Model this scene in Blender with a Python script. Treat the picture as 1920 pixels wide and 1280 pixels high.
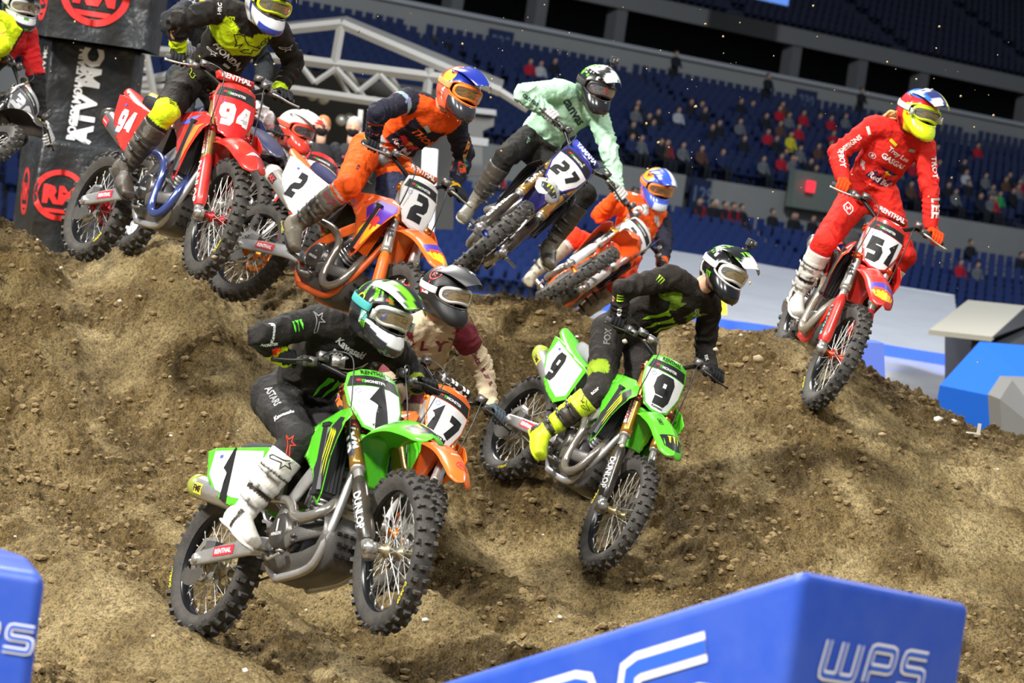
import bpy, bmesh, math, random, json
import numpy as np
from mathutils import Matrix, Vector
from mathutils.bvhtree import BVHTree
random.seed(7); rng = np.random.RandomState(7)
for o in list(bpy.data.objects): bpy.data.objects.remove(o)
S = bpy.context.scene; COL = S.collection
def V(*a): return np.array(a, float)
def nrm(v):
    v = np.asarray(v, float); return v/(np.linalg.norm(v)+1e-12)

# ------------------------------------------------------------ camera
ROLL = math.radians(8.0); PITCH = math.atan(237.7/5867.0)
_U = V(0, math.sin(PITCH), math.cos(PITCH)); FW = V(0, math.cos(PITCH), -math.sin(PITCH))
RT = math.cos(ROLL)*V(1, 0, 0)+math.sin(ROLL)*_U; UP = -math.sin(ROLL)*V(1, 0, 0)+math.cos(ROLL)*_U
CAM = V(0, 0, 2.2)
cd = bpy.data.cameras.new('camera'); cam = bpy.data.objects.new('camera', cd); COL.objects.link(cam)
cam.matrix_world = Matrix([[RT[i], UP[i], -FW[i], CAM[i]] for i in range(3)]+[[0, 0, 0, 1]])
cd.sensor_width = 36; cd.lens = 5867/1920*36; cd.clip_start = .1; cd.clip_end = 900
cd.dof.use_dof = True; cd.dof.focus_distance = 16.2; cd.dof.aperture_fstop = 5.0
S.camera = cam
# ------------------------------------------------------------ world, lights, exposure
S.view_settings.view_transform = 'Standard'; S.view_settings.look = 'None'
S.view_settings.exposure = 0.14; S.view_settings.gamma = 1.0; S.view_settings.use_curve_mapping = False
W = bpy.data.worlds.new('arena_air'); S.world = W; W.use_nodes = True
W.node_tree.nodes['Background'].inputs[0].default_value = (.62, .70, .84, 1)
W.node_tree.nodes['Background'].inputs[1].default_value = .27
def spot(name, loc, tgt, power, size, cone, col=(1, .97, .9), blend=.6):
    l = bpy.data.lights.new(name, 'SPOT'); l.energy = power; l.shadow_soft_size = size
    l.spot_size = math.radians(cone); l.spot_blend = blend; l.color = col
    o = bpy.data.objects.new(name, l); COL.objects.link(o); o.location = loc
    d = Vector(tgt)-Vector(loc); o.rotation_euler = d.to_track_quat('-Z', 'Y').to_euler()
    return o
spot('floodlight', (-24, 0, 26), (0, 17, .5), 88000, 2.0, 60)
spot('floodlight', (-9, -20, 32), (0, 17, .5), 46000, 2.5, 60)
spot('floodlight', (16, -18, 34), (0, 17, .5), 40000, 2.5, 60)
spot('floodlight', (-14, 46, 34), (0, 19, .5), 90000, 2.5, 60)
spot('floodlight', (30, 40, 34), (1, 19, .5), 30000, 2.5, 60)
spot('stand_light', (10, 40, 45), (15, 118, 2), 130000, 3.0, 62, (.85, .92, 1))
spot('field_light', (25, 22, 30), (14, 50, 0), 80000, 3.0, 55, (.95, .97, 1))
spot('stage_light', (-6, 14, 22), (-8, 45, 2), 30000, 2.0, 55)

# ------------------------------------------------------------ materials
MC = {}
def mat(key, col, rough=.5, metal=0., bump=0., bscale=60., var=0., vscale=8., var2=None, coat=0., emit=0., trans=0., spec=None, alpha=None, vcol=False, bdist=.01):
    if key in MC: return MC[key]
    m = bpy.data.materials.new(key); m.use_nodes = True; nt = m.node_tree; b = nt.nodes['Principled BSDF']; L = nt.links
    c = tuple(col)+(1,) if len(col) == 3 else col
    b.inputs['Base Color'].default_value = c; b.inputs['Roughness'].default_value = rough; b.inputs['Metallic'].default_value = metal
    if coat: b.inputs['Coat Weight'].default_value = coat; b.inputs['Coat Roughness'].default_value = .08
    if spec is not None: b.inputs['Specular IOR Level'].default_value = spec
    if trans: b.inputs['Transmission Weight'].default_value = trans
    if emit: b.inputs['Emission Color'].default_value = c; b.inputs['Emission Strength'].default_value = emit
    tc = nt.nodes.new('ShaderNodeTexCoord')
    src = None
    if vcol:
        a = nt.nodes.new('ShaderNodeAttribute'); a.attribute_name = 'Col'; src = a.outputs['Color']
    if var or var2:
        n = nt.nodes.new('ShaderNodeTexNoise'); n.inputs['Scale'].default_value = vscale; n.inputs['Detail'].default_value = 6; n.inputs['Roughness'].default_value = .65
        L.new(tc.outputs['Object'], n.inputs['Vector'])
        r = nt.nodes.new('ShaderNodeMapRange'); r.inputs[1].default_value = .27; r.inputs[2].default_value = .72; r.inputs[3].default_value = 0; r.inputs[4].default_value = var
        L.new(n.outputs['Fac'], r.inputs[0])
        x = nt.nodes.new('ShaderNodeMix'); x.data_type = 'RGBA'
        x.inputs[6].default_value = c; x.inputs[7].default_value = (tuple(var2) if var2 else (.16, .115, .06))+(1,)
        if src: L.new(src, x.inputs[6])
        L.new(r.outputs[0], x.inputs[0]); src = x.outputs[2]
    if src: L.new(src, b.inputs['Base Color'])
    if bump:
        n = nt.nodes.new('ShaderNodeTexNoise'); n.inputs['Scale'].default_value = bscale; n.inputs['Detail'].default_value = 4
        L.new(tc.outputs['Object'], n.inputs['Vector'])
        bp = nt.nodes.new('ShaderNodeBump'); bp.inputs['Strength'].default_value = bump; bp.inputs['Distance'].default_value = bdist
        L.new(n.outputs['Fac'], bp.inputs['Height']); L.new(bp.outputs[0], b.inputs['Normal'])
    MC[key] = m; return m
BLACK = (.012, .012, .013); GREEN = (.10, .72, .02); ORANGE = (1.0, .155, .006); RED = (.72, .012, .012); YEL = (.75, .95, .01); GOLD = (.72, .42, .10)
NAVY = (.012, .018, .06); BLUE = (.01, .05, .55); WHITE = (.85, .85, .85); SILV = (.62, .62, .62); MINT = (.50, .82, .58); GREY = (.12, .12, .13)
def plastic(c): return mat('plastic_%.2f_%.2f_%.2f' % tuple(c), c, .32, 0, coat=.4, var=.35, vscale=9)
def metal(c, r=.3): return mat('metal_%.2f_%.2f_%.2f_%.1f' % (*c, r), c, r, .72, var=.35, vscale=14)
def ink(c): return mat('print_%.2f_%.2f_%.2f' % tuple(c), c, .5)
def cloth(c): return mat('cloth_%.2f_%.2f_%.2f' % tuple(c), c, .85, 0, bump=.25, bscale=160, spec=.2)
def vcloth(): return mat('printed_cloth', (1, 1, 1), .8, 0, bump=.75, bscale=13, bdist=.035, vcol=True, var=.10, vscale=6, spec=.22)
def vgloss(): return mat('painted_shell', (1, 1, 1), .22, 0, vcol=True, coat=.8)
def vboot(): return mat('boot_leather', (1, 1, 1), .45, 0, vcol=True, var=.40, vscale=9, bump=.3, bscale=50)
RUB = mat('tyre_rubber', (.028, .028, .030), .75, 0, bump=.3, bscale=90, var=.70, vscale=16, var2=(.095, .082, .065))
DARKP = mat('black_plastic', (.016, .016, .017), .38, 0, var=.25, vscale=12)
CARB = mat('carbon_plate', (.06, .062, .066), .38, 0.2, bump=.15, bscale=140, var=.5, vscale=8, var2=(.17, .14, .10))
STEEL = metal((.55, .54, .52), .28); ALU = metal((.62, .62, .63), .38); CHR = metal((.8, .8, .8), .12)
SPK = mat('spoke_steel', (.62, .62, .60), .35, .6)
ENG = metal((.22, .22, .225), .45)

# ------------------------------------------------------------ objects
def emp(name, loc=(0, 0, 0), label=None, cat=None, group=None, kind=None):
    o = bpy.data.objects.new(name, None); COL.objects.link(o); o.location = loc; o.empty_display_size = .2
    tag(o, label, cat, group, kind); return o
def tag(o, label=None, cat=None, group=None, kind=None):
    if label: o['label'] = label
    if cat: o['category'] = cat
    if group: o['group'] = group
    if kind: o['kind'] = kind
    return o
def link(name, me, m=None, parent=None, mtx=None, smooth=None):
    o = bpy.data.objects.new(name, me); COL.objects.link(o)
    if len(me.materials) == 0: me.materials.append(None)
    if m: o.material_slots[0].link = 'OBJECT'; o.material_slots[0].material = m
    if parent: o.parent = parent
    if mtx is not None: o.matrix_local = mtx
    return o
def mesh(v, f, smooth=True, name='m'):
    me = bpy.data.meshes.new(name); me.from_pydata([tuple(map(float, p)) for p in v], [], [tuple(int(i) for i in q) for q in f]); me.materials.append(None)
    if smooth: me.shade_smooth()
    return me
class MB:
    def __init__(s): s.v = []; s.f = []; s.n = 0
    def add(s, v, f):
        v = np.asarray(v, float); s.v.append(v); s.f += [[i+s.n for i in q] for q in f]; s.n += len(v); return s
    def get(s): return (np.concatenate(s.v) if s.v else np.zeros((0, 3))), s.f
    def tube(s, path, r, n=10, up=None, caps=True, closed=False): return s.add(*tube(path, r, n, up, caps, closed))
    def box(s, c, d, R=None): return s.add(*box(c, d, R))
    def mesh(s, smooth=True): v, f = s.get(); return mesh(v, f, smooth)
def tube(path, r, n=10, up=None, caps=True, closed=False):
    P = np.asarray(path, float); N = len(P); r = np.asarray(r, float)
    if r.ndim == 0: r = np.full((N, 2), float(r))
    elif r.ndim == 1: r = np.stack([r, r], 1)
    T = np.zeros_like(P)
    if closed: T = np.roll(P, -1, 0)-np.roll(P, 1, 0)
    else: T[1:-1] = P[2:]-P[:-2]; T[0] = P[1]-P[0]; T[-1] = P[-1]-P[-2]
    T /= np.linalg.norm(T, axis=1)[:, None]+1e-12
    a = np.array(up, float) if up is not None else (V(0, 0, 1) if abs(T[0][2]) < .9 else V(1, 0, 0))
    an = np.arange(n)*2*math.pi/n; out = []
    for i in range(N):
        a = a-T[i]*(a@T[i]); a = nrm(a); b = np.cross(T[i], a)
        out.append(P[i]+np.outer(np.cos(an)*r[i, 0], b)+np.outer(np.sin(an)*r[i, 1], a))
        if up is not None: a = np.array(up, float)
    v = np.concatenate(out); f = []
    for i in range(N if closed else N-1):
        j = (i+1) % N
        for k in range(n): l = (k+1) % n; f.append([i*n+k, i*n+l, j*n+l, j*n+k])
    if caps and not closed: f.append(list(range(n))[::-1]); f.append([(N-1)*n+k for k in range(n)])
    return v, f
def box(c, d, R=None):
    d = np.asarray(d, float)/2
    v = np.array([[x, y, z] for x in (-1, 1) for y in (-1, 1) for z in (-1, 1)], float)*d
    if R is not None: v = v@np.asarray(R).T
    return v+np.asarray(c, float), [[0, 1, 3, 2], [4, 6, 7, 5], [0, 4, 5, 1], [2, 3, 7, 6], [0, 2, 6, 4], [1, 5, 7, 3]]
def bev(o, w=.004, seg=2):
    m = o.modifiers.new('bevel', 'BEVEL'); m.width = w; m.segments = seg; m.limit_method = 'ANGLE'; m.angle_limit = .6; return o
def solid(o, t=.0024, off=0):
    m = o.modifiers.new('solid', 'SOLIDIFY'); m.thickness = t; m.offset = off; return o
def subs(o, l=1):
    m = o.modifiers.new('sub', 'SUBSURF'); m.levels = l; m.render_levels = l; return o
def spline(pts, n=8):
    P = np.asarray(pts, float); out = []
    for i in range(len(P)-1):
        p0 = P[max(i-1, 0)]; p1 = P[i]; p2 = P[i+1]; p3 = P[min(i+2, len(P)-1)]
        for t in np.linspace(0, 1, n, endpoint=False):
            out.append(.5*((2*p1)+(p2-p0)*t+(2*p0-5*p1+4*p2-p3)*t*t+(3*p1-p0-3*p2+p3)*t**3))
    out.append(P[-1]); return np.array(out)
def lathe(prof, n, axis='y', c=(0, 0, 0)):
    prof = np.asarray(prof, float); an = np.arange(n)*2*math.pi/n; v = []; m = len(prof)
    for a in an:
        for r, h in prof: v.append((math.cos(a)*r, h, math.sin(a)*r))
    f = [[i*m+j, i*m+j+1, ((i+1) % n)*m+j+1, ((i+1) % n)*m+j] for i in range(n) for j in range(m-1)]
    v = np.array(v)
    if axis == 'x': v = v[:, [1, 0, 2]]
    if axis == 'z': v = v[:, [0, 2, 1]]
    return v+np.asarray(c, float), f
def bez(n): return n
# ------------------------------------------------------------ flat prints (text, digits, marks) laid on surfaces
TC = {}
def text2d(s, bold=.02, shear=0):
    k = ('t', s, bold, shear)
    if k in TC: return TC[k]
    cu = bpy.data.curves.new('t', 'FONT'); cu.body = s; cu.offset = bold; cu.resolution_u = 2; cu.shear = shear; cu.align_x = 'CENTER'; cu.align_y = 'CENTER'
    ob = bpy.data.objects.new('t', cu); me = bpy.data.meshes.new_from_object(ob)
    v = np.array([q.co[:2] for q in me.vertices]) if len(me.vertices) else np.zeros((0, 2)); f = [list(p.vertices) for p in me.polygons]
    bpy.data.objects.remove(ob); bpy.data.meshes.remove(me); bpy.data.curves.remove(cu)
    if len(v):
        mn, mx = v.min(0), v.max(0); v = (v-(mn+mx)/2)/(mx[0]-mn[0]); TC[k] = (v, f)
    else: TC[k] = (v, f)
    return TC[k]
DG = {'1': [[(.12, .80), (.52, 1), (.52, 0)]], '9': [[(1, .42), (.15, .42), (0, .55), (0, .88), (.15, 1), (.85, 1), (1, .88), (1, .15), (.85, 0), (0, 0)]],
 '7': [[(0, 1), (1, 1), (1, .85), (.35, 0)]], '5': [[(1, 1), (0, 1), (0, .56), (.85, .56), (1, .45), (1, .12), (.85, 0), (0, 0)]],
 '4': [[(.78, 0), (.78, 1), (.60, 1), (0, .38), (0, .28), (1, .28)]], '2': [[(0, 1), (.85, 1), (1, .88), (1, .62), (.85, .5), (.15, .42), (0, .3), (0, 0), (1, 0)]],
 '3': [[(0, 1), (.85, 1), (1, .85), (1, .62), (.85, .5), (.3, .5)], [(.85, .5), (1, .38), (1, .15), (.85, 0), (0, 0)]],
 '6': [[(1, 1), (.15, 1), (0, .85), (0, .15), (.15, 0), (.85, 0), (1, .12), (1, .42), (.85, .55), (0, .55)]]}
def ribbon(pts, w):
    P = np.asarray(pts, float); N = len(P); L = []; Rr = []
    for i in range(N):
        d1 = nrm(P[i]-P[i-1]) if i > 0 else nrm(P[1]-P[0]); d2 = nrm(P[i+1]-P[i]) if i < N-1 else nrm(P[-1]-P[-2])
        n1 = V(-d1[1], d1[0]); n2 = V(-d2[1], d2[0]); m = nrm(n1+n2); k = w/2/max(.35, m@n1)
        L.append(P[i]+m*k); Rr.append(P[i]-m*k)
    return np.array(L+Rr), [[i, i+1, N+i+1, N+i] for i in range(N-1)]
def digits2d(s, w=.26, gap=.16, asp=.62, shear=.0):
    k = ('d', s, w, gap, asp, shear)
    if k in TC: return TC[k]
    V_ = []; F_ = []; n = 0; x = 0
    for ch in s:
        cw = asp if ch != '1' else asp*.75
        for pl in DG[ch]:
            p = np.array(pl, float); p[:, 0] = p[:, 0]*(cw-w)+w/2; p[:, 1] = p[:, 1]*(1-w)+w/2; p[:, 0] += x+p[:, 1]*shear
            v, f = ribbon(p, w); V_.append(v); F_ += [[i+n for i in q] for q in f]; n += len(v)
        x += cw+gap
    v = np.concatenate(V_); mn, mx = v.min(0), v.max(0); v = (v-(mn+mx)/2)/(mx[0]-mn[0]); TC[k] = (v, F_); return TC[k]
def poly2d(*polys):
    v = []; f = []
    for p in polys: f.append(list(range(len(v), len(v)+len(p)))); v += list(p)
    return np.array(v, float), f
def circ2d(r, n=20, c=(0, 0)): return [(c[0]+r*math.cos(a), c[1]+r*math.sin(a)) for a in np.arange(n)*2*math.pi/n]
def ring2d(r0, r1, n=28, c=(0, 0)):
    a = np.arange(n)*2*math.pi/n; o = np.stack([np.cos(a), np.sin(a)], 1)
    return np.concatenate([o*r0, o*r1])+np.array(c), [[i, (i+1) % n, n+(i+1) % n, n+i] for i in range(n)]
def join2d(*g):
    v = []; f = []; n = 0
    for a, b in g: v.append(a); f += [[i+n for i in q] for q in b]; n += len(a)
    return np.concatenate(v), f
def xf2d(g, s=1, t=(0, 0), r=0):
    v, f = g; c, q = math.cos(r), math.sin(r); return (v@np.array([[c, q], [-q, c]]))*s+np.array(t), f
def claws2d():
    out = []
    for i, (x, l) in enumerate(((-.34, .92), (0, 1.0), (.34, .86))):
        a = [(-.15, .50), (-.04, .44), (.06, .47), (.14, .41), (.075, .30), (.085, .1), (.055, -.1), (.06, -.28), (.01, -.5*l), (-.03, -.3), (-.06, -.12), (-.055, .08), (-.075, .28)]
        out.append([(x+p, q*(l if q < 0 else 1)) for p, q in a])
    return poly2d(*out)
def star2d():   # outlined shooting-star emblem
    p = [(.62, .62), (.40, .18), (.78, -.02), (.30, -.10), (.18, -.50), (-.02, -.12), (-.80, -.42), (-.95, -.30), (-.85, -.12), (-.1, .08), (.14, .20), (.62, .62)]
    return ribbon(p, .07)
def fox2d():
    return join2d(*[ribbon(p, .055) for p in ([(-.55, .12), (-.78, .28), (-.70, .42), (-.30, .55), (-.10, .38), (.25, .22), (.55, .30), (.95, .34), (.90, .12), (.65, .10)], [(-.55, .12), (-.35, -.02), (-.30, -.22), (-.18, -.02), (-.05, .10), (-.10, -.18)], [(.65, .10), (.72, -.12), (.50, -.18), (.42, -.32), (.18, -.36), (.22, -.08), (.48, .02)])])
def bull2d(f=1):
    p = [(.10, .10), (.25, .25), (.48, .22), (.62, .34), (.95, .30), (.88, .18), (.98, .02), (.80, .0), (.82, -.22), (.72, -.22), (.64, -.05), (.48, -.10), (.40, -.3), (.30, -.3), (.30, -.08), (.16, -.16), (.04, -.34), (-.02, -.30), (.06, -.06)]
    return poly2d([(f*x, y) for x, y in (p if f > 0 else p[::-1])])
def bullmark(d, par, fr, s, bvh, txt=True, lvl='emblem'):
    d('sun_emblem', par, (circ2d(.24, 18, (0, .05)), None), ink((.95, .62, .01)), fr, s, bvh, .0022)
    for f in (1, -1): d('bull_emblem', par, bull2d(f), ink((.75, .02, .03)), fr, s, bvh, .0034)
    if txt: d('lettering', par, xf2d(text2d('Red Bull', .03), 1.6, (0, -.52)), ink((.80, .03, .04)), fr, s, bvh, .0034)
GC = {}
def tess(g, step):
    v, f = g
    if f is None: v, f = np.array(v, float), [list(range(len(v)))]
    if not len(v): return v, f
    k = (id(g[0]), step)
    bm = bmesh.new(); bv = [bm.verts.new((x, y, 0)) for x, y in v]
    for q in f:
        try: bm.faces.new([bv[i] for i in q])
        except ValueError: pass
    bmesh.ops.triangulate(bm, faces=[q for q in bm.faces if len(q.verts) > 4])
    mn, mx = v.min(0), v.max(0)
    for ax in (0, 1):
        c = math.floor(mn[ax]/step)*step+step
        while c < mx[ax]:
            no = (1, 0, 0) if ax == 0 else (0, 1, 0); co = (c, 0, 0) if ax == 0 else (0, c, 0)
            bmesh.ops.bisect_plane(bm, geom=bm.verts[:]+bm.edges[:]+bm.faces[:], plane_co=co, plane_no=no); c += step
    bm.verts.index_update()
    V2 = np.array([q.co[:2] for q in bm.verts]); F2 = [[x.index for x in q.verts] for q in bm.faces]; bm.free(); return V2, F2
def decal(name, par, g, m, fr, s, bvh=None, off=.0015, step=.02, mtx=None, depth=.25):
    """lay flat shape g (unit coords, scaled by s) on a surface: fr=(origin, x axis, y axis, normal)"""
    v, f = g
    if f is None: v, f = np.array(v, float), [list(range(len(v)))]
    if not len(v): return None
    s2 = np.array(s, float) if np.ndim(s) else np.array([s, s], float)
    v = v*s2
    if bvh is not None: v, f = tess((v, f), step)
    off = max(off, .0025) if bvh is not None else off
    o, X, Y, N = fr
    P = np.asarray(o)+np.outer(v[:, 0], X)+np.outer(v[:, 1], Y)
    if bvh is None: P = P+np.asarray(N)*off
    else:
        Q = []
        for p in P:
            h, nn, _, _ = bvh.ray_cast(Vector(p+np.asarray(N)*depth), Vector(-np.asarray(N)), depth*2)
            if h is None:
                h, nn, _, _ = bvh.find_nearest(Vector(p)); 
            if nn.dot(Vector(N)) < 0: nn = Vector(N)
            Q.append(np.array(h)+np.asarray(N)*off)
        P = np.array(Q)
    nf = V(0, 0, 0); q = f[0]; nf = np.cross(P[q[1]]-P[q[0]], P[q[2]]-P[q[0]])
    me = mesh(P, f, True); ob = link(name, me, m, par, mtx); return ob
def frame(o, x, n):
    n = nrm(n); x = nrm(np.asarray(x)-n*(np.asarray(x)@n)); return (np.asarray(o, float), x, np.cross(n, x), n)
def bvh_of(me): return BVHTree.FromPolygons([v.co[:] for v in me.vertices], [p.vertices[:] for p in me.polygons])

# ------------------------------------------------------------ motorcycles
RK = math.radians(27.5); FU = V(math.sin(RK), 0, -math.cos(RK)); FN = V(math.cos(RK), 0, math.sin(RK)); SA = V(.694, 0, .326); PIV = V(-.12, 0, .42)
FOOT = V(.713, 0, .336)
def fk(d, y=0, n=0): return FOOT-FU*d+FN*n+V(0, y, 0)     # point d metres up the fork
MS = {}
def M_(key, fn):
    if key not in MS: MS[key] = fn()
    return MS[key]
def tyre_mesh(R, w, front):
    b = MB(); t = w/2
    prof = [(R-.072-.012, -t*.62), (R-.062, -t*.86), (R-.035, -t), (R-.016, -t*.86), (R-.006, -t*.5), (R-.002, 0), (R-.006, t*.5), (R-.016, t*.86), (R-.035, t), (R-.062, t*.86), (R-.072-.012, t*.62)]
    b.add(*lathe(prof, 72))
    n = 40 if front else 34; K = []
    for i in range(n):
        a = 2*math.pi*(i+.5*0)/n
        rows = [(0, .34, .30, .017)] if i % 2 == 0 else [(-.42, .24, .26, .016), (.42, .24, .26, .016)]
        rows += [(-.92, .22, .36, .014), (.92, .22, .36, .014)] if i % 2 == 0 else [(-.80, .16, .30, .012), (.80, .16, .30, .012)]
        if not front: rows = [(y, ww*1.15, l*1.05, h*1.25) for y, ww, l, h in rows]
        for y, ww, ln, h in rows:
            th = y*1.12; yc = math.sin(th)*t*1.0; rr = R-.002-(1-math.cos(th))*t*.62
            er = V(math.cos(a), 0, math.sin(a)); ey = V(0, 1, 0); et = V(-math.sin(a), 0, math.cos(a))
            nn = er*math.cos(th)+ey*math.sin(th); ss = ey*math.cos(th)-er*math.sin(th)
            hl = ln*2*math.pi*R/n*.95; hw = ww*t
            c = er*rr+ey*yc
            for k, (sc, hh) in enumerate(((1.12, -.006), (.86, h))):
                for sx, sy in ((-1, -1), (1, -1), (1, 1), (-1, 1)): K.append(c+nn*hh+ss*sx*hw*sc+et*sy*hl*.5*sc*2*.5)
    f = []
    for i in range(len(K)//8):
        o = i*8; f.append([o+4, o+5, o+6, o+7])
        for k in range(4): f.append([o+k, o+(k+1) % 4, o+4+(k+1) % 4, o+4+k])
    b.add(K, f); me = b.mesh(True)
    for i, p in enumerate(me.polygons):
        if i >= 72*10: p.use_smooth = False
    return me
def wheel_rim(R, w):
    r = R-.085; t = w*.40
    return MB().add(*lathe([(r+.012, -t), (r+.014, -t*.9), (r-.002, -t*.8), (r-.010, -t*.35), (r-.014, 0), (r-.010, t*.35), (r-.002, t*.8), (r+.014, t*.9), (r+.012, t), (r+.02, t*.6), (r+.02, -t*.6), (r+.012, -t)], 64)).mesh()
def wheel_spokes(R, hr, hw):
    b = MB(); r = R-.093
    for i in range(36):
        a = 2*math.pi*i/36; s = 1 if i % 2 else -1; tw = .62 if (i//2) % 2 else -.62
        p0 = (math.cos(a+tw)*hr, s*hw, math.sin(a+tw)*hr); p1 = (math.cos(a)*r, s*.006, math.sin(a)*r)
        b.tube([p0, p1], .0021, 5, caps=False)
        d = nrm(V(*p0)-V(*p1)); b.tube([V(*p1)-d*.004, V(*p1)+d*.02], .0036, 5)
    return b.mesh()
def hub(hr, hw, ext): return MB().add(*lathe([(.001, -ext), (.016, -ext), (.018, -hw-.012), (hr*1.15, -hw-.004), (hr*1.15, -hw+.006), (hr*.62, -hw+.014), (hr*.55, 0), (hr*.62, hw-.014), (hr*1.15, hw-.006), (hr*1.15, hw+.004), (.018, hw+.012), (.016, ext), (.001, ext)], 28)).mesh()
def disc(R, r0, y):
    b = MB(); n = 48; v = []; f = []
    for s in (-.0015, .0015):
        for i in range(n):
            a = 2*math.pi*i/n; k = R*(1+.035*math.cos(a*9))
            v += [(math.cos(a)*k, y+s, math.sin(a)*k), (math.cos(a)*r0, y+s, math.sin(a)*r0)]
    for i in range(n):
        j = (i+1) % n; f += [[2*i, 2*j, 2*j+1, 2*i+1], [2*n+2*i, 2*n+2*i+1, 2*n+2*j+1, 2*n+2*j], [2*i, 2*n+2*i, 2*n+2*j, 2*j]]
    b.add(v, f)
    for i in range(5):
        a = 2*math.pi*i/5; b.tube([(math.cos(a)*.02, y, math.sin(a)*.02), (math.cos(a+.25)*r0, y, math.sin(a+.25)*r0)], .005, 6)
    return b.mesh()
def shellplate(out, fmap, step=.02, thick=.004):
    v, f = tess((np.array(out, float), [list(range(len(out)))]), step); return mesh(np.array([fmap(x, z) for x, z in v]), f)
SHR = [(-.06, .95), (.10, .985), (.30, 1.005), (.44, .985), (.50, .94), (.47, .88), (.40, .76), (.335, .60), (.29, .555), (.24, .60), (.20, .72), (.10, .80), (-.02, .85), (-.10, .88)]
def shr_y(x, z, s): return s*(.108+.10*min(1, max(0, (x+.06)/.5))**1.1-.045*max(0, z-.90)/.1-.02*max(0, (.75-z)/.2))
SPN = [(-.18, .88), (-.42, .905), (-.66, .935), (-.74, .93), (-.70, .80), (-.60, .70), (-.44, .63), (-.30, .60), (-.20, .66)]
def spn_y(x, z, s): return s*(.115+.012*math.cos((x+.45)*5)+(.050 if s < 0 else 0))
PLT = [(-.105, .135), (-.125, .06), (-.118, -.02), (-.075, -.135), (-.03, -.158), (.03, -.158), (.075, -.135), (.118, -.02), (.125, .06), (.105, .135), (.05, .15), (-.05, .15)]
PC = fk(.795, 0, .055)
def plt_map(u, v, o=0): return PC+V(0, 1, 0)*u-FU*v+FN*(.018-u*u*2.2+o-.12*max(0, -v-.06))
def fender_f():
    c = spline([(.36, 0, .80), (.44, 0, .885), (.56, 0, .918), (.72, 0, .915), (.86, 0, .885), (.98, 0, .835), (1.05, 0, .785)], 5); n = len(c); v = []
    w = np.interp(np.linspace(0, 1, n), [0, .15, .4, .7, .88, 1], [.062, .085, .108, .10, .078, .028])
    for i in range(n):
        for k in np.linspace(-1, 1, 11): v.append((c[i, 0]-.012*k*k, w[i]*k, c[i, 2]-.052*abs(k)**2.6*(w[i]/.1)+.010*max(0, 1-abs(k)*2.5)))
    return mesh(v, [[i*11+k, i*11+k+1, (i+1)*11+k+1, (i+1)*11+k] for i in range(n-1) for k in range(10)])
def fender_r():
    c = spline([(-.38, 0, .905), (-.55, 0, .925), (-.72, 0, .955), (-.86, 0, .985), (-.96, 0, 1.0)], 5); n = len(c); v = []
    w = np.interp(np.linspace(0, 1, n), [0, .4, .8, 1], [.10, .105, .075, .03])
    for i in range(n):
        for k in np.linspace(-1, 1, 9): v.append((c[i, 0], w[i]*k, c[i, 2]-.05*abs(k)**2.5*(w[i]/.1)))
    return mesh(v, [[i*9+k, i*9+k+1, (i+1)*9+k+1, (i+1)*9+k] for i in range(n-1) for k in range(8)])
def seat_m():
    xs = np.linspace(.24, -.66, 18); v = []
    for x in xs:
        t = (.24-x)/.9; top = .985-.055*math.sin(math.pi*min(1, t*1.15))+.012*t; bot = .885+.02*t; w = np.interp(t, [0, .2, .6, 1], [.045, .062, .082, .05])
        for a in np.linspace(0, 2*math.pi, 14, endpoint=False):
            ca, sa = math.cos(a), math.sin(a); v.append((x, w*np.sign(ca)*abs(ca)**.6, (top+bot)/2+(top-bot)/2*np.sign(sa)*abs(sa)**.7))
    f = [[i*14+k, i*14+(k+1) % 14, (i+1)*14+(k+1) % 14, (i+1)*14+k] for i in range(17) for k in range(14)]+[list(range(14)), list(range(17*14, 18*14))[::-1]]
    return mesh(v, f)
def engine_m():
    b = MB()
    b.tube([(.05, -.115, .44), (.05, -.10, .44), (.05, .09, .44), (.05, .105, .44)], [.10, .125, .125, .10], 20, up=(0, 0, 1))
    b.tube([(-.08, -.09, .43), (-.08, -.08, .43), (-.08, .08, .43), (-.08, .09, .43)], [.075, .09, .09, .075], 16, up=(0, 0, 1))
    b.add(*box((.03, 0, .36), (.24, .17, .12)))
    return b.mesh()
def cyl_m():
    b = MB(); R = np.array([[math.cos(.28), 0, math.sin(.28)], [0, 1, 0], [-math.sin(.28), 0, math.cos(.28)]])
    for i in range(5): b.box(V(.115, 0, .545)+R@V(0, 0, .022*i), (.125, .135, .012), R); b.box(V(.115, 0, .555)+R@V(0, 0, .022*i), (.105, .115, .014), R)
    b.box(V(.115, 0, .545)+R@V(0, 0, .155), (.14, .15, .09), R); b.box(V(.115, 0, .545)+R@V(0, 0, .225), (.11, .13, .06), R)
    b.tube([(.10, -.09, .60), (.16, -.11, .66), (.24, -.12, .70)], .014, 8); b.tube([(.20, -.03, .63), (.25, -.05, .62)], .028, 12)
    return b.mesh()
def skid_m():
    v = []; xs = [(.36, .52), (.385, .42), (.37, .33), (.31, .285), (.20, .262), (.05, .258), (-.08, .265), (-.13, .285)]
    for i, (x, z) in enumerate(xs):
        for k in np.linspace(-1, 1, 13):
            a = abs(k); up = max(0, a-.62)/.38; v.append((x-up*.03*(i < 3), k*.112+math.copysign(.024*up, k), z+up**1.2*(.095 if 1 < i else .03)))
    b = MB().add(v, [[i*13+k, i*13+k+1, (i+1)*13+k+1, (i+1)*13+k] for i in range(len(xs)-1) for k in range(12)])
    return b.mesh()
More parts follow.
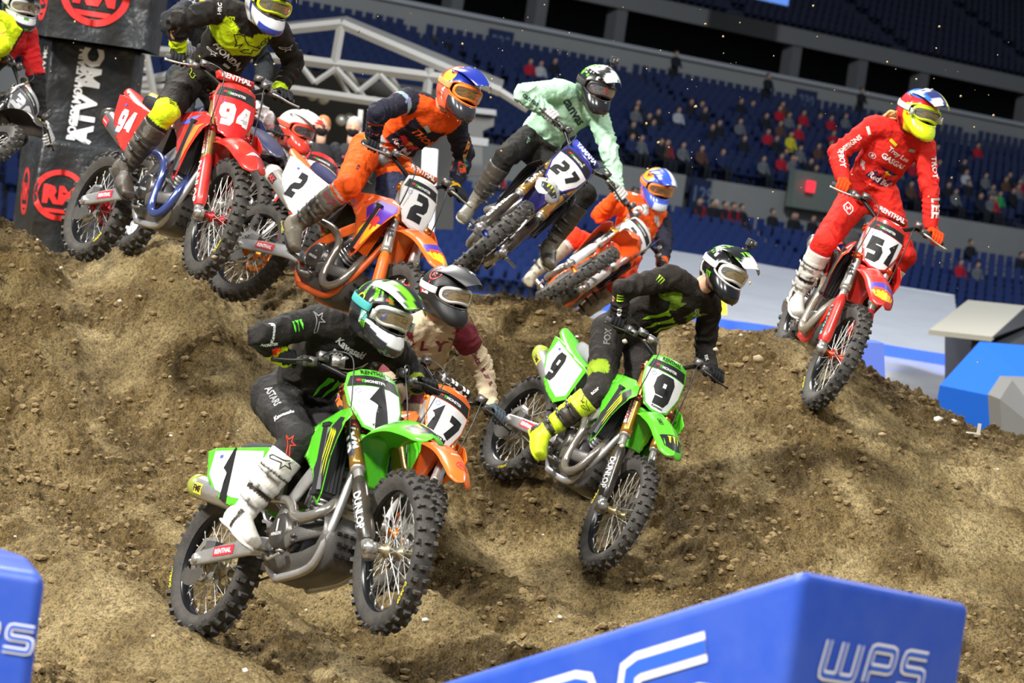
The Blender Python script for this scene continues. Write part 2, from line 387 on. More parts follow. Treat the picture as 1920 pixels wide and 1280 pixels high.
def swing_m():
    b = MB()
    for s in (-1, 1):
        P = spline([(-.12, s*.085, .42), (-.28, s*.098, .415), (-.50, s*.105, .375), (-.72, s*.105, .335), (-.775, s*.105, .325)], 4)
        r = np.interp(np.linspace(0, 1, len(P)), [0, .15, .5, 1], [.036, .046, .040, .028]); v = []
        for i, p in enumerate(P):
            for a in np.linspace(0, 2*math.pi, 12, endpoint=False):
                ca, sa = math.cos(a), math.sin(a); v.append(p+V(0, .015*np.sign(ca)*abs(ca)**.5, r[i]*np.sign(sa)*abs(sa)**.6))
        n = len(P); b.add(v, [[i*12+k, i*12+(k+1) % 12, (i+1)*12+(k+1) % 12, (i+1)*12+k] for i in range(n-1) for k in range(12)]+[list(range(12)), list(range((n-1)*12, n*12))[::-1]])
        b.tube([(-.735, s*.10, .328), (-.735, s*.132, .328)], .022, 14); b.tube([(-.79, s*.105, .322), (-.81, s*.105, .318)], .008, 6)
    b.box((-.24, 0, .415), (.10, .2, .07)); b.tube([(-.12, -.12, .42), (-.12, .12, .42)], .03, 14)
    return b.mesh()
def pipe_path(kind):
    if kind == 'loop': return spline([(.19, -.03, .64), (.30, -.07, .62), (.355, -.125, .52), (.35, -.155, .40), (.28, -.165, .345), (.20, -.165, .37), (.165, -.16, .47), (.13, -.15, .60), (.0, -.135, .665), (-.18, -.13, .67), (-.36, -.135, .70)], 6)
    return spline([(.19, -.03, .64), (.28, -.05, .63), (.335, -.10, .57), (.32, -.15, .52), (.24, -.172, .50), (.15, -.172, .52), (.09, -.155, .57), (.0, -.14, .615), (-.18, -.13, .65), (-.36, -.135, .70)], 6)
def frame_m():
    b = MB()
    for s in (-1, 1):
        P = spline([(.385, s*.035, .965), (.30, s*.075, .90), (.10, s*.105, .72), (-.06, s*.11, .56), (-.13, s*.10, .44), (-.12, s*.095, .34), (-.05, s*.09, .27)], 5); r = np.interp(np.linspace(0, 1, len(P)), [0, .2, .6, 1], [.05, .042, .036, .02])
        b.add(*tube(P, np.stack([np.full(len(P), .014), r], 1), 12, up=(0, 0, 1)))
        b.tube(spline([(.37, s*.03, .86), (.37, s*.07, .62), (.345, s*.105, .42), (.24, s*.10, .29), (-.05, s*.09, .265)], 5), .020, 10)
        b.tube([(-.02, s*.085, .86), (-.40, s*.085, .86), (-.62, s*.07, .90)], .011, 8); b.tube([(-.10, s*.095, .60), (-.50, s*.075, .86)], .010, 8)
    b.tube([(.43, 0, .93), (.345, 0, 1.09)], .034, 16); b.tube([(.37, 0, .88), (.365, 0, .66)], .028, 12)
    return b.mesh()
def bars_path(): return spline([fk(.975, -.415)[:]*0+V(.14, -.415, 1.24), V(.155, -.30, 1.245), V(.175, -.22, 1.25), V(.225, -.14, 1.215), V(.255, -.075, 1.185), V(.262, 0, 1.183), V(.255, .075, 1.185), V(.225, .14, 1.215), V(.175, .22, 1.25), V(.155, .30, 1.245), V(.14, .415, 1.24)], 5)
def bike(key, c, PD):
    """c: colours and print of one motorcycle"""
    d = PD[key]; R = np.array(d['R']); t = V(*d['t'])
    B = emp('motocross_bike', (0, 0, 0), c['label'], 'motorcycle'); B.matrix_world = Matrix([[*R[i], t[i]] for i in range(3)]+[[0, 0, 0, 1]])
    s = d['s']; near = c.get('near', 1)
    rot = Matrix.Translation(SA) @ Matrix.Rotation(s, 4, Vector(-FU)) @ Matrix.Translation(-Vector(SA))
    low = rot @ Matrix.Translation(Vector(-FU*d['f'])); sw = Matrix.Translation(PIV) @ Matrix.Rotation(d['q'], 4, 'Y') @ Matrix.Translation(-Vector(PIV))
    C = c['col']; I = ink; body = plastic(C)
    def P(name, mk, fn, m, mtx=None, par=None): return link(name, M_(mk, fn), m, par or B, mtx)
    # wheels
    fa = Matrix.Translation((.74, 0, .35)) @ Matrix.Rotation(rng.rand()*6, 4, 'Y'); ra = Matrix.Translation((-.74, 0, .33)) @ Matrix.Rotation(rng.rand()*6, 4, 'Y')
    hc = metal(c.get('hub', (.5, .42, .25)), .35); rimm = mat('rim_%s' % str(c.get('rim', 'k')), c.get('rim', (.015, .015, .017)), .25, .5)
    fw = P('front_wheel', 'frim', lambda: wheel_rim(.35, .085), rimm, low @ fa)
    P('tyre', 'ftyre', lambda: tyre_mesh(.35, .092, 1), RUB, None, fw); P('spokes', 'fsp', lambda: wheel_spokes(.35, .03, .032), SPK, None, fw)
    P('hub', 'fhub', lambda: hub(.03, .034, .085), hc, None, fw); P('brake_disc', 'fdisc', lambda: disc(.13, .095, .058), STEEL, None, fw)
    rw = P('rear_wheel', 'rrim', lambda: wheel_rim(.335, .10), rimm, sw @ ra)
    P('tyre', 'rtyre', lambda: tyre_mesh(.335, .118, 0), RUB, None, rw); P('spokes', 'rsp', lambda: wheel_spokes(.335, .042, .038), SPK, None, rw)
    P('hub', 'rhub', lambda: hub(.045, .04, .10), hc, None, rw); P('brake_disc', 'rdisc', lambda: disc(.12, .085, -.062), STEEL, None, rw)
    P('sprocket', 'rspr', lambda: disc(.118, .08, .066), hc, None, rw)
    # print on the side wall of the tyres
    for w_, RR, hw, nm in ((fw, .35, .046, 'f'), (rw, .335, .059, 'r')):
        for s_ in (-1,):
            g = text2d('DUNLOP', .03); vv = g[0]; a0 = rng.rand()*6
            rr = RR-.030+vv[:, 1]*.10; aa = a0+s_*vv[:, 0]*.34*s_*-1
            me = mesh(np.stack([np.cos(aa)*rr, np.full(len(aa), s_*(hw+.0016)), np.sin(aa)*rr], 1), g[1]); link('lettering', me, I((.85, .72, .02)), w_)
    # fork
    fg = metal(c.get('fork', GOLD), .25)
    for s_ in (-1, 1):
        leg = P('fork_leg', 'fleg%d' % s_, lambda: MB().add(*tube([fk(.44, s_*.105), fk(.47, s_*.105), fk(.50, s_*.105), fk(.70, s_*.105), fk(.905, s_*.105), fk(.91, s_*.105)], [.0355, .0355, .033, .032, .030, .024], 20)).mesh(), fg, rot)
        P('fork_slider', 'fsl%d' % s_, lambda: MB().add(*tube([fk(.02, s_*.105), fk(.50, s_*.105)], .0235, 16)).mesh(), CHR, Matrix.Translation(Vector(-FU*d['f'])), leg)
        P('dust_seal', 'fds%d' % s_, lambda: MB().add(*tube([fk(.425, s_*.105), fk(.455, s_*.105)], .034, 18)).mesh(), metal((.75, .72, .66)), None, leg)
        gd = P('fork_guard', 'fgd%d' % s_, lambda: guard_m(s_), plastic(c.get('guard', (.015, .015, .016))), low)
        P('axle_lug', 'fal%d' % s_, lambda: MB().add(*tube([fk(-.03, s_*.105, .0), fk(.09, s_*.105, .0)], [.026, .030], 14)).tube([(.74, s_*.085, .35), (.74, s_*.135, .35)], .030, 14).tube([(.74, s_*.13, .35), (.74, s_*.142, .35)], .017, 6).box((.725, s_*.105, .34), (.05, .05, .07)).mesh(), STEEL, None, gd)
        if s_ < 0:
            bv = M_('bvg', lambda: bvh_of(M_('fgd-1', None)))
            fr = frame(fk(.20, -.14, .0), -FU*1.0, V(.35, -1, .15)); fr2 = frame(fk(.20, -.14, .0), FU, V(.35, -1, .15))
            for txt, tc, dy, sz, wbg in c.get('gtext', []):
                o = fr2[0]+fr2[2]*dy
                if wbg: decal('sticker', gd, poly2d([(-.5, -.5), (.5, -.5), (.5, .5), (-.5, .5)]), I(wbg), (o, *fr2[1:]), (sz*1.12, .026), bv, .0025)
                decal('lettering', gd, text2d(txt, .03), I(tc), (o, *fr2[1:]), sz, bv, .0040)
        if s_ < 0 and c.get('ftext'):
            bvf = M_('bvf', lambda: bvh_of(M_('fleg-1', None)))
            o = fk(.60, -.105)
            n_ = nrm(V(.45, -1, .2)); fr = frame(o, FU, n_)
            if c.get('fbg'): decal('sticker', leg, poly2d([(-.5, -.5), (.5, -.5), (.5, .5), (-.5, .5)]), I(c['fbg']), fr, (.20, .034), bvf, .0025)
            decal('lettering', leg, text2d(c['ftext'][0], .04), I(c['ftext'][1]), fr, .16, bvf, .004)
    cl = metal(c.get('clamp', (.25, .25, .26)), .35)
    for nm, h in (('upper', .865), ('lower', .665)):
        P('triple_clamp', 'tc'+nm, lambda: clamp_m(h), cl, rot)
    # handlebar and controls
    hb = P('handlebar', 'hb', lambda: MB().add(*tube(bars_path(), .0135, 12)).box((.268, -.05, 1.165), (.05, .03, .06)).box((.268, .05, 1.165), (.05, .03, .06)).mesh(), mat('bar_alloy', (.03, .03, .032), .3, .7), rot)
    for s_ in (-1, 1):
        P('grip', 'grip%d' % s_, lambda: MB().add(*tube([(.138, s_*.422, 1.24), (.139, s_*.418, 1.24), (.15, s_*.32, 1.244), (.156, s_*.295, 1.245), (.158, s_*.285, 1.245), (.159, s_*.282, 1.245)], [.012, .0175, .0165, .0175, .028, .028], 14)).mesh(), mat('grip_rubber', (.30, .30, .30) if 0 else (.045, .045, .045), .7), None, hb)
        P('control_perch', 'perch%d' % s_, lambda: MB().box((.185, s_*.245, 1.247), (.05, .04, .036)).box((.165, s_*.27, 1.25), (.035, .03, .045)).box((.20, s_*.20, 1.275), (.05, .045, .04)).mesh(), ENG, None, hb)
        P('lever', 'lever%d' % s_, lambda: MB().add(*tube(spline([(.20, s_*.25, 1.245), (.225, s_*.29, 1.24), (.215, s_*.36, 1.228), (.20, s_*.44, 1.222)], 4), [.009, .008, .008, .007, .007, .006, .006, .006, .006, .006, .006, .006, .009], 8)).mesh(), mat('lever_alloy', (.65, .65, .66) if c.get('lev') else (.03, .03, .03), .3, .8) if 0 else metal(c.get('lev', (.05, .05, .05)), .3), None, hb)
        P('cable', 'cable%d' % s_, lambda: MB().add(*tube(spline([(.20, s_*.22, 1.26), (.29, s_*.19, 1.285), (.38, s_*.13, 1.25), (.43, s_*.135, 1.10), (.46, s_*.14, .90), (.52, s_*.125, .75)], 8), .0038, 6)).mesh(), mat('cable_black', (.02, .02, .02), .4), None, hb)
    if c.get('pad'):
        pc, pt, ptc = c['pad']; b_ = lambda: MB().add(*tube([(.224, -.115, 1.243), (.222, -.112, 1.245), (.222, .112, 1.245), (.224, .115, 1.243)], [.018, .027, .027, .018], 16)).mesh()
        pd = P('crossbar_pad', 'cbpad', b_, plastic(pc), None, hb); bvp = M_('bvpad', lambda: bvh_of(M_('cbpad', None)))
        decal('lettering', hb, text2d(pt, .03), I(ptc), frame((.235, 0, 1.25), (0, 1, 0), (.8, 0, .5)), .19, bvp, .002)
    else:
        P('lap_counter', 'lapc', lambda: MB().box((.215, -.13, 1.262), (.030, .060, .050)).box((.232, -.13, 1.265), (.004, .045, .034)).mesh(), STEEL, None, hb)
    # number plate
    npm = shellplate([(x*1.12, y*1.12) for x, y in PLT], plt_map, .014) if 'npm' not in MS else MS['npm']; MS['npm'] = npm
    npl = solid(link('number_plate', npm, plastic(c.get('platebase', C)), B, rot))
    bvn = M_('bvn', lambda: bvh_of(MS['npm'])); fr = (PC+FN*.02, V(0, 1, 0), -FU, FN)
    inset = [(x*.86, y*.86-.012) for x, y in PLT[1:9]]; 
    decal('plate_field', npl, poly2d([(-.128, .070), (-.120, -.03), (-.074, -.142), (-.030, -.163), (.030, -.163), (.074, -.142), (.120, -.03), (.128, .070)]), I(c['field']), fr, 1, bvn, .003, step=.014)
    decal('plate_band', npl, poly2d([(-.128, .076), (.128, .076), (.110, .132), (-.110, .132)]), I(BLACK), fr, 1, bvn, .003, step=.014)
    decal('lettering', npl, text2d('MONSTER', .03), I(WHITE), (fr[0]-FU*.098, *fr[1:]), .10, bvn, .0048)
    decal('claw_emblem', npl, claws2d(), I(GREEN), (fr[0]-FU*.098-V(0, .055, 0), *fr[1:]), .022, bvn, .0048)
    decal('sticker', npl, poly2d([(-.5, -.3), (.5, -.3), (.4, .3), (-.4, .3)]), I((.5, .02, .03)), (fr[0]-FU*.105-V(0, .078, 0), *fr[1:]), .022, bvn, .0048)
    decal('sticker', npl, ring2d(.8, 1.0), I((.1, .15, .5)), (fr[0]-FU*.045-V(0, .085, 0), *fr[1:]), .013, bvn, .0048)
    n = c.get('num')
    if n:
        g = digits2d(n, .27, .12, .66, .08 if c.get('ital') else .04)
        decal('digits', npl, g, I(c['numc']), (fr[0]-FU*-.035, *fr[1:]), (.128 if len(n) == 1 else .195) if not (n == '1') else .084, bvn, .0048, step=.014)
    if c.get('platetext'): decal('lettering', npl, text2d(c['platetext'], .03), I(c.get('ptc', BLACK)), (fr[0]+FU*.142, *fr[1:]), .075, bvn, .0048)
    if c.get('toptext'): decal('lettering', npl, text2d(c['toptext'], .03), I(BLACK), (fr[0]-FU*.150, *fr[1:]), .13, bvn, .004)
    # fenders
    ff = solid(P('front_fender', 'ffend', fender_f, plastic(c.get('ffc', C)), rot)); bvff = M_('bvff', lambda: bvh_of(MS['ffend']))
    P('fender_bracket', 'ffb', lambda: MB().add(*tube(spline([(.44, 0, .90), (.42, 0, .82), (.44, 0, .72), (.47, 0, .66)], 4), np.array([[.075, .02], [.08, .02], [.085, .02], [.085, .018], [.08, .016], [.08, .015], [.075, .014], [.075, .014], [.07, .014], [.06, .012], [.06, .012], [.05, .01], [.05, .01]]), 14, up=(1, 0, 0))).mesh(), body, rot)
    T_ = V(.93, 0, .86); frF = frame(T_, V(0, 1, 0), V(.35, 0, 1))
    if c.get('ftip') == 'claw':
        decal('tip_panel', ff, poly2d([(-.075, .05), (.075, .05), (.055, -.05), (.01, -.085), (-.01, -.085), (-.055, -.05)]), I(BLACK), (frF[0]+V(.02, 0, 0), *frF[1:]), 1, bvff, .0025)
        decal('claw_emblem', ff, claws2d(), I((.75, .85, .02)), (frF[0]+V(.02, 0, 0), *frF[1:]), .075, bvff, .0042)
    elif c.get('ftip') == 'bull':
        decal('tip_panel', ff, poly2d([(-.085, .085), (.085, .085), (.08, .0), (-.08, .0)]), I((.06, .03, .35)), frF, 1, bvff, .0025)
        decal('tip_panel', ff, poly2d([(-.08, .0), (.08, .0), (.055, -.065), (.01, -.10), (-.01, -.10), (-.055, -.065)]), I((.95, .55, .01)), frF, 1, bvff, .0025)
        for q in (-1, 1): decal('bull_emblem', ff, bull2d(q), I((.75, .06, .02)), frF, .075, bvff, .0042)
    elif c.get('ftip') == 'round':
        decal('round_emblem', ff, join2d(ring2d(.8, 1), xf2d(text2d('RM', .04), 1.2)), I((.85, .03, .03)), frF, .042, bvff, .0030)
        decal('lettering', ff, text2d('BEL-RAY', .03), I(WHITE), (frF[0]+V(-.12, .0, .03), *frF[1:]), .09, bvff, .0030)
    elif c.get('ftip') == 'wing':
        decal('wing_emblem', ff, poly2d([(-.9, -.1), (-.2, .42), (.85, .40), (.5, .2), (.7, .18), (.3, .0), (.5, -.05), (.0, -.2)]), I(WHITE), frF, .055, bvff, .0030)
    if c.get('ftext2'): decal('lettering', ff, text2d(c['ftext2'], .03), I(c.get('ftc2', BLACK)), frame((.75, -.05, .92), (1, 0, 0), (0, 0, 1)), .10, bvff, .0030)
    rf = solid(P('rear_fender', 'rfend', fender_r, plastic(c.get('rfc', C))))
    # bodywork
    sh = c.get('shroud', C)
    for s_ in (-1, 1):
        MS.setdefault('shr%d' % s_, shellplate(SHR, lambda x, z: V(x, shr_y(x, z, s_), z)))
        so = solid(P('radiator_shroud', 'shr%d' % s_, None, plastic(sh))); bvs = M_('bvs%d' % s_, lambda: bvh_of(MS['shr%d' % s_]))
        fr_ = frame((.33, s_*.25, .80), V(-s_*0+(1 if s_ < 0 else -1), 0, 0), V(.25, s_, .1))
        if c.get('shrp') == 'claw':
            ol = [(-.06, .95), (.10, .985), (.30, 1.005), (.335, .60), (.24, .60)]
            fs = frame((0, s_*.25, 0), V(1, 0, 0), V(0, s_, 0)); fz = (fs[0], V(1, 0, 0), V(0, 0, 1), V(0, s_, 0))
            decal('shroud_panel', so, poly2d([(.455, .93), (.465, .88), (.395, .76), (.33, .61), (.29, .575), (.255, .61), (.215, .73), (.30, .86), (.38, .95)]), I(BLACK), fz, 1, bvs, .0035)
            decal('claw_emblem', so, xf2d(claws2d(), (.13), (.345, .80), -.32), I((.70, .85, .02)), (fz[0], V(1, 0, 0), V(0, 0, 1), fz[3]), (1, 1.9*1), bvs, .005) if 0 else decal('claw_emblem', so, xf2d((claws2d()[0]*np.array([.42, 1.25]), claws2d()[1]), .20, (.345, .775), -.36), I((.70, .85, .02)), fz, 1, bvs, .005)
        elif c.get('shrp') == 'bull':
            fz = (V(0, s_*.25, 0), V(1, 0, 0), V(0, 0, 1), V(0, s_, 0))
            decal('shroud_panel', so, poly2d([(.44, .97), (.48, .93), (.43, .82), (.25, .80), (.16, .88), (.2, .96)]), I((.08, .02, .36)), fz, 1, bvs, .0035)
            decal('shroud_panel', so, poly2d([(.43, .82), (.39, .75), (.34, .66), (.26, .66), (.22, .74), (.25, .80)]), I((.95, .55, .01)), fz, 1, bvs, .0035)
            decal('bull_emblem', so, xf2d(bull2d(1), .17, (.23, .84), -.3), I((.80, .03, .03)), fz, 1, bvs, .005)
        elif c.get('shrp'):
            fz = (V(0, s_*.25, 0), V(1, 0, 0), V(0, 0, 1), V(0, s_, 0))
            decal('shroud_panel', so, poly2d([(.45, .93), (.38, .78), (.31, .66), (.28, .74), (.34, .90)]), I(c['shrp']), fz, 1, bvs, .0035)
            decal('shroud_panel', so, poly2d([(.28, .98), (.16, .95), (.06, .88), (.2, .9)]), I(c.get('shrp2', WHITE)), fz, 1, bvs, .0035)
        ra_ = P('radiator', 'rad%d' % s_, lambda: MB().box((.285, s_*.128, .765), (.035, .115, .30)).box((.285, s_*.128, .925), (.05, .12, .02)).box((.285, s_*.128, .61), (.05, .12, .02)).mesh(False), mat('radiator_core', (.02, .02, .022), .6, .3))
        lv = M_('louv', lambda: MB().add(*box((0, 0, 0), (.022, .0045, .29), rotz(.5))).mesh(False))
        for k in range(6): link('louver', lv, mat('louver_%s' % str(c.get('louv', 0)), c.get('louv', (.06, .06, .065)), .4), ra_, Matrix.Translation((.315, s_*(.078+.020*k), .765)))
        # side panels
        MS.setdefault('spn%d' % s_, shellplate(SPN, lambda x, z: V(x, spn_y(x, z, s_), z)))
        sp = solid(P('side_panel', 'spn%d' % s_, None, plastic(c.get('side', C)))); bvq = M_('bvq%d' % s_, lambda: bvh_of(MS['spn%d' % s_]))
        X = V(1, 0, 0) if s_ < 0 else V(-1, 0, 0); fz = (V(0, s_*.2, 0), X, V(0, 0, 1), V(0, s_, 0)); sg = 1 if s_ < 0 else -1
        if c.get('sidef'): decal('plate_field', sp, poly2d([(sg*x, z) for x, z in [(-.22, .865), (-.42, .89), (-.66, .92), (-.68, .81), (-.585, .72), (-.42, .665), (-.30, .64), (-.22, .68)][::sg]]), I(c['sidef']), fz, 1, bvq, .0035)
        if n: decal('digits', sp, xf2d(digits2d(n, .25, .12, .66, .06), .125 if len(n) == 1 and n != '1' else (.09 if n == '1' else .20), (sg*-.50, .785)), I(c.get('sdc', c['numc'])), fz, 1, bvq, .005)
        decal('sticker', sp, poly2d([(sg*-.60, .89), (sg*-.57, .89), (sg*-.57, .875), (sg*-.60, .875)][::-sg]), I((.1, .12, .5)), fz, 1, bvq, .005)
    P('fuel_tank', 'tank', lambda: MB().add(*tube([(.36, 0, .93), (.33, 0, .93), (.20, 0, .92), (.05, 0, .90), (-.06, 0, .89), (-.08, 0, .89)], np.array([[.05, .03], [.085, .06], [.10, .075], [.09, .06], [.07, .045], [.04, .03]]), 18, up=(0, 0, 1))).tube([(.21, 0, .98), (.21, 0, 1.02)], .025, 14).mesh(), DARKP)
    st = P('seat', 'seat', seat_m, cloth(c.get('seat', (.02, .02, .022))))
    P('frame', 'frame', frame_m, metal(c.get('frame', (.60, .60, .61)), .38) if c.get('frame') is None else plastic(c['frame']))
    P('airbox', 'airbox', lambda: MB().box((-.26, 0, .76), (.30, .16, .20)).mesh(False), DARKP)
    P('shock_absorber', 'shock', lambda: MB().tube([(-.14, 0, .40), (-.22, 0, .78)], .018, 10).add(*tube([(-.14-.08*k/60+.035*math.cos(k*.8), .035*math.sin(k*.8), .42+.3*k/60) for k in range(61)], .007, 6)).mesh(), metal((.5, .45, .1)))
    # engine
    en = P('engine', 'eng', engine_m, ENG)
    P('cylinder', 'cyl', cyl_m, metal((.42, .42, .43), .4), None, en)
    cc = P('clutch_cover', 'cc', lambda: MB().add(*lathe([(.001, -.158), (.065, -.158), (.078, -.150), (.082, -.135), (.092, -.130), (.092, -.11)], 36, 'y', (.0, 0, .47))).add(*lathe([(.001, -.150), (.03, -.150), (.038, -.14), (.04, -.11)], 20, 'y', (.11, 0, .40))).mesh(), metal((.10, .10, .105), .35), None, en)
    P('case_bolts', 'ccb', lambda: [b_ for b_ in [MB()] if [b_.tube([(.087*math.cos(a), -.125, .47+.087*math.sin(a)), (.087*math.cos(a), -.140, .47+.087*math.sin(a))], .006, 6) for a in np.arange(9)*.698]][0].mesh(), STEEL, None, en)['kind'] = 'stuff'
    if near > 1: decal('lettering', cc, text2d('1' if key == '1' else 'X', .03), I(WHITE), (V(.0, -.1595, .495), V(1, 0, 0), V(0, 0, 1), V(0, -1, 0)), .012, None, .001); decal('lettering', cc, text2d('HINSON', .02), I((.7, .7, .7)), (V(.0, -.1595, .455), V(1, 0, 0), V(0, 0, 1), V(0, -1, 0)), .08, None, .001)
    P('ignition_cover', 'ic', lambda: MB().add(*lathe([(.001, .14), (.06, .14), (.072, .125), (.078, .10)], 28, 'y', (.08, 0, .45))).mesh(), metal((.25, .25, .25), .4), None, en)
    P('engine_guard', 'eg', lambda: MB().add(*tube(spline([(.10, -.165, .40), (.16, -.16, .43), (.24, -.13, .45), (.30, -.09, .47)], 4), np.array([[.008, .038]]*13), 10, up=(0, 0, 1))).box((.17, -.175, .425), (.035, .004, .012)).box((.17, -.175, .40), (.035, .004, .012)).mesh(), CARB, None, en)
    sk = solid(P('skid_plate', 'skid', skid_m, CARB))
    P('drain_slots', 'skidh', lambda: [b_ for b_ in [MB()] if [b_.box((.395-.012*abs(i-1), -.07+.035*j, .34+.05*i), (.012, .022, .014), None) for i in range(3) for j in range(5)]][0].mesh(False), mat('slot_dark', (.004, .004, .004), .8), None, sk)['kind'] = 'stuff'
    px = P('exhaust_pipe', 'pipe'+c.get('pipe', 'u'), lambda: MB().add(*tube(pipe_path(c.get('pipe', 'u')), np.interp(np.linspace(0, 1, len(pipe_path(c.get('pipe', 'u')))), [0, .1, .2, .5, .8, 1], [.021, .021, .023, .025, .023, .021]), 16)).tube([(.185, -.03, .64), (.20, -.034, .64)], .032, 14).mesh(), metal(c.get('pipec', (.45, .42, .38)), .2))
    sl = P('silencer', 'sil', lambda: MB().add(*tube(spline([(-.34, -.130, .69), (-.44, -.122, .672), (-.50, -.122, .682), (-.74, -.122, .752), (-.82, -.122, .777), (-.88, -.122, .796)], 4), np.interp(np.linspace(0, 1, 21), [0, .2, .35, .8, .93, 1], [.022, .03, .055, .058, .054, .03]), 20)).mesh(), metal(c.get('silc', (.62, .62, .62)), .3))
    P('end_cap', 'silc', lambda: MB().add(*tube([(-.80, -.122, .771), (-.85, -.122, .786), (-.895, -.122, .80), (-.896, -.122, .8005)], [.0605, .058, .036, .02], 20)).mesh(), plastic(c.get('cap', (.02, .02, .02))), None, sl)
    if c.get('silt'):
        bvl = M_('bvl', lambda: bvh_of(MS['sil'])); fz = frame((-.755, -.13, .745), V(1, 0, -.30), V(0, -1, .05))
        decal('sticker', sl, poly2d([(-.5, -.3), (.45, -.3), (.5, .3), (-.45, .3)]), I(c['silt'][2]), fz, .085, bvl, .0025)
        decal('lettering', sl, text2d(c['silt'][0], .03), I(c['silt'][1]), fz, .07, bvl, .0042)
    # swingarm group
    sa = P('swingarm', 'swing', swing_m, metal((.60, .60, .60), .4), sw); bvw = M_('bvw', lambda: bvh_of(MS['swing']))
    fz = frame((-.50, -.13, .378), V(1, 0, .14), V(0, -1, 0))
    decal('sticker', sa, poly2d([(-.5, -.13), (.5, -.13), (.52, .14), (-.5, .14)]), I(c.get('swc', (.6, .03, .05))), fz, .17, bvw, .0025)
    decal('lettering', sa, text2d('RENTHAL', .04), I(WHITE), fz, .14, bvw, .0042)
    P('chain', 'chain', lambda: chain_m(), mat('chain_steel', (.25, .22, .15), .45, .9), None, sa)
    P('chain_guide', 'chg', lambda: MB().box((-.58, .105, .29), (.12, .03, .05)).mesh(False), DARKP, None, sa)
    P('disc_guard', 'dg', lambda: MB().add([(-.74+.125*math.cos(a)*k, -.122, .33+.125*math.sin(a)*k) for a in np.linspace(-.5, -2.4, 10) for k in (.45, 1.05)], [[2*i, 2*i+1, 2*i+3, 2*i+2] for i in range(9)]).mesh(), CARB, None, sa)
    P('brake_caliper', 'rcal', lambda: MB().box((-.66, -.085, .40), (.09, .04, .045)).mesh(False), ENG, None, sa)
    for s_ in (-1, 1):
        P('footpeg', 'peg%d' % s_, lambda: MB().box((-.11, s_*.19, .395), (.05, .11, .012)).box((-.11, s_*.19, .40), (.03, .10, .02)).tube([(-.11, s_*.10, .395), (-.11, s_*.15, .395)], .012, 8).mesh(False), STEEL)
    P('brake_pedal', 'bp', lambda: MB().add(*tube(spline([(-.10, -.13, .37), (-.02, -.165, .335), (.07, -.175, .345), (.09, -.175, .35)], 4), .008, 8)).box((.09, -.175, .36), (.035, .03, .008)).mesh(), STEEL)
    P('shift_lever', 'sl', lambda: MB().add(*tube([(-.02, .12, .38), (.06, .15, .37), (.13, .155, .38)], .007, 8)).tube([(.13, .15, .385), (.13, .18, .385)], .010, 8).mesh(), STEEL)
    return B
def rotz(a): return np.array([[math.cos(a), -math.sin(a), 0], [math.sin(a), math.cos(a), 0], [0, 0, 1]])
def clamp_m(h):
    b = MB(); v = fk(h); 
    b.add(*tube([fk(h, -.105), fk(h, -.05, -.018), fk(h, 0, -.022), fk(h, .05, -.018), fk(h, .105)], np.array([[.020, .020], [.024, .018], [.030, .018], [.024, .018], [.020, .020]]), 12, up=FU))
    for s_ in (-1, 1):
        b.tube([fk(h-.02, s_*.105), fk(h+.02, s_*.105)], .039, 20)
        for q in (-.012, .012): b.tube([fk(h+q, s_*.145, .0), fk(h+q, s_*.15, .02)], .006, 6)
    return b.mesh()
def guard_m(s):
    v = []; N = 15; H = np.linspace(.055, .405, 12)
    for h in H:
        w = np.interp(h, [.055, .09, .36, .405], [.034, .043, .038, .020])
        for a in np.linspace(-.95, 1.75, N):
            # wraps the front and the outer side of the slider
            v.append(fk(h, s*(.105+math.sin(a)*w*.95), math.cos(a)*w*1.05))
    f = [[i*N+k, i*N+k+1, (i+1)*N+k+1, (i+1)*N+k] for i in range(11) for k in range(N-1)]
    me = MB().add(v, f).mesh(); return me
def chain_m():
    b = MB(); P = []
    r1, r2 = .116, .032; c1 = V(-.74, .066, .33); c2 = V(-.06, .066, .42)
    for a in np.linspace(1.45, 4.9, 20): P.append(c1+V(math.cos(a)*r1, 0, math.sin(a)*r1))
    for a in np.linspace(-1.4, 1.7, 8): P.append(c2+V(math.cos(a)*r2, 0, math.sin(a)*r2))
    b.add(*tube(P, np.array([[.005, .009]]*len(P)), 6, closed=True, up=(0, 1, 0))); return b.mesh()

# ------------------------------------------------------------ riders
def seg(P, A, B):
    d = B-A; t = np.clip((P-A)@d/(d@d), 0, 1); return np.linalg.norm(P-(A+t[:, None]*d), axis=1), t
def limb(b, pts, rs, n=16, up=None): b.add(*tube(spline(pts, 5), np.interp(np.linspace(0, 1, (len(pts)-1)*5+1), np.linspace(0, 1, len(rs)), rs), n, up))
def ball(b, c, r, n=14, sc=(1, 1, 1), R=None):
    v = []; 
    for i in range(1, n//2+1):
        th = math.pi*i/(n//2+1)
        for k in range(n): a = 2*math.pi*k/n; v.append((math.sin(th)*math.cos(a), math.sin(th)*math.sin(a), math.cos(th)))
    v = np.array(v+[(0, 0, 1), (0, 0, -1)])*r*np.array(sc); m = n//2
    if R is not None: v = v@np.asarray(R).T
    f = [[(i)*n+k, (i+1)*n+k, (i+1)*n+(k+1) % n, i*n+(k+1) % n] for i in range(m-1) for k in range(n)]
    f += [[m*n, k, (k+1) % n] for k in range(n)]+[[m*n+1, (m-1)*n+(k+1) % n, (m-1)*n+k] for k in range(n)]
    b.add(v+np.asarray(c), f)
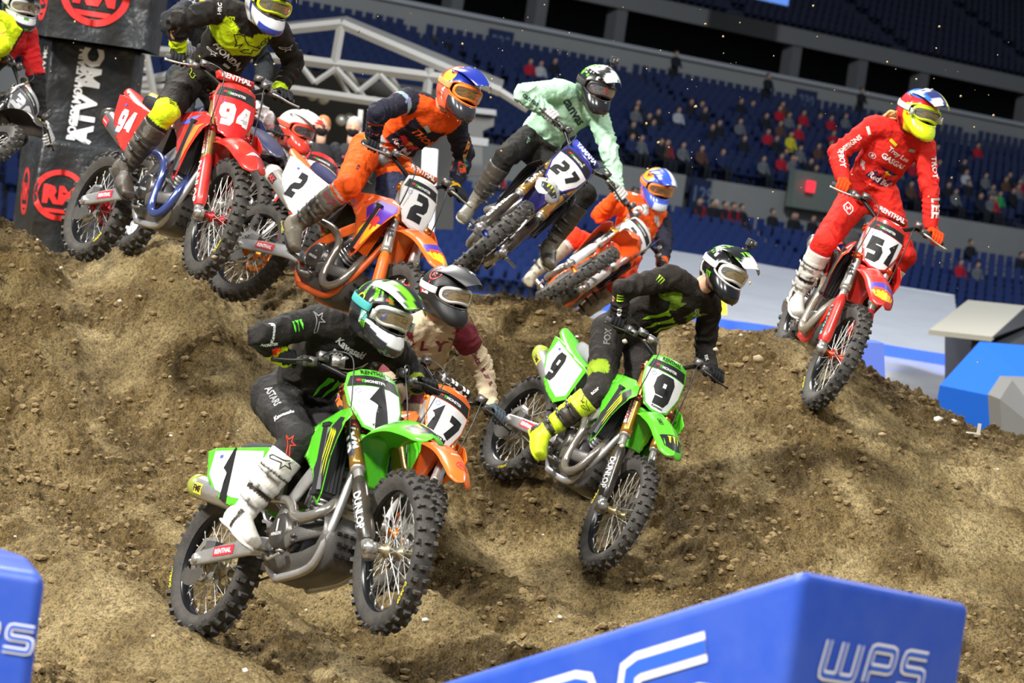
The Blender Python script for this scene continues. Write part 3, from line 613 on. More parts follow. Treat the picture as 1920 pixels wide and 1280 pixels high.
def torso(b, P, N, X, secs, n=24, bend=None):
    """stack of ellipses from pelvis to neck: (t, half width, half depth, forward shift)"""
    Y = nrm(N-P); X = nrm(X-Y*(X@Y)); Z = np.cross(X, Y); L = np.linalg.norm(N-P); v = []
    T = np.linspace(secs[0][0], secs[-1][0], 22); s_ = np.array(secs)
    for t in T:
        w, d, sh = [np.interp(t, s_[:, 0], s_[:, k]) for k in (1, 2, 3)]; bow = math.sin(math.pi*np.clip(t, 0, 1))*-.035
        c = P+Y*L*t+Z*(sh+bow)
        for a in np.linspace(0, 2*math.pi, n, endpoint=False):
            ca, sa = math.cos(a), math.sin(a); v.append(c+X*w*np.sign(ca)*abs(ca)**.85+Z*d*np.sign(sa)*abs(sa)**.9)
    m = len(T); b.add(v, [[i*n+k, i*n+(k+1) % n, (i+1)*n+(k+1) % n, (i+1)*n+k] for i in range(m-1) for k in range(n)]+[list(range(n))[::-1], list(range((m-1)*n, m*n))])
JOBS = []
def remesh_job(key, b, vox, sm=4):
    v, f = b.get(); me = mesh(v, f); o = bpy.data.objects.new('tmp_'+key, me); COL.objects.link(o)
    m = o.modifiers.new('r', 'REMESH'); m.mode = 'VOXEL'; m.voxel_size = vox; m.use_smooth_shade = True
    s = o.modifiers.new('s', 'SMOOTH'); s.iterations = sm; s.factor = .5; JOBS.append((key, o))
def run_jobs():
    dg = bpy.context.evaluated_depsgraph_get(); dg.update(); R = {}
    for k, o in JOBS: R[k] = bpy.data.meshes.new_from_object(o.evaluated_get(dg))
    for k, o in JOBS: m = o.data; bpy.data.objects.remove(o); bpy.data.meshes.remove(m)
    JOBS.clear(); return R
def coords(me): a = np.empty(len(me.vertices)*3, 'f4'); me.vertices.foreach_get('co', a); return a.reshape(-1, 3).astype(float)
def normals(me): a = np.empty(len(me.vertices)*3, 'f4'); me.vertices.foreach_get('normal', a); return a.reshape(-1, 3).astype(float)
def setco(me, c): me.vertices.foreach_set('co', np.asarray(c, 'f4').ravel()); me.update()
def setcol(me, c):
    a = me.color_attributes.new('Col', 'FLOAT_COLOR', 'POINT'); d = np.ones((len(c), 4), 'f4'); d[:, :3] = c; a.data.foreach_set('color', d.ravel())
def hashn(i): return (np.sin(i*127.1+311.7)*43758.5453) % 1
def vnoise(P):
    P = np.asarray(P, float); i = np.floor(P); f = P-i; f = f*f*(3-2*f); r = 0; D = P.shape[1]
    K = np.array([1.0, 57.0, 113.0])[:D]
    for c in range(2**D):
        o = np.array([(c >> k) & 1 for k in range(D)]); w = np.prod(np.where(o, f, 1-f), axis=1); r = r+w*hashn((i+o)@K)
    return r
def jget(d): return {k: V(*v) for k, v in d['J'].items()}
def rider_shapes(k, d, c):
    J = jget(d); X = nrm(J['SL']-J['SR']); P, N = J['P'], J['N']; Y = nrm(N-P); Z = np.cross(X, Y)
    b = MB(); torso(b, P, N, X, [(-.06, .150, .115, 0), (.12, .150, .118, .0), (.35, .155, .115, .005), (.62, .180, .128, .012), (.82, .178, .118, .005), (.95, .125, .09, 0), (1.02, .080, .075, 0), (1.08, .070, .068, .008)])
    for s in 'RL':
        S_, E, Wr = J['S'+s], J['E'+s], J['W'+s]
        ball(b, S_-Y*.005, .083); limb(b, [N-Y*.03, S_*.5+N*.5, S_], [.075, .080, .085]); limb(b, [S_, S_*.5+E*.5, E], [.078, .070, .064]); ball(b, E, .063); limb(b, [E, E*.55+Wr*.45, Wr], [.063, .058, .045])
    remesh_job('jersey'+k, b, .009 if c.get('near', 1) else .012, 5)
    b = MB(); torso(b, P-Y*.10, P+Y*.12, nrm(J['HL']-J['HR']), [(0, .13, .115, 0), (.5, .155, .125, 0), (1, .145, .115, 0)])
    for s in 'RL':
        H_, K_, A_ = J['H'+s], J['K'+s], J['A'+s]; e = K_+(A_-K_)*.38
        ball(b, H_, .115); limb(b, [H_, H_*.5+K_*.5, K_], [.112, .098, .080]); fwd = nrm(K_-(H_+A_)/2); ball(b, K_+fwd*.012, .083); limb(b, [K_, K_*.6+e*.4, e], [.080, .078, .068])
    remesh_job('pants'+k, b, .010 if c.get('near', 1) else .013, 5)
    for s in 'RL':
        K_, A_, T_ = J['K'+s], J['A'+s], J['T'+s]; b = MB(); ax = nrm(K_-A_); ft = nrm(T_-A_); ft = nrm(ft-ax*(ft@ax)*.70); sd = nrm(np.cross(ax, ft)); dn = nrm(np.cross(sd, ft)); dn = -dn if dn@ax > 0 else dn
        top = A_+(K_-A_)*.80
        b.add(*tube([A_+ax*.0, A_+ax*.06, A_+(K_-A_)*.35, A_+(K_-A_)*.62, top], np.array([[.048, .060], [.052, .062], [.066, .072], [.076, .080], [.082, .084]]), 20, up=ft))
        hl = A_-ft*.075+dn*.035; o_ = [hl, A_-ft*.03+dn*.028, A_+ft*.05+dn*.034, A_+ft*.12+dn*.044, A_+ft*.17+dn*.048, A_+ft*.195+dn*.050]
        b.add(*tube(spline(o_, 4), np.array([[np.interp(t, [0, .2, .5, .8, .95, 1], [.030, .040, .047, .052, .042, .02]), np.interp(t, [0, .2, .45, .7, .95, 1], [.045, .062, .056, .040, .030, .015])] for t in np.linspace(0, 1, 21)]), 18, up=-dn))
        # raised plates, straps and sole are moulded in
        remesh_job('boot'+k+s, b, .0075, 3)
        c.setdefault('_b', {})[s] = (A_, ax, ft, sd, dn, top, K_)
        # glove wrapped round the grip
        Wv = J['W'+s]; Rm = np.array(d['R']); tt = V(*d['t']); sg = -1 if s == 'R' else 1
        rotM = np.array(Matrix.Rotation(d['s'], 3, Vector(-FU)))
        def G(p): p = V(*p); return Rm@(SA+rotM@(p-SA))+tt
        g = G((.146, sg*.355, 1.242)); a = nrm(G((.14, sg*.42, 1.24))-G((.155, sg*.29, 1.245)))
        w = Wv-g; w = nrm(w-a*(w@a)); u = np.cross(a, w); bu = Rm@rotM@V(0, 0, 1)
        if u@bu < 0: u = -u
        b = MB(); cc_ = lambda th, r: (w*math.cos(th)+u*math.sin(th))*r
        limb(b, [Wv+(J['E'+s]-Wv)*.12, Wv, Wv*.5+(g+cc_(1.0, .045))*.5], [.040, .034, .036])
        for i in range(4):
            of = a*(.033-.022*i); kn = g+of*1.05+cc_(1.05, .048); R_f = .0105-.0008*abs(i-1.2)
            b.tube([Wv*.72+kn*.28+of*.5, kn], [.017, .0155], 10)
            L = (2.6, 3.0, 2.9, 2.4)[i if sg > 0 or 1 else 3-i]
            if c.get('finger') and i == 1 and s in c['finger']:   # one finger out on the lever
                b.tube([kn, kn-w*.05-u*.012, kn-w*.082-u*.022+a*.008], R_f, 8)
            else: b.tube([kn]+[g+of+cc_(1.05+L*t, .034-.004*t) for t in np.linspace(.12, 1, 7)], [.013]+[R_f]*6+[R_f*.85], 8)
        th0 = g-a*.052+cc_(.2, .042); b.tube([Wv*.6+(g+cc_(.6, .04))*.4-a*.022, th0, g-a*.050+cc_(-.7, .030), g-a*.044+cc_(-1.5, .028)], [.018, .0145, .0125, .010], 8)
        remesh_job('glove'+k+s, b, .0042, 1)
    # the body itself: one continuous figure under the clothes
    b = MB(); torso(b, P, N, X, [(-.1, .13, .095, 0), (.3, .12, .09, 0), (.65, .145, .10, 0), (.9, .10, .075, 0), (1.02, .05, .05, 0)])
    fd, up = V(*d['fd']), V(*d['up']); H = J['H']; lf = np.cross(up, fd)
    limb(b, [N-Y*.03, N*.5+H*.5, H], [.058, .056, .06])
    ball(b, H+up*.01, .1, 16, (.075/.1, .093/.1, .115/.1), np.stack([lf, fd, up], 1)); ball(b, H+fd*.03-up*.055, .055, 12); ball(b, H+fd*.092-up*.018, .016, 8); ball(b, H+fd*.078-up*.062, .02, 8, (1.4, .7, .5), np.stack([lf, fd, up], 1))
    for s_ in (-1, 1): ball(b, H+lf*s_*.074-up*.01, .02, 8)
    for s in 'RL':
        limb(b, [J['N']*.5+J['S'+s]*.5-Y*.05, J['S'+s]-Y*.02, J['E'+s], J['W'+s]], [.04, .045, .038, .026]); limb(b, [J['P'], J['H'+s], J['K'+s], J['A'+s]], [.08, .075, .05, .03])
    remesh_job('body'+k, b, .011, 3)
def helmet_mesh(port=True):
    NA, NE = 144, 96; v = []; az = np.linspace(-math.pi, math.pi, NA, endpoint=False); el = np.linspace(-math.radians(64), math.pi/2-.02, NE)
    A, E = np.meshgrid(az, el, indexing='ij'); aa = np.degrees(np.abs(A)); ee = np.degrees(E)
    x, y, z = np.cos(E)*np.cos(A), np.cos(E)*np.sin(A), np.sin(E)
    r = 1/np.sqrt((x/np.where(x > 0, .142, .156))**2+(y/.124)**2+(z/np.where(z > 0, .146, .165))**2)
    r = r+.098*np.exp(-(aa/42)**2.4)*np.exp(-((ee+36)/17)**2)        # chin bar
    r = r-.020*np.exp(-((aa-100)/30)**2)*np.exp(-((ee+45)/14)**2)
    r = r+.010*np.exp(-((aa-70)/16)**2)*np.exp(-((ee-2)/30)**2)
    r = r+.008*np.exp(-(aa/14)**2)*(ee > 35)
    Pt = np.stack([x*r, y*r, z*r], -1)
    inside = ((np.abs(A)/math.radians(64))**3.2+(np.abs(ee-2)/21)**3.2) < 1
    idx = np.arange(NA*NE).reshape(NA, NE); f = []
    for i in range(NA):
        j = (i+1) % NA
        for k in range(NE-1):
            if inside[i, k] and inside[j, k] and inside[i, k+1] and inside[j, k+1]: continue
            f.append([idx[i, k], idx[j, k], idx[j, k+1], idx[i, k+1]])
    f.append([idx[i, NE-1] for i in range(NA)])
    return mesh(Pt.reshape(-1, 3), f), A.reshape(-1), ee.reshape(-1), r
HM = {}
def hr(a, e):   # radius of the shell at azimuth / elevation in degrees
    A = math.radians(a); E = math.radians(e); x, y, z = math.cos(E)*math.cos(A), math.cos(E)*math.sin(A), math.sin(E)
    r = 1/math.sqrt((x/(.142 if x > 0 else .156))**2+(y/.124)**2+(z/(.146 if z > 0 else .165))**2)
    r += .098*math.exp(-(abs(a)/42)**2.4)*math.exp(-((e+36)/17)**2)+.010*math.exp(-((abs(a)-70)/16)**2)*math.exp(-((e-2)/30)**2)+(.008*math.exp(-(a/14)**2) if e > 35 else 0)
    return V(x, y, z), r
def peak_mesh():
    n, m = 14, 15; v = []
    for i, t in enumerate(np.linspace(0, 1, n)):
        w = np.interp(t, [0, .35, .75, 1], [.098, .100, .082, .060]); x0 = .02+.245*t; z0 = .150+.012*math.sin(t*math.pi)-.045*t*t
        for k in np.linspace(-1, 1, m): v.append((x0-.055*abs(k)**2.2*(1-.3*t), w*k, z0-.062*abs(k)**2*(1-.45*t)+(.008 if abs(k) < .3 else 0)*(1-t)))
    return mesh(v, [[i*m+k, i*m+k+1, (i+1)*m+k+1, (i+1)*m+k] for i in range(n-1) for k in range(m-1)])
def helmet(par, k, d, h, c):
    J = jget(d); fd, up = V(*d['fd']), V(*d['up']); lf = np.cross(up, fd); H = J['H']-np.array(par.location)
    M = Matrix([[fd[i], lf[i], up[i], H[i]] for i in range(3)]+[[0, 0, 0, 1]])
    me, A, ee, r = HM.setdefault('h', helmet_mesh()); me2 = me.copy()
    deg = np.degrees(A); aa = np.abs(deg); NZ = vnoise(np.stack([deg/14, ee/14, np.full(len(A), hash(k) % 7+0.5)], 1)); N2 = vnoise(np.stack([deg/7+40, ee/7, np.full(len(A), 3.3)], 1))
    setcol(me2, h['col'](deg, aa, ee, NZ, N2)); sh = solid(link('helmet', me2, vgloss() if h.get('gloss', 1) else mat('matt_shell', (1, 1, 1), .5, 0, vcol=True), par, M), .012, -1)
    bv = HM.setdefault('bv', bvh_of(me))
    pts = []
    for a in np.linspace(0, 2*math.pi, 60, endpoint=False):
        ca, sa = math.cos(a), math.sin(a); q = 2/3.2; aa_, e_ = 64*np.sign(ca)*abs(ca)**q, 2+21*np.sign(sa)*abs(sa)**q; u_, rr = hr(aa_, e_); pts.append(u_*(rr-.002))
    link('eyeport_trim', MB().add(*tube(pts, .0065, 8, closed=True)).mesh(), mat('trim%s' % str(h['trim']), h['trim'], .35), sh)
    # goggles
    gf = MB(); gp = []; lp = []
    def gpt(aa_, e_, r0): 
        E_, A_ = math.radians(e_), math.radians(aa_); return V(math.cos(E_)*math.cos(A_)*r0, math.cos(E_)*math.sin(A_)*r0*.92, math.sin(E_)*r0*1.0)
    for a in np.linspace(0, 2*math.pi, 48, endpoint=False):
        ca, sa = math.cos(a), math.sin(a); q = 2/3.0; ddn = 5*math.exp(-((a-1.5*math.pi)/.30)**2)
        gp.append(gpt(52*np.sign(ca)*abs(ca)**q, 1+16*np.sign(sa)*abs(sa)**q+ddn, .146)*V(1, 1, 1)+V(.004, 0, 0))
    gf.add(*tube(gp, np.array([[.010, .012]]*48), 8, closed=True))
    go = link('goggle_frame', gf.mesh(), mat('gframe%s' % str(h['gog']), h['gog'], .35), sh)
    c_ = np.mean(gp, 0); ln = [c_*0+gpt(0, 1, .153)]; lf_ = []
    for sc in (.33, .66, .97):
        for a in np.linspace(0, 2*math.pi, 48, endpoint=False):
            ca, sa = math.cos(a), math.sin(a); q = 2/3.0; ddn = 5*math.exp(-((a-1.5*math.pi)/.30)**2)
            ln.append(gpt(52*sc*np.sign(ca)*abs(ca)**q, 1+(16*np.sign(sa)*abs(sa)**q+ddn)*sc, .153)+V(.004, 0, 0))
    for i in range(48): j = (i+1) % 48; lf_ += [[0, 1+i, 1+j], [1+i, 49+i, 49+j, 1+j], [49+i, 97+i, 97+j, 49+j]]
    lm = mat('lens%s' % str(h.get('lens', 0)), h.get('lens', (.50, .44, .33)), .08, .75, coat=1)
    link('goggle_lens', mesh(ln, lf_), lm, go)
    for s_ in (-1, 1):
        st = [hr(s_*a, 2+(a-66)*.05)[0]*(hr(s_*a, 2+(a-66)*.05)[1]+.0035) for a in range(60, 181, 8)]
        link('goggle_strap', MB().add(*tube(st, np.array([[.0025, .02]]*len(st)), 8, up=(0, 0, 1))).mesh(), mat('strap%s' % str(h.get('strap', h['gog'])), h.get('strap', h['gog']), .8), go)
        link('roll_off_pod', MB().tube([(.10, s_*.118, .012), (.108, s_*.122, -.03)], .014, 12).mesh(), mat('clear_pod', (.55, .55, .52), .15, .3, coat=1), go) if c.get('pod') else None
    # chin vent and mouth grille
    u_, rr = hr(0, -40)
    for s_ in (-1, 1): u_, rr = hr(s_*13, -40); link('chin_vent', MB().add(*box(u_*(rr-.0015), (.006, .016, .012), rotz(math.radians(s_*22)))).mesh(False), mat('vent_dark', (.008, .008, .008), .6), sh)
    pe = link('helmet_peak', HM.setdefault('pk', peak_mesh()).copy(), vgloss() if h.get('gloss', 1) else mat('matt_shell', (1, 1, 1), .5, 0, vcol=True), par, M); subs(solid(pe, .005), 1)
    pc = coords(pe.data); setcol(pe.data, h['peak'](pc[:, 0], pc[:, 1], vnoise(np.stack([pc[:, 0]*40, pc[:, 1]*40, pc[:, 2]*0+.5], 1)))); bvp = HM.setdefault('bvp', bvh_of(HM['pk']))
    link('peak_screw', MB().tube([(.03, -.115, .09), (.03, -.122, .09)], .010, 12).tube([(.03, .115, .09), (.03, .122, .09)], .010, 12).tube([(.06, 0, .16), (.06, 0, .168)], .009, 12).mesh(), metal((.3, .3, .3)), pe)['kind'] = 'stuff'
    for kind, az_, el_, s_, col, ro in h.get('marks', []):
        if kind.startswith('peak:'):
            fr = frame((az_, el_, .16), V(math.sin(ro), math.cos(ro), 0), V(.25, 0, 1)); g = claws2d() if kind == 'peak:claw' else text2d(kind[5:], .03); decal('claw_emblem' if 'claw' in kind else 'lettering', pe, g, ink(col), fr, s_, bvp, .004, step=.012); continue
        u_, rr = hr(az_, el_); n_ = u_; x_ = np.cross(V(0, 0, 1), n_); x_ = nrm(x_*math.cos(ro)+np.cross(n_, nrm(x_))*math.sin(ro)*np.linalg.norm(x_)); fr = frame(u_*rr, x_, n_)
        g = {'claw': claws2d, 'round': lambda: join2d(ring2d(.82, 1), xf2d(text2d('R', .05), .8)), 'ring': lambda: ring2d(.7, 1), 'bull': lambda: bull2d(1), 'sun': lambda: poly2d(circ2d(1, 20))}.get(kind, lambda: text2d(kind, .03))()
        decal({'claw': 'claw_emblem', 'round': 'round_emblem', 'ring': 'ring_emblem', 'bull': 'bull_emblem', 'sun': 'sun_emblem'}.get(kind, 'lettering'), sh, g, ink(col), fr, s_, bv, .0016 if kind in ('sun',) else .003, step=.012)
    if h.get('cam'):
        cm = link('action_camera', MB().box((.06, .03, .215), (.032, .062, .045)).mesh(False), mat('camera_body', (.05, .05, .05), .35), pe); bev(cm, .005)
        link('camera_lens', MB().add(*tube([(.074, .045, .222), (.082, .045, .222)], .012, 14)).box((.0765, .02, .215), (.002, .022, .026)).mesh(), mat('camera_glass', (.25, .27, .3), .1, .6), cm)
        link('camera_mount', MB().box((.055, .03, .180), (.02, .015, .03)).tube([(.055, .015, .187), (.055, .045, .187)], .006, 8).mesh(False), DARKP, cm)
    return sh
def rider(k, d, c, R):
    J = jget(d); X = nrm(J['SL']-J['SR']); P, N = J['P'], J['N']; Y = nrm(N-P); X = nrm(X-Y*(X@Y)); Z = np.cross(X, Y)
    if Z@(CAM-P) < 0: pass
    E = emp('rider', P, c['label'], 'person')
    def place(name, key, m, par=None): me = R[key]; me.materials.clear(); me.materials.append(None); co = coords(me)-P; setco(me, co); return link(name, me, m, par or E)
    place('body', 'body'+k, mat('skin', (.55, .30, .19), .5))
    # jersey with folds
    me = R['jersey'+k]; co = coords(me); nn = normals(me); reg = np.zeros(len(co), int); bd = np.full(len(co), 9.); tt = np.zeros(len(co))
    for i, (a, b_, r) in enumerate([(P, N, .15), (J['SR'], J['ER'], .072), (J['ER'], J['WR'], .055), (J['SL'], J['EL'], .072), (J['EL'], J['WL'], .055)]):
        ds, t = seg(co, a, b_); ds = ds-r; q = ds < bd; bd[q] = ds[q]; reg[q] = i; tt[q] = t[q]
    rel = co-P; u = rel@X; v = rel@Y/np.linalg.norm(N-P); w = rel@Z
    fold = np.zeros(len(co)); n1 = vnoise(co*9+3); n2 = vnoise(co*22+11)
    for a, b_, ids, fr in ((J['SR'], J['ER'], 1, 26), (J['ER'], J['WR'], 2, 30), (J['SL'], J['EL'], 3, 26), (J['EL'], J['WL'], 4, 30)):
        q = reg == ids; ph = tt[q]*fr+n1[q]*16+n2[q]*3; near = np.exp(-((tt[q]-(1 if ids in (1, 3) else 0))/.45)**2); fold[q] = (1-2*np.abs(np.sin(ph/2)))*(.003+.0050*near)
    q = reg == 0; fold[q] = ((1-2*np.abs(np.sin((v[q]*9+u[q]*7*np.sign(u[q])+n1[q]*8))))*.0075*np.clip(1.15-v[q], .25, 1)+(n2[q]-.5)*.006)
    setco(me, co+nn*(fold*c.get('folds', 1)+(n1-.5)*.010)[:, None])
    setcol(me, c['jersey'](reg, tt, u, v, w, n1, n2)); bvj = bvh_of(me); jy = None
    co0 = coords(me); setco(me, co0-P); me.materials.clear(); me.materials.append(None); jy = link('jersey', me, vcloth(), E)
    me = R['pants'+k]; co = coords(me); nn = normals(me); reg = np.zeros(len(co), int); bd = np.full(len(co), 9.); tt = np.zeros(len(co))
    for i, (a, b_, r) in enumerate([(J['HR'], J['HL'], .12), (J['HR'], J['KR'], .095), (J['KR'], J['AR'], .078), (J['HL'], J['KL'], .095), (J['KL'], J['AL'], .078)]):
        ds, t = seg(co, a, b_); ds = ds-r; q = ds < bd; bd[q] = ds[q]; reg[q] = i; tt[q] = t[q]
    n1 = vnoise(co*8+5); n2 = vnoise(co*20+7); ph = tt*22+n1*14+n2*3; fold = (1-2*np.abs(np.sin(ph/2)))*.0065*np.where((reg == 1) | (reg == 3), .35+tt*.3, .5)+(n2-.5)*.003
    setco(me, co+nn*fold[:, None]); lat = {}
    setcol(me, c['pants'](reg, tt, (co-P)@X, n1, n2)); bvt = bvh_of(me); setco(me, coords(me)-P); me.materials.clear(); me.materials.append(None); pt = link('pants', me, vcloth(), E)
    for s in 'RL':
        me = R['boot'+k+s]; co = coords(me); A_, ax, ft, sd, dn, top, K_ = c['_b'][s]; hgt = (co-A_)@ax/np.linalg.norm(K_-A_); fx = (co-A_)@ft; dz = (co-A_)@dn; sx = (co-A_)@sd
        nn = normals(me); rdg = .003*(np.sin(hgt*34) > .6)*(hgt > .12)*(hgt < .72)+.003*(np.abs(fx-.06) < .012)*(hgt < .1)
        setco(me, co+nn*rdg[:, None]); setcol(me, c['boots'](hgt, fx, dz, sx, vnoise(co*18)))
        bvb = bvh_of(me); setco(me, coords(me)-P); me.materials.clear(); me.materials.append(None); bo = link('boot', me, vboot(), E)
        so = [A_-ft*.078+dn*.074, A_-ft*.03+dn*.077, A_+ft*.02+dn*.074, A_+ft*.08+dn*.080, A_+ft*.15+dn*.083, A_+ft*.195+dn*.080]
        link('sole', MB().add(*tube(np.array(spline(so, 3))-P, np.array([[np.interp(t, [0, .1, .35, .7, .92, 1], [.025, .036, .034, .050, .04, .015]), .009] for t in np.linspace(0, 1, 16)]), 12, up=dn)).mesh(), mat('sole%s' % str(c.get('sole', 0)), c.get('sole', (.02, .02, .02)), .7), bo)
        for i, hh in enumerate((.18, .36, .54)):
            o_ = A_+(K_-A_)*hh; side = sd if sd@(CAM-A_) > 0 else -sd; out = nrm(side*.9+ft*.5)
            rr = .062+.025*hh/.6
            pth = [o_+(ft*math.cos(t)+side*math.sin(t))*(rr+.006)-P for t in np.linspace(.1, 1.7, 7)]
            link('buckle', MB().add(*tube(pth, np.array([[.0035, .0075]]*7), 8, up=ax)).add(*box(o_+(ft*.5+side*.85)*(rr+.013)-P, (.022, .022, .022), np.stack([nrm(out), nrm(np.cross(ax, out)), ax], 1))).mesh(), mat('buckle%s' % str(c.get('buck', 0)), c.get('buck', (.05, .05, .05)), .35), bo)
        if c.get('bmark'):
            kind, col, sz, hh = c['bmark']; o_ = A_+(K_-A_)*hh; n_ = CAM-o_; fr = frame(o_, ft if ft@RT > 0 else -ft, n_-ax*(n_@ax)); g = {'star': star2d, 'fox': fox2d}.get(kind, lambda: text2d(kind, .03))(); ob = decal('star_emblem' if kind == 'star' else ('fox_emblem' if kind == 'fox' else 'lettering'), bo, g, ink(col), fr, sz, bvb, .003); ob.data.transform(Matrix.Translation(-Vector(P)))
        place('glove', 'glove'+k+s, cloth(c['glove'] if not isinstance(c['glove'], dict) else c['glove'][s]), E)
    def dz_(name, par, bv, g, col, fr, s, off=.003, step=.02):
        ob = decal(name, par, g, ink(col), fr, s, bv, off, step)
        if ob: ob.data.transform(Matrix.Translation(-Vector(P)))
    tf = lambda x, y: (P+X*x+Y*y*np.linalg.norm(N-P), X, Y, Z)
    for it in c.get('chest', []):
        kind, x, y, s, col = it[:5]; rot = it[5] if len(it) > 5 else 0
        o, a_, b_, n_ = tf(x, y); a2 = a_*math.cos(rot)+b_*math.sin(rot); b2 = -a_*math.sin(rot)+b_*math.cos(rot)
        if kind == 'bullmark':
            f_ = (o, a2, b2, n_); dz_('panel', jy, bvj, poly2d([(-1, -.75), (1, -.75), (.8, -.1), (.62, .4), (-.62, .4), (-.8, -.1)]), (.01, .02, .12), f_, s, .002)
            dz_('sun_emblem', jy, bvj, poly2d(circ2d(.26, 18, (0, .08))), (.95, .62, .01), f_, s, .0035)
            for q in (-1, 1): dz_('bull_emblem', jy, bvj, bull2d(q), (.80, .03, .03), f_, s, .0048)
            dz_('lettering', jy, bvj, xf2d(text2d('Red Bull', .035), 1.75, (0, -.48)), (.9, .75, .7) if it[4] else (.8, .1, .1), f_, s, .0048)
            continue
        g = {'claw': claws2d, 'star': star2d, 'fox': fox2d, 'wing': lambda: poly2d([(-.9, -.1), (-.2, .42), (.85, .40), (.5, .2), (.7, .18), (.3, .0), (.5, -.05), (.0, -.2)]), 'rnd': lambda: join2d(ring2d(.8, 1), poly2d([(-.3, -.5), (.3, -.5), (.3, .5), (-.3, .5)])), 'bar': lambda: poly2d([(-.5, -.18), (.5, -.18), (.5, .18), (-.5, .18)])}.get(kind, lambda: text2d(kind, .03, .15 if kind in ('THOR',) else 0))()
        dz_({'claw': 'claw_emblem', 'star': 'star_emblem', 'fox': 'fox_emblem', 'wing': 'wing_emblem', 'rnd': 'round_emblem', 'bar': 'badge'}.get(kind, 'lettering'), jy, bvj, g, col, (o, a2, b2, n_), s)
    for it in c.get('limb', []):
        bn, t, kind, s, col, ro = it[:6]; along = it[6] if len(it) > 6 else 0
        a, b_ = {'aR': ('SR', 'ER'), 'fR': ('ER', 'WR'), 'aL': ('SL', 'EL'), 'fL': ('EL', 'WL'), 'tR': ('HR', 'KR'), 'tL': ('HL', 'KL'), 'sR': ('KR', 'AR'), 'sL': ('KL', 'AL')}[bn]
        A_, B_ = J[a], J[b_]; o_ = A_+(B_-A_)*t; ax = nrm(B_-A_); n_ = CAM-o_; n_ = nrm(n_-ax*(n_@ax)); n_ = nrm(n_*math.cos(along)+np.cross(ax, n_)*math.sin(along))
        x_ = ax if ax@RT > 0 else -ax; y_ = np.cross(n_, x_); x2 = x_*math.cos(ro)+y_*math.sin(ro); fr = frame(o_, x2, n_)
        isleg = bn[0] in 'ts'; g = {'claw': claws2d, 'star': star2d, 'fox': fox2d, 'bar': lambda: poly2d([(-.5, -.18), (.5, -.18), (.5, .18), (-.5, .18)]), 'diamond': lambda: join2d(ribbon([(0, 1), (.6, .35), (.6, -.2), (0, -1), (-.6, -.2), (-.6, .35), (0, 1)], .16), ribbon([(-.25, -.3), (-.25, .2), (0, -.1), (.25, .3), (.25, -.2)], .14))}.get(kind, lambda: text2d(kind, .03))()
        dz_({'claw': 'claw_emblem', 'star': 'star_emblem', 'fox': 'fox_emblem', 'bar': 'stripe', 'diamond': 'diamond_emblem'}.get(kind, 'lettering'), pt if isleg else jy, bvt if isleg else bvj, g, col, fr, s)
    sh = helmet(E, k, d, c['helmet'], c)
    if c.get('hair'):
        fd, up = V(*d['fd']), V(*d['up']); H = J['H']; lf = np.cross(up, fd); b = MB()
        for i in range(c['hair'][1]):
            a0 = rng.rand()*1.6-.8; st = H-fd*.11+lf*a0*.10-up*(.06+.04*rng.rand()); L = c['hair'][2]*(.7+.5*rng.rand()); q = nrm(-fd*(.6+.3*rng.rand())-RT*.8-up*.25+lf*(rng.rand()-.5)*.6+UP*c['hair'][3])
            b.add(*tube(np.array(spline([st, st+q*L*.5+UP*.015, st+q*L-UP*.02*rng.rand()], 4))-P, c['hair'][4]*np.array([1, 1, 1, 1, .95, .9, .8, .6, .3]), 6))
        link('hair', b.mesh(), mat('hair%s' % str(c['hair'][0]), c['hair'][0], .8, bump=.4), E)
    return E

F_ = 5867.0
def at(px, py, d): return CAM+d*(FW+RT*(px-960)/F_+UP*(640-py)/F_)
def pix(p): q = np.asarray(p)-CAM; z = q@FW; return 960+F_*(q@RT)/z, 640-F_*(q@UP)/z
def onz(px, py, z): r = at(px, py, 1)-CAM; return CAM+r*((z-CAM[2])/r[2])
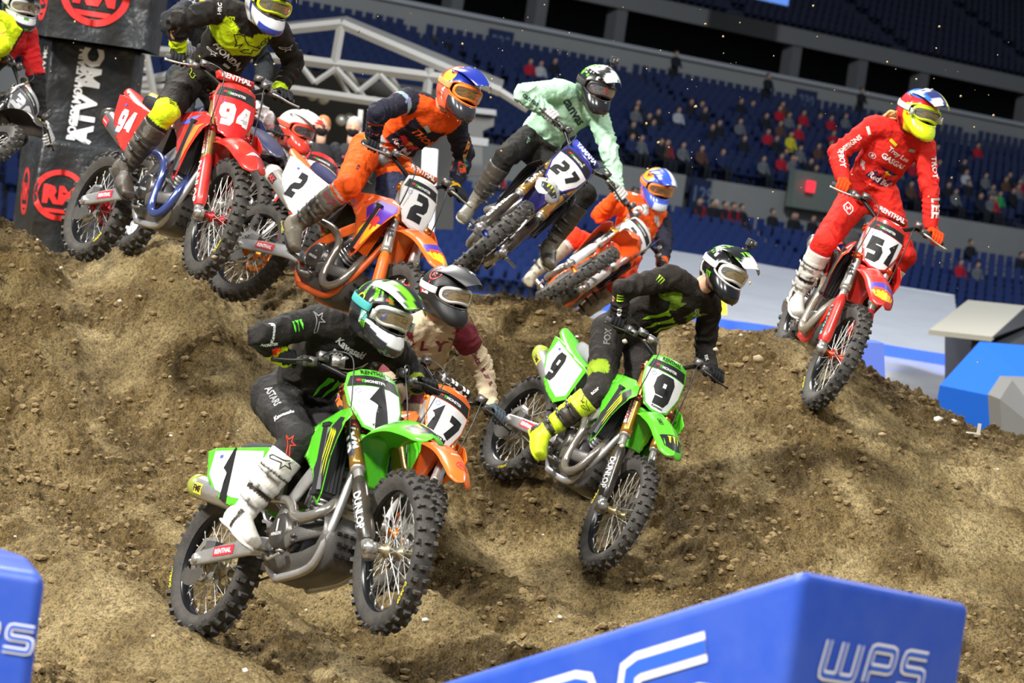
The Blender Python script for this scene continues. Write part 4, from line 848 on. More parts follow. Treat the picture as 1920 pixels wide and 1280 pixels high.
# ------------------------------------------------------------ dirt
def ss(a, b, x): t = np.clip((x-a)/(b-a), 0, 1); return t*t*(3-2*t)
PY = [-5, 10, 13, 14.6, 16, 17.2, 17.9, 18.6, 19.2, 20, 20.7, 21.15, 21.5, 22.2, 23.0, 24.2, 27, 32]; PZ = [-.10, -.06, -.02, .02, .07, .11, .17, .34, .56, .95, 1.33, 1.53, 1.60, 1.58, 1.42, 1.05, .3, -.05]
def fbm2(x, y, f, o, s=0): 
    r = 0; a = 1; t = 0
    for i in range(o): r = r+a*vnoise(np.stack([x*f+s*7.3+i*31.7, y*f+i*17.3+s*3.1], 1)); t += a; a *= .5; f *= 2.07
    return r/t
def ground_z(x, y, detail=True):
    sh = .62*ss(.6, 2.0, x)-.25*ss(-1.5, -4.0, -(-x))*0
    low = fbm2(x, y, .5, 3, 1)-.5
    z = np.interp(y+sh+low*.5, PY, PZ)+0*x
    side = ss(1.75, 3.6, x); z = z*(1-side*.30*ss(18, 20.5, y))-side*.0
    z = z*(1-ss(4.2, 7.5, x))
    z = z+.08*ss(-2.2, -3.6, -(-x))*0
    c = x*.92+y*.38; l = -x*.38+y*.92; cw = c+.12*(fbm2(c*0+3, l, .35, 2, 4)-.5)*2
    fade = ss(24, 21, y)*ss(9, 12, y)
    for c0, w, dpt, rg in ((4.72, .26, .13, .05), (5.35, .34, .15, .06), (6.35, .30, .11, .05), (7.15, .36, .13, .05), (7.95, .28, .09, .04), (3.55, .35, .10, .05), (8.75, .4, .09, .04), (2.7, .3, .07, .04)):
        amp = .45+1.25*fbm2(c*.3+c0, l, .45, 2, int(c0*10))
        q = (cw-c0)/w; z = z-fade*dpt*amp*np.exp(-q*q)+fade*rg*amp*(np.exp(-(q+1.45)**2*1.6)+np.exp(-(q-1.45)**2*1.6))
    z = z+fade*.10*(fbm2(cw*1.6, l*.5, 1.0, 3, 9)-.5)*1.3
    if detail:
        n = fbm2(x, y, 2.6, 3, 2)-.5; z = z+n*.13
        a = fbm2(x+.05*n, y, 7.0, 3, 5); soft = ss(.44, .57, .62*fbm2(cw*2.0, l*.42, 1.0, 4, 12)+.38*fbm2(x, y, 3.1, 4, 31))   # loose soil against packed soil
        z = z+(a-.5)*(.034+.065*soft)
        b = vnoise(np.stack([cw*24, l*15], 1)); z = z+(1-(np.abs(b-.5)*2)**.8)*(.012+.034*soft)*vnoise(np.stack([x*9+3, y*9], 1))*1.5
        e = vnoise(np.stack([x*38+y*9, y*33], 1)); z = z+(e-.5)*(.014+.024*soft); e = vnoise(np.stack([x*71, y*60-x*13], 1)); z = z+(e-.5)*(.008+.013*soft)
    return (z, soft) if detail == 2 else z
def heightgrid(name, xs, ys, detail, m):
    X, Y = np.meshgrid(xs, ys, indexing='ij'); z = ground_z(X.ravel(), Y.ravel(), 2 if detail else False); sf = None
    if detail: z, sf = z
    nx, ny = len(xs), len(ys); v = np.stack([X.ravel(), Y.ravel(), z], 1).astype('f4')
    i = np.arange((nx-1)*(ny-1)); a = (i//(ny-1))*ny+i % (ny-1); q = np.stack([a, a+ny, a+ny+1, a+1], 1).astype('i4')
    me = bpy.data.meshes.new(name); me.vertices.add(len(v)); me.vertices.foreach_set('co', v.ravel()); me.loops.add(len(q)*4); me.loops.foreach_set('vertex_index', q.ravel())
    me.polygons.add(len(q)); me.polygons.foreach_set('loop_start', np.arange(len(q), dtype='i4')*4); me.polygons.foreach_set('loop_total', np.full(len(q), 4, 'i4')); me.update(calc_edges=True); me.shade_smooth()
    if sf is not None: setcol(me, np.stack([sf]*3, 1))
    return link(name, me, m)
def dirt_mat():
    m = bpy.data.materials.new('packed_dirt'); m.use_nodes = True; nt = m.node_tree; L = nt.links; b = nt.nodes['Principled BSDF']; b.inputs['Roughness'].default_value = .9; b.inputs['Specular IOR Level'].default_value = .25
    tc = nt.nodes.new('ShaderNodeTexCoord')
    def noise(s, d, r, sc=None):
        n = nt.nodes.new('ShaderNodeTexNoise'); n.inputs['Scale'].default_value = s; n.inputs['Detail'].default_value = d; n.inputs['Roughness'].default_value = r
        if sc:
            mp = nt.nodes.new('ShaderNodeMapping'); mp.inputs['Rotation'].default_value = (0, 0, .39); mp.inputs['Scale'].default_value = sc; L.new(tc.outputs['Object'], mp.inputs['Vector']); L.new(mp.outputs[0], n.inputs['Vector'])
        else: L.new(tc.outputs['Object'], n.inputs['Vector'])
        return n.outputs['Fac']
    def ramp(s, st):
        r = nt.nodes.new('ShaderNodeValToRGB'); e = r.color_ramp.elements
        while len(e) < len(st): e.new(.5)
        for q, (p, c) in zip(e, st): q.position = p; q.color = (*c, 1)
        L.new(s, r.inputs[0]); return r.outputs[0]
    def mix(f, a, bb, ty='MIX'):
        x = nt.nodes.new('ShaderNodeMix'); x.data_type = 'RGBA'; x.blend_type = ty
        if isinstance(f, float): x.inputs[0].default_value = f
        else: L.new(f, x.inputs[0])
        L.new(a, x.inputs[6]); L.new(bb, x.inputs[7]); return x.outputs[2]
    a = ramp(noise(1.6, 8, .62, (1.5, .6, 1)), [(.34, (.185, .130, .052)), (.5, (.32, .240, .108)), (.66, (.50, .395, .205))])
    d = ramp(noise(26, 6, .7, (1.4, .8, 1)), [(.34, (.28, .24, .20)), (.50, (.8, .8, .8)), (.66, (1.15, 1.13, 1.06))])
    e = ramp(noise(62, 5, .8, (1.5, .8, 1)), [(.40, (.30, .27, .23)), (.50, (.95, .94, .92)), (.72, (1.3, 1.26, 1.15))])
    c = mix(1.0, mix(.85, a, d, 'MULTIPLY'), e, 'MULTIPLY')
    at_ = nt.nodes.new('ShaderNodeAttribute'); at_.attribute_name = 'Col'; dk = nt.nodes.new('ShaderNodeRGB'); dk.outputs[0].default_value = (.60, .55, .47, 1)
    c = mix(at_.outputs['Fac'], c, mix(1.0, c, dk.outputs[0], 'MULTIPLY')); L.new(c, b.inputs['Base Color'])
    bp = nt.nodes.new('ShaderNodeBump'); bp.inputs['Strength'].default_value = .9; bp.inputs['Distance'].default_value = .025
    L.new(noise(75, 5, .7), bp.inputs['Height']); L.new(bp.outputs[0], b.inputs['Normal'])
    return m
DIRT = dirt_mat()
gr = heightgrid('ground', np.linspace(-4.8, 4.8, 740), np.linspace(11.5, 23.2, 900), True, DIRT); tag(gr, kind='structure')
gs = heightgrid('ground', np.linspace(-40, 40, 220), np.linspace(1, 40, 140), False, DIRT); tag(gs, kind='structure')
cg = coords(gs.data); q = (np.abs(cg[:, 0]) < 4.75) & (cg[:, 1] > 11.6) & (cg[:, 1] < 23.2); cg[q, 2] -= .35; cg[:, 2] -= .02; setco(gs.data, cg)
fl = link('floor', mesh([(-220, -60, -.12), (220, -60, -.12), (220, 260, -.12), (-220, 260, -.12)], [[0, 1, 2, 3]], False), DIRT); tag(fl, kind='structure')
def lump(seed, flat=.6):
    r = np.random.RandomState(seed); bm = bmesh.new(); bmesh.ops.create_icosphere(bm, subdivisions=1, radius=1); v = np.array([x.co[:] for x in bm.verts]); f = [[y.index for y in x.verts] for x in bm.faces]; bm.free()
    return v*(1+(r.rand(len(v), 1)-.5)*.55)*np.array([1, .8, flat]), f
LUMPS = [lump(i) for i in range(12)]
def scatter_lumps(name, n, smin, smax, m, yr=(12.2, 22.3), gsel=None):
    xs = rng.uniform(-4.2, 4.2, n); ys = rng.uniform(yr[0]**2, yr[1]**2, n)**.5; ok = np.abs(xs) < ys*.19+.25; xs, ys = xs[ok], ys[ok]
    c = xs*.92+ys*.38; l = -xs*.38+ys*.92; zs, sf = ground_z(xs, ys, 2); ok = sf+rng.rand(len(xs))*.9 > .85; xs, ys, zs = xs[ok], ys[ok], zs[ok]
    vv = []; ff = []; k = 0
    for x, y, z in zip(xs, ys, zs):
        v, f = LUMPS[rng.randint(12)]; s = smin+(smax-smin)*rng.rand()**6.0; a = rng.rand()*6.3; R = np.array([[math.cos(a), -math.sin(a), 0], [math.sin(a), math.cos(a), 0], [0, 0, 1]])
        vv.append((v*s)@R.T+np.array([x, y, z+s*.22])); ff.append(np.array(f)+k); k += len(v)
    o = link(name, mesh(np.concatenate(vv), np.concatenate(ff).tolist(), False), m, gr); tag(o, kind='stuff'); return o
scatter_lumps('dirt_clods', 34000, .006, .036, mat('clod_dirt', (.150, .100, .040), .95, bump=.5, bscale=60, var=.6, vscale=30, var2=(.32, .235, .11)))
stm = [mat('stone_pale', (.46, .40, .29), .8, bump=.3, bscale=40), mat('stone_tan', (.34, .26, .15), .85, bump=.3, bscale=40), mat('stone_white', (.70, .67, .58), .8)]
SM = [mesh(*lump(40+i, .6), True) for i in range(6)]
SP_ = [(1635, 528+175, .045), (981, 690, .03), (958, 710, .035), (1455, 735, .03), (920, 642, .02), (1500, 460+240, .02), (1787, 797, .05), (1755, 804, .04), (1822, 806, .03), (1865, 910, .03), (944, 915, .022), (1000, 919, .02), (1394, 869, .04)]
for i in range(95):
    if i < len(SP_): px, py, s = SP_[i]
    else: px, py, s = rng.uniform(20, 1900), rng.uniform(560, 1270), .010+.016*rng.rand()**2
    p = onz(px, py, 0.1)
    for _ in range(12):
        z = ground_z(np.array([p[0]]), np.array([min(p[1], 21.5)]))[0]; p2 = onz(px, py, z); p = p*.5+p2*.5
    if p[1] > 21.6 or p[1] < 11.5: continue
    o = link('stone', SM[i % 6], stm[rng.randint(3)], gr); o.location = (p[0], p[1], z+s*.25); o.scale = (s, s, s); o.rotation_euler = (0, 0, rng.rand()*6)
# ------------------------------------------------------------ foam track blocks
def wps2d(w):
    def rnd(p, r=.16):
        out = []
        for i, q in enumerate(p):
            if i in (0, len(p)-1): out.append(q); continue
            a, b_, c_ = np.array(p[i-1]), np.array(q), np.array(p[i+1])
            for t in (0, .5, 1): out.append(tuple((1-t)**2*(b_+(a-b_)/max(np.linalg.norm(a-b_), .01)*r)+2*t*(1-t)*b_+t*t*(b_+(c_-b_)/max(np.linalg.norm(c_-b_), .01)*r)))
        return out
    L_ = [[(0, 1), (0, 0), (1.5, 0), (1.5, 1)], [(.75, 1), (.75, 0)], [(2.1, 0), (2.1, 1), (3.2, 1), (3.2, .42), (2.1, .42)], [(4.8, 1), (3.75, 1), (3.75, .52), (4.8, .52), (4.8, 0), (3.65, 0)]]
    g = [ribbon(rnd(p), w) for p in L_]; v, f = join2d(*g); v = v.copy(); v[:, 0] += v[:, 1]*.12; v = (v-np.array([2.4, .5]))/5.1; return v, f
BLUF = mat('blue_vinyl', (.012, .065, .46), .45, bump=.15, bscale=7, var=.22, vscale=5, var2=(.15, .22, .48))
def prism(fp, z0, z1):
    n = len(fp); z0 = np.broadcast_to(z0, n); z1 = np.broadcast_to(z1, n); v = [(p[0], p[1], a) for p, a in zip(fp, z0)]+[(p[0], p[1], a) for p, a in zip(fp, z1)]
    return v, [list(range(n))[::-1], list(range(n, 2*n))]+[[i, (i+1) % n, n+(i+1) % n, n+i] for i in range(n)]
def block(label, A, B_, Cc, face, ts, tz, face2=None):
    D = A+Cc-B_+V(0, 0, .10); fp = [A, B_, Cc, D]; zb = -.12; me = mesh(*prism(fp, zb, [p[2] for p in fp]), smooth=False)
    o = bev(link('foam_block', me, BLUF), .035, 4); o.modifiers['bevel'].limit_method = 'NONE'; o.data.shade_smooth(); tag(o, label, 'track block')
    for (P0, P1, u0, hgt, sz) in (face, face2):
        if P0 is None: continue
        x = nrm(P1-P0); n_ = nrm(np.cross(x, V(0, 0, 1))); n_ = n_ if n_@(CAM-P0) > 0 else -n_; y = nrm(np.cross(n_, x))
        fr = (P0+(P1-P0)*u0-y*hgt, x, y, n_)
        decal('lettering', o, wps2d(.30), ink(WHITE), fr, sz, None, .004); decal('lettering', o, wps2d(.14), mat('print_block_blue', (.03, .12, .6), .45), fr, sz, None, .0055)
    return o
A, B_, Cc = at(560, 1360, 8.9), at(1510, 1064, 7.75), at(1826, 1128, 8.3); 
def uat(P0, P1, px): return min(np.linspace(0, 1, 400), key=lambda u: abs(pix(P0+(P1-P0)*u)[0]-px))
Lb = np.linalg.norm(B_-A); La = np.linalg.norm(Cc-B_)
block('large blue vinyl-covered foam block in the right foreground with white lettering', A, B_, Cc, (A, B_, uat(A, B_, 1312)-.5*1.30/Lb, .245, 1.30), 0, 0, (B_, Cc, uat(B_, Cc, 1668), .21, .46))
A, B_, Cc = at(-330, 1010, 8.1), at(86, 1074, 8.0), at(62, 1048, 9.4)
block('blue foam block at the left edge with white letters on its face', A, B_, Cc, (A, B_, uat(A, B_, 80)-.5*.31/np.linalg.norm(B_-A), .178, .31), 0, 0, (None,)*5)
# ------------------------------------------------------------ grandstand
EX = nrm(V(.726, .688, 0)); BN = V(-EX[1], EX[0], 0); S0 = at(1250, 441, 96); S0[2] = 0
def st(s, b, z): return S0+EX*s+BN*b+V(0, 0, z)
def s_at(px, b):   # s of the point on line b that projects into pixel column px at eye height
    r = at(px, 400+.14*(px-960), 1)-CAM; A2 = np.array([[r[0], -EX[0]], [r[1], -EX[1]]]); q = S0+BN*b; k, s = np.linalg.solve(A2, np.array([q[0], q[1]])); return s
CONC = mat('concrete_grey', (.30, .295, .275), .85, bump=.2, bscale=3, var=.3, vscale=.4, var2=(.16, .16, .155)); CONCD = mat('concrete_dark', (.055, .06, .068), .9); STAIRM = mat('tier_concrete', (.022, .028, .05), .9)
def slab(name, s0, s1, b0, b1, z0, z1, m, parent=None, kind='structure'):
    fp = [st(s0, b0, 0), st(s1, b0, 0), st(s1, b1, 0), st(s0, b1, 0)]; o = link(name, mesh(*prism(fp, z0, z1), smooth=False), m, parent)
    if kind and not parent: tag(o, kind=kind)
    return o
SL, SR_ = s_at(-500, 10), s_at(2350, 10)+42
rows = []   # (b, z, tier)
for i in range(13): rows.append((-2.6+.85*i, -.1+.205*i+.05, 0))
UPR = [(13.2+.85*i, 4.45+.255*i, 1) for i in range(16)]; rows += UPR
DKR = [(31+.9*i, 12.3+.46*i, 2) for i in range(14)]; rows += DKR
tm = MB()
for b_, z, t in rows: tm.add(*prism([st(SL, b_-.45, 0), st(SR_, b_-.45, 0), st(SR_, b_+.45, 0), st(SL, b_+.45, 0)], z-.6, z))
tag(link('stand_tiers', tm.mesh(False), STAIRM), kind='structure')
slab('wall_lower', SL, s_at(1278, 12), 12.2, 12.6, 2.3, 4.45, CONC); slab('wall_lower', s_at(1330, 12), SR_, 12.2, 12.6, 2.3, 4.45, CONC)
slab('wall_lower', s_at(1278, 12), s_at(1330, 12), 12.9, 13.2, 2.3, 3.6, CONCD)
slab('wall_upper', SL, SR_, 27.0, 27.4, 8.2, 9.75, CONC); slab('trim_1', SL, SR_, 26.85, 27.5, 9.75, 9.92, mat('coping', (.40, .41, .42), .7))
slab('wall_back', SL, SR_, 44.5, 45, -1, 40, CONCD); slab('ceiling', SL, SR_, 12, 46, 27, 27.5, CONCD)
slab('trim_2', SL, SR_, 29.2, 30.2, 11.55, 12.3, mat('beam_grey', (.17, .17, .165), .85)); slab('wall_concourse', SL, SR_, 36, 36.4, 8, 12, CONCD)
for px in (956, 1105, 1435, 1676, 1875, 800, 2050, 1270+290): slab('pillar', s_at(px, 29.5)-.32, s_at(px, 29.5)+.32, 29.3, 29.9, 8.8, 11.7, mat('pillar_grey', (.13, .13, .13), .85))
slab('wall_vomitory', s_at(1456, 12), s_at(1600, 12), 11.6, 11.9, 3.9, 5.3, mat('glass_green', (.17, .20, .17), .35))
def sign(px, b, z, w, h, txt, label):
    c = st(s_at(px, b), b-.08, z); o = link('section_sign', mesh(*box((0, 0, 0), (w, .06, h), np.stack([EX, BN, V(0, 0, 1)], 1)), smooth=False), mat('sign_navy', (.012, .022, .07), .5)); o.location = c; tag(o, label, 'sign')
    decal('lettering', o, text2d(txt, .02), mat('sign_print', (.13, .17, .28), .6), (V(0, 0, 0), EX, V(0, 0, 1), -BN), w*.75, None, .035)
sign(892, 27, 9.0, 1.35, .95, '228', 'dark blue section sign on the upper grey wall beside the tent'); sign(1468, 27, 9.0, 1.35, .95, '230', 'dark blue section sign on the upper grey wall above the red shirts'); sign(1303, 12.4, 3.85, 1.35, 1.1, '129', 'dark blue section sign set in the lower grey wall'); sign(1255, 12.1, 2.7, .01, .01, '1', 'small tab') if 0 else None
ex = link('exit_sign', mesh(*box((0, 0, 0), (.42, .08, .42), np.stack([EX, BN, V(0, 0, 1)], 1)), smooth=False), mat('red_lamp', (1, .03, .05), .5, emit=1.2)); ex.location = st(s_at(1498, 11.5), 11.4, 4.75); tag(ex, 'small glowing red light on the stand wall right of the blue sign', 'light')
ad = link('video_board', mesh(*box((0, 0, 0), (4.2, .25, 1.1), np.stack([EX, BN, V(0, 0, 1)], 1)), smooth=False), mat('board_frame', (.02, .03, .06), .5)); ad.location = st(s_at(1350, 26), 26, 12.95)+V(0, 0, .35); tag(ad, 'lit blue-white advertising board at the top edge above the dark concourse', 'screen')
link('screen', mesh(*box((0, 0, 0), (4.0, .02, .95), np.stack([EX, BN, V(0, 0, 1)], 1)), smooth=False), mat('screen_light', (.10, .22, .62), .5, emit=1.0), ad).location = -BN*.14
decal('lettering', ad, text2d('supercross.com', .03), mat('screen_text', (.75, .85, 1), .5, emit=1.3), (-V(0, 0, .12), EX, V(0, 0, 1), -BN), 3.0, None, .16)
# seats: back and pan, one mesh data shared
sb = MB(); RS = np.stack([EX, BN, V(0, 0, 1)], 1)
sb.add(*box(V(0, 0, 0)+RS@V(0, .22, .60), (.36, .04, .46), RS)); sb.add(*box(RS@V(0, .02, .40), (.36, .40, .04), RS)); sb.add(*box(RS@V(0, .12, .2), (.06, .1, .4), RS)); SEATM = sb.mesh(False); sbv, sbf = sb.get()
SB1 = mat('seat_blue', (.022, .045, .17), .4, var=.0); SB2 = mat('seat_blue_dimmed', (.012, .024, .085), .45)  # one seat blue, darkened tier by tier: dim stand light put into the colour
allseats = []
for b_, z, t in rows:
    s = math.floor(SL/.53)*.53
    while s < SR_:
        p = st(s, b_, z); px, py = pix(p); s += .53
        if -200 < px < 2900 and -60 < py < 640 and int(s/.53) % 22 > 1: allseats.append((p, t))
big = sorted([q for q in allseats if q[1] == 0 and 1180 < pix(q[0])[0] < 1930], key=lambda q: -q[0]@FW*-1)[:300]; bs = {id(q) for q in big}
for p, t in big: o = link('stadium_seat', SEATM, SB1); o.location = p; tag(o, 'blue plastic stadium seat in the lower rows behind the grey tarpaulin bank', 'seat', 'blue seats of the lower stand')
for t_, m_, nm in ((0, SB1, 'lower'), (1, SB2, 'upper'), (2, mat('seat_blue_shaded', (.008, .012, .035), .6), 'top')):
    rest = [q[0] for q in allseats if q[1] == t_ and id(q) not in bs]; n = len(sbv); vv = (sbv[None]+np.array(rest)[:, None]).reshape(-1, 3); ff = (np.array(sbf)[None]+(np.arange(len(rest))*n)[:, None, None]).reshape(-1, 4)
    o = link('stadium_seats', mesh(vv, ff.tolist(), False), m_); tag(o, {'lower': 'remaining blue seats of the lower stand', 'upper': 'rows of blue seats of the middle stand between the two grey walls', 'top': 'blue seats of the top deck with the dimness put into their colour'}[nm], 'seats', kind='stuff')
# spectators
def figure_meshes(seated):
    b = MB(); limb(b, [(0, 0, 0), (0, 0, .25), (0, 0, .48), (0, 0, .56)], [.16, .17, .20, .07], 12)
    for s_ in (-1, 1): limb(b, [(s_*.2, 0, .47), (s_*.25, -.06, .25), (s_*.14, -.26, .12)], [.065, .055, .04], 8)
    h = MB(); ball(h, V(0, 0, .68), .10, 12, (.85, 1, 1.15)); h.tube([(0, 0, .52), (0, 0, .62)], .05, 8); l = MB()
    for s_ in (-1, 1): limb(l, [(s_*.1, 0, .02), (s_*.11, -.42, .02), (s_*.11, -.44, -.42)] if seated else [(s_*.1, 0, .02), (s_*.11, 0, -.42), (s_*.11, .02, -.85)], [.10, .075, .05], 8)
    hr_ = MB(); ball(hr_, V(0, .02, .71), .105, 10, (.9, 1, 1)); return [x.mesh() for x in (b, h, l, hr_)]
FG = {1: figure_meshes(True), 0: figure_meshes(False)}
SKM = mat('skin_far', (.42, .25, .17), .6)
CN = {'red': (.40, .015, .03), 'dark': (.015, .017, .022), 'white': (.42, .43, .44), 'navy': (.02, .03, .09), 'green': (.03, .30, .09), 'yellow': (.55, .48, .03), 'brown': (.10, .05, .035), 'grey': (.13, .14, .15)}
def spectator(px, py, colr, label, group=None, seated=True, tier=None, hair='dark'):
    best = min((r for r in rows if tier is None or r[2] == tier), key=lambda r: abs(pix(st(s_at(px, r[0]), r[0]-.02, r[1]+.75))[1]-py))
    p = st(s_at(px, best[0]), best[0]+(0 if seated else -.35), best[1]+(.42 if seated else .86)); o = emp('person', p, label, 'person', group); o.rotation_euler = (0, 0, math.atan2(EX[1], EX[0])); f = FG[1 if seated else 0]
    link('shirt', f[0], cloth(CN[colr]), o); link('head', f[1], SKM, o); link('trousers', f[2], cloth(CN['dark']), o); link('hair', f[3], mat('hair_'+hair, {'dark': (.02, .014, .01), 'fair': (.3, .2, .1), 'cap': (.5, .5, .5)}[hair], .8), o).location = (0, .02, .02)
    return o
SPEC = [(1425, 218, 'red', 'spectator in a red shirt below the right-hand upper section sign, leftmost of the red group', 1), (1470, 226, 'red', 'spectator in a red shirt directly below the upper section sign', 1), (1522, 236, 'red', 'spectator in a red shirt sitting highest on the right of the red group', 1), (1465, 250, 'red', 'spectator in a red shirt one row below the sign', 1), (1530, 262, 'red', 'spectator in a red shirt between two other red shirts', 1), (1548, 284, 'red', 'spectator in a red shirt nearest the shoulder of the rider in red', 1),
 (1368, 372, 'red', 'spectator in a red shirt sitting at the lower grey wall', 0), (1352, 392, 'red', 'spectator in a red shirt right of the white cap', 0), (1334, 378, 'dark', 'dark-clothed spectator in a white cap by the lower wall', 0), (1440, 385, 'dark', 'dark-clothed spectator in front of the lower wall left of the red rider', 0), (1478, 400, 'dark', 'spectator half hidden behind dark seats left of the red rider', 0), (1303, 360, 'red', 'spectator in a red shirt just below the blue sign in the lower wall', 0),
 (1830, 520, 'grey', 'spectator with folded arms in a pale shirt in the lower blue seats', 0), (1798, 508, 'red', 'spectator in a dark red shirt beside the one with folded arms', 0), (1812, 462, 'dark', 'spectator in black sitting high in the lower blue seats', 0), (1908, 500, 'dark', 'spectator in black at the right edge of the lower blue seats', 0), (1852, 380, 'green', 'spectator in a green shirt above the lower grey wall', 1), (1843, 396, 'red', 'spectator in a red shirt beside the green shirt', 1), (1784, 338, 'white', 'spectator in a white shirt right of the red rider', 1), (1240, 228, 'white', 'spectator in a pale shirt right of the mint sleeve', 1),
 (1000, 128, 'dark', 'dark spectator sitting under the upper wall left of the green helmet', 1), (955, 128, 'red', 'spectator in red in the upper seats above the mint rider', 1), (975, 140, 'white', 'spectator in pale shirt next to one in red above the mint rider', 1), (925, 300, 'red', 'spectator in red between the orange rider and the mint rider', 0)]
for px, py, c_, lb, t_ in SPEC: spectator(px, py, c_, lb, tier=t_, hair='cap' if 'cap' in lb else 'dark')
spectator(1440, 292, 'yellow', 'steward standing in a yellow vest beside the small red light', seated=False, tier=1)
spectator(1210, 135, 'dark', 'dark standing figure against the upper grey wall right of the green helmet', seated=False, tier=1); spectator(1560, 200, 'dark', 'dark standing figure against the upper grey wall left of the red rider helmet', seated=False, tier=1); spectator(1385, 178, 'dark', 'dark standing figure against the upper wall above the red shirts', seated=False, tier=1)
for i in range(70):
    px = rng.uniform(1150, 1910); py = rng.uniform(175, 330)+(px-1250)*.17; c_ = rng.choice(['dark', 'navy', 'grey', 'brown', 'dark', 'red'], p=[.3, .2, .2, .14, .1, .06]); spectator(px, py, c_, 'spectator in %s clothes seated among the empty blue seats of the middle stand' % c_, 'scattered spectators in %s clothes in the middle stand' % c_, tier=1)
for i in range(14): px = rng.uniform(1180, 1560); spectator(px, 375+(px-1300)*.15+rng.uniform(-4, 10), 'dark', 'dark-clothed spectator in the back row of the lower stand', 'dark spectators in the back row of the lower stand', tier=0)
# ------------------------------------------------------------ field behind the crest
TARP = mat('grey_tarpaulin', (.40, .43, .48), .5, bump=.5, bscale=2.2, var=.35, vscale=1.2, var2=(.60, .63, .68))
def sheet(name, pts, m, nx=40, ny=24, amp=.04):
    a, b_, c_, d_ = [np.asarray(p, float) for p in pts]; v = []
    for i in np.linspace(0, 1, nx):
        for j in np.linspace(0, 1, ny): v.append((a*(1-i)+b_*i)*(1-j)+(d_*(1-i)+c_*i)*j)
    v = np.array(v); v[:, 2] += (vnoise(v*1.7)-.5)*amp; return link(name, mesh(v, [[i*ny+j, (i+1)*ny+j, (i+1)*ny+j+1, i*ny+j+1] for i in range(nx-1) for j in range(ny-1)]), m)
T = emp('tarpaulin_bank', onz(1450, 700, 0), 'broad grey tarpaulin-covered landing bank behind the dirt crest with a blue edge stripe', 'airbag')
def W2(o): o.data.transform(Matrix.Translation(-Vector(T.location))); o.parent = T; return o
W2(sheet('cover', [at(1130, 562, 46), at(1800, 668, 46), at(1790, 553, 57), at(1120, 448, 57)], TARP)); W2(sheet('edge_stripe', [at(1130, 583, 45.6), at(1800, 689, 45.6), at(1800, 668, 46), at(1130, 562, 46)], mat('stripe_blue', (.05, .14, .85), .4), 30, 3, .01))
W2(sheet('white_skirt', [at(1100, 650, 41), at(1860, 770, 41), at(1800, 689, 45.6), at(1110, 580, 45.6)], mat('glossy_white_sheet', (.72, .75, .82), .22, bump=.7, bscale=3, coat=.5), 40, 12, .10))
for s_ in (0,): tm = MB(); P3 = [at(1120, 448, 57), at(1790, 553, 57)]; tm.add(*prism([P3[0], P3[1], P3[1]+V(0, .5, 0), P3[0]+V(0, .5, 0)], -.1, [P3[0][2], P3[1][2], P3[1][2], P3[0][2]])); W2(link('back_panel', tm.mesh(False), TARP))
o = sheet('painted_strip', [onz(840, 566, 0), onz(1230, 618, 0), onz(1230, 600, 0), onz(840, 548, 0)], mat('strip_white', (.75, .78, .85), .5), 12, 4, 0); tag(o, kind='structure'); o.name = 'floor_strip'
o = sheet('floor_strip', [onz(840, 552, .02), onz(1230, 604, .02), onz(1230, 594, .02), onz(840, 542, .02)], mat('strip_blue', (.04, .12, .75), .5), 12, 4, 0); tag(o, kind='structure')
def ppoly(name, pts, d, th, m, label, cat, dr=V(0, 1, 0)):
    P = [at(x, y, dd) for (x, y), dd in zip(pts, d)]; n = len(P); v = P+[p+dr*th for p in P]; me = mesh(v, [list(range(n))[::-1], list(range(n, 2*n))]+[[i, (i+1) % n, n+(i+1) % n, n+i] for i in range(n)], False); o = link(name, me, m); tag(o, label, cat); return o
R_ = emp('tilted_deck', at(1830, 700, 40), 'grey sloping deck panel with a black side standing behind the dirt on the right', 'ramp')
def pt_(name, pts, d, th, m, dr=V(0, 1, 0)): o = ppoly(name, pts, d, th, m, None, None, dr); o.data.transform(Matrix.Translation(-Vector(R_.location))); o.parent = R_
pt_('deck_panel', [(1742, 618), (1860, 631), (1924, 573), (1815, 562)], [38, 37, 43, 44], .06, mat('deck_grey', (.30, .29, .25), .8), V(0, .2, -1)); pt_('side_panel', [(1860, 633), (1924, 574), (2010, 577), (2010, 645), (1826, 652)], [37.1, 43, 43.5, 38, 37.3], .4, mat('deck_black', (.02, .022, .026), .6)); pt_('base', [(1822, 632), (1900, 640), (1900, 780), (1822, 780)], [38.5, 38.5, 38.5, 38.5], 2.5, mat('deck_black', (.02,)*3, .6))
ppoly('start_ramp', [(1762, 722), (1837, 640), (2010, 655), (1940, 720), (1868, 744)], [34, 36, 36, 34, 33.6], .5, mat('bright_blue_panel', (.0, .10, .55), .5), 'bright blue sloping panel under the grey deck behind the dirt on the right', 'ramp', V(0, .3, -1))
ppoly('grey_block', [(1875, 748), (1898, 712), (2000, 716), (2000, 850), (1880, 830)], [30, 31, 31, 30, 30], .8, mat('block_grey', (.15, .15, .15), .7), 'dark grey padded block at the right edge behind the dirt', 'track block')
ppoly('blue_pad', [(1596, 641), (1657, 643), (1662, 760), (1596, 760)], [27, 27, 27, 27], .7, mat('violet_blue_vinyl', (.10, .17, .62), .45), 'small violet-blue padded block behind the front wheel of the red bike on the right', 'track block')
ppoly('yellow_pad', [(1344, 470), (1359, 474), (1363, 590), (1346, 588)], [44, 44, 44, 44], .4, mat('yellow_vinyl', (.75, .55, .01), .5), 'yellow upright pad glimpsed behind the helmet of the black-clad green bike rider', 'pad')
wt = ppoly('white_sheet', [(215, 430), (262, 408), (322, 428), (340, 470), (215, 470)], [23.6, 24, 23.6, 23.4, 23.4], .5, mat('white_plastic_sheet', (.6, .62, .68), .4, bump=.8, bscale=12), 'crumpled white sheet lying behind the crest under the red bike at the left', 'sheet')
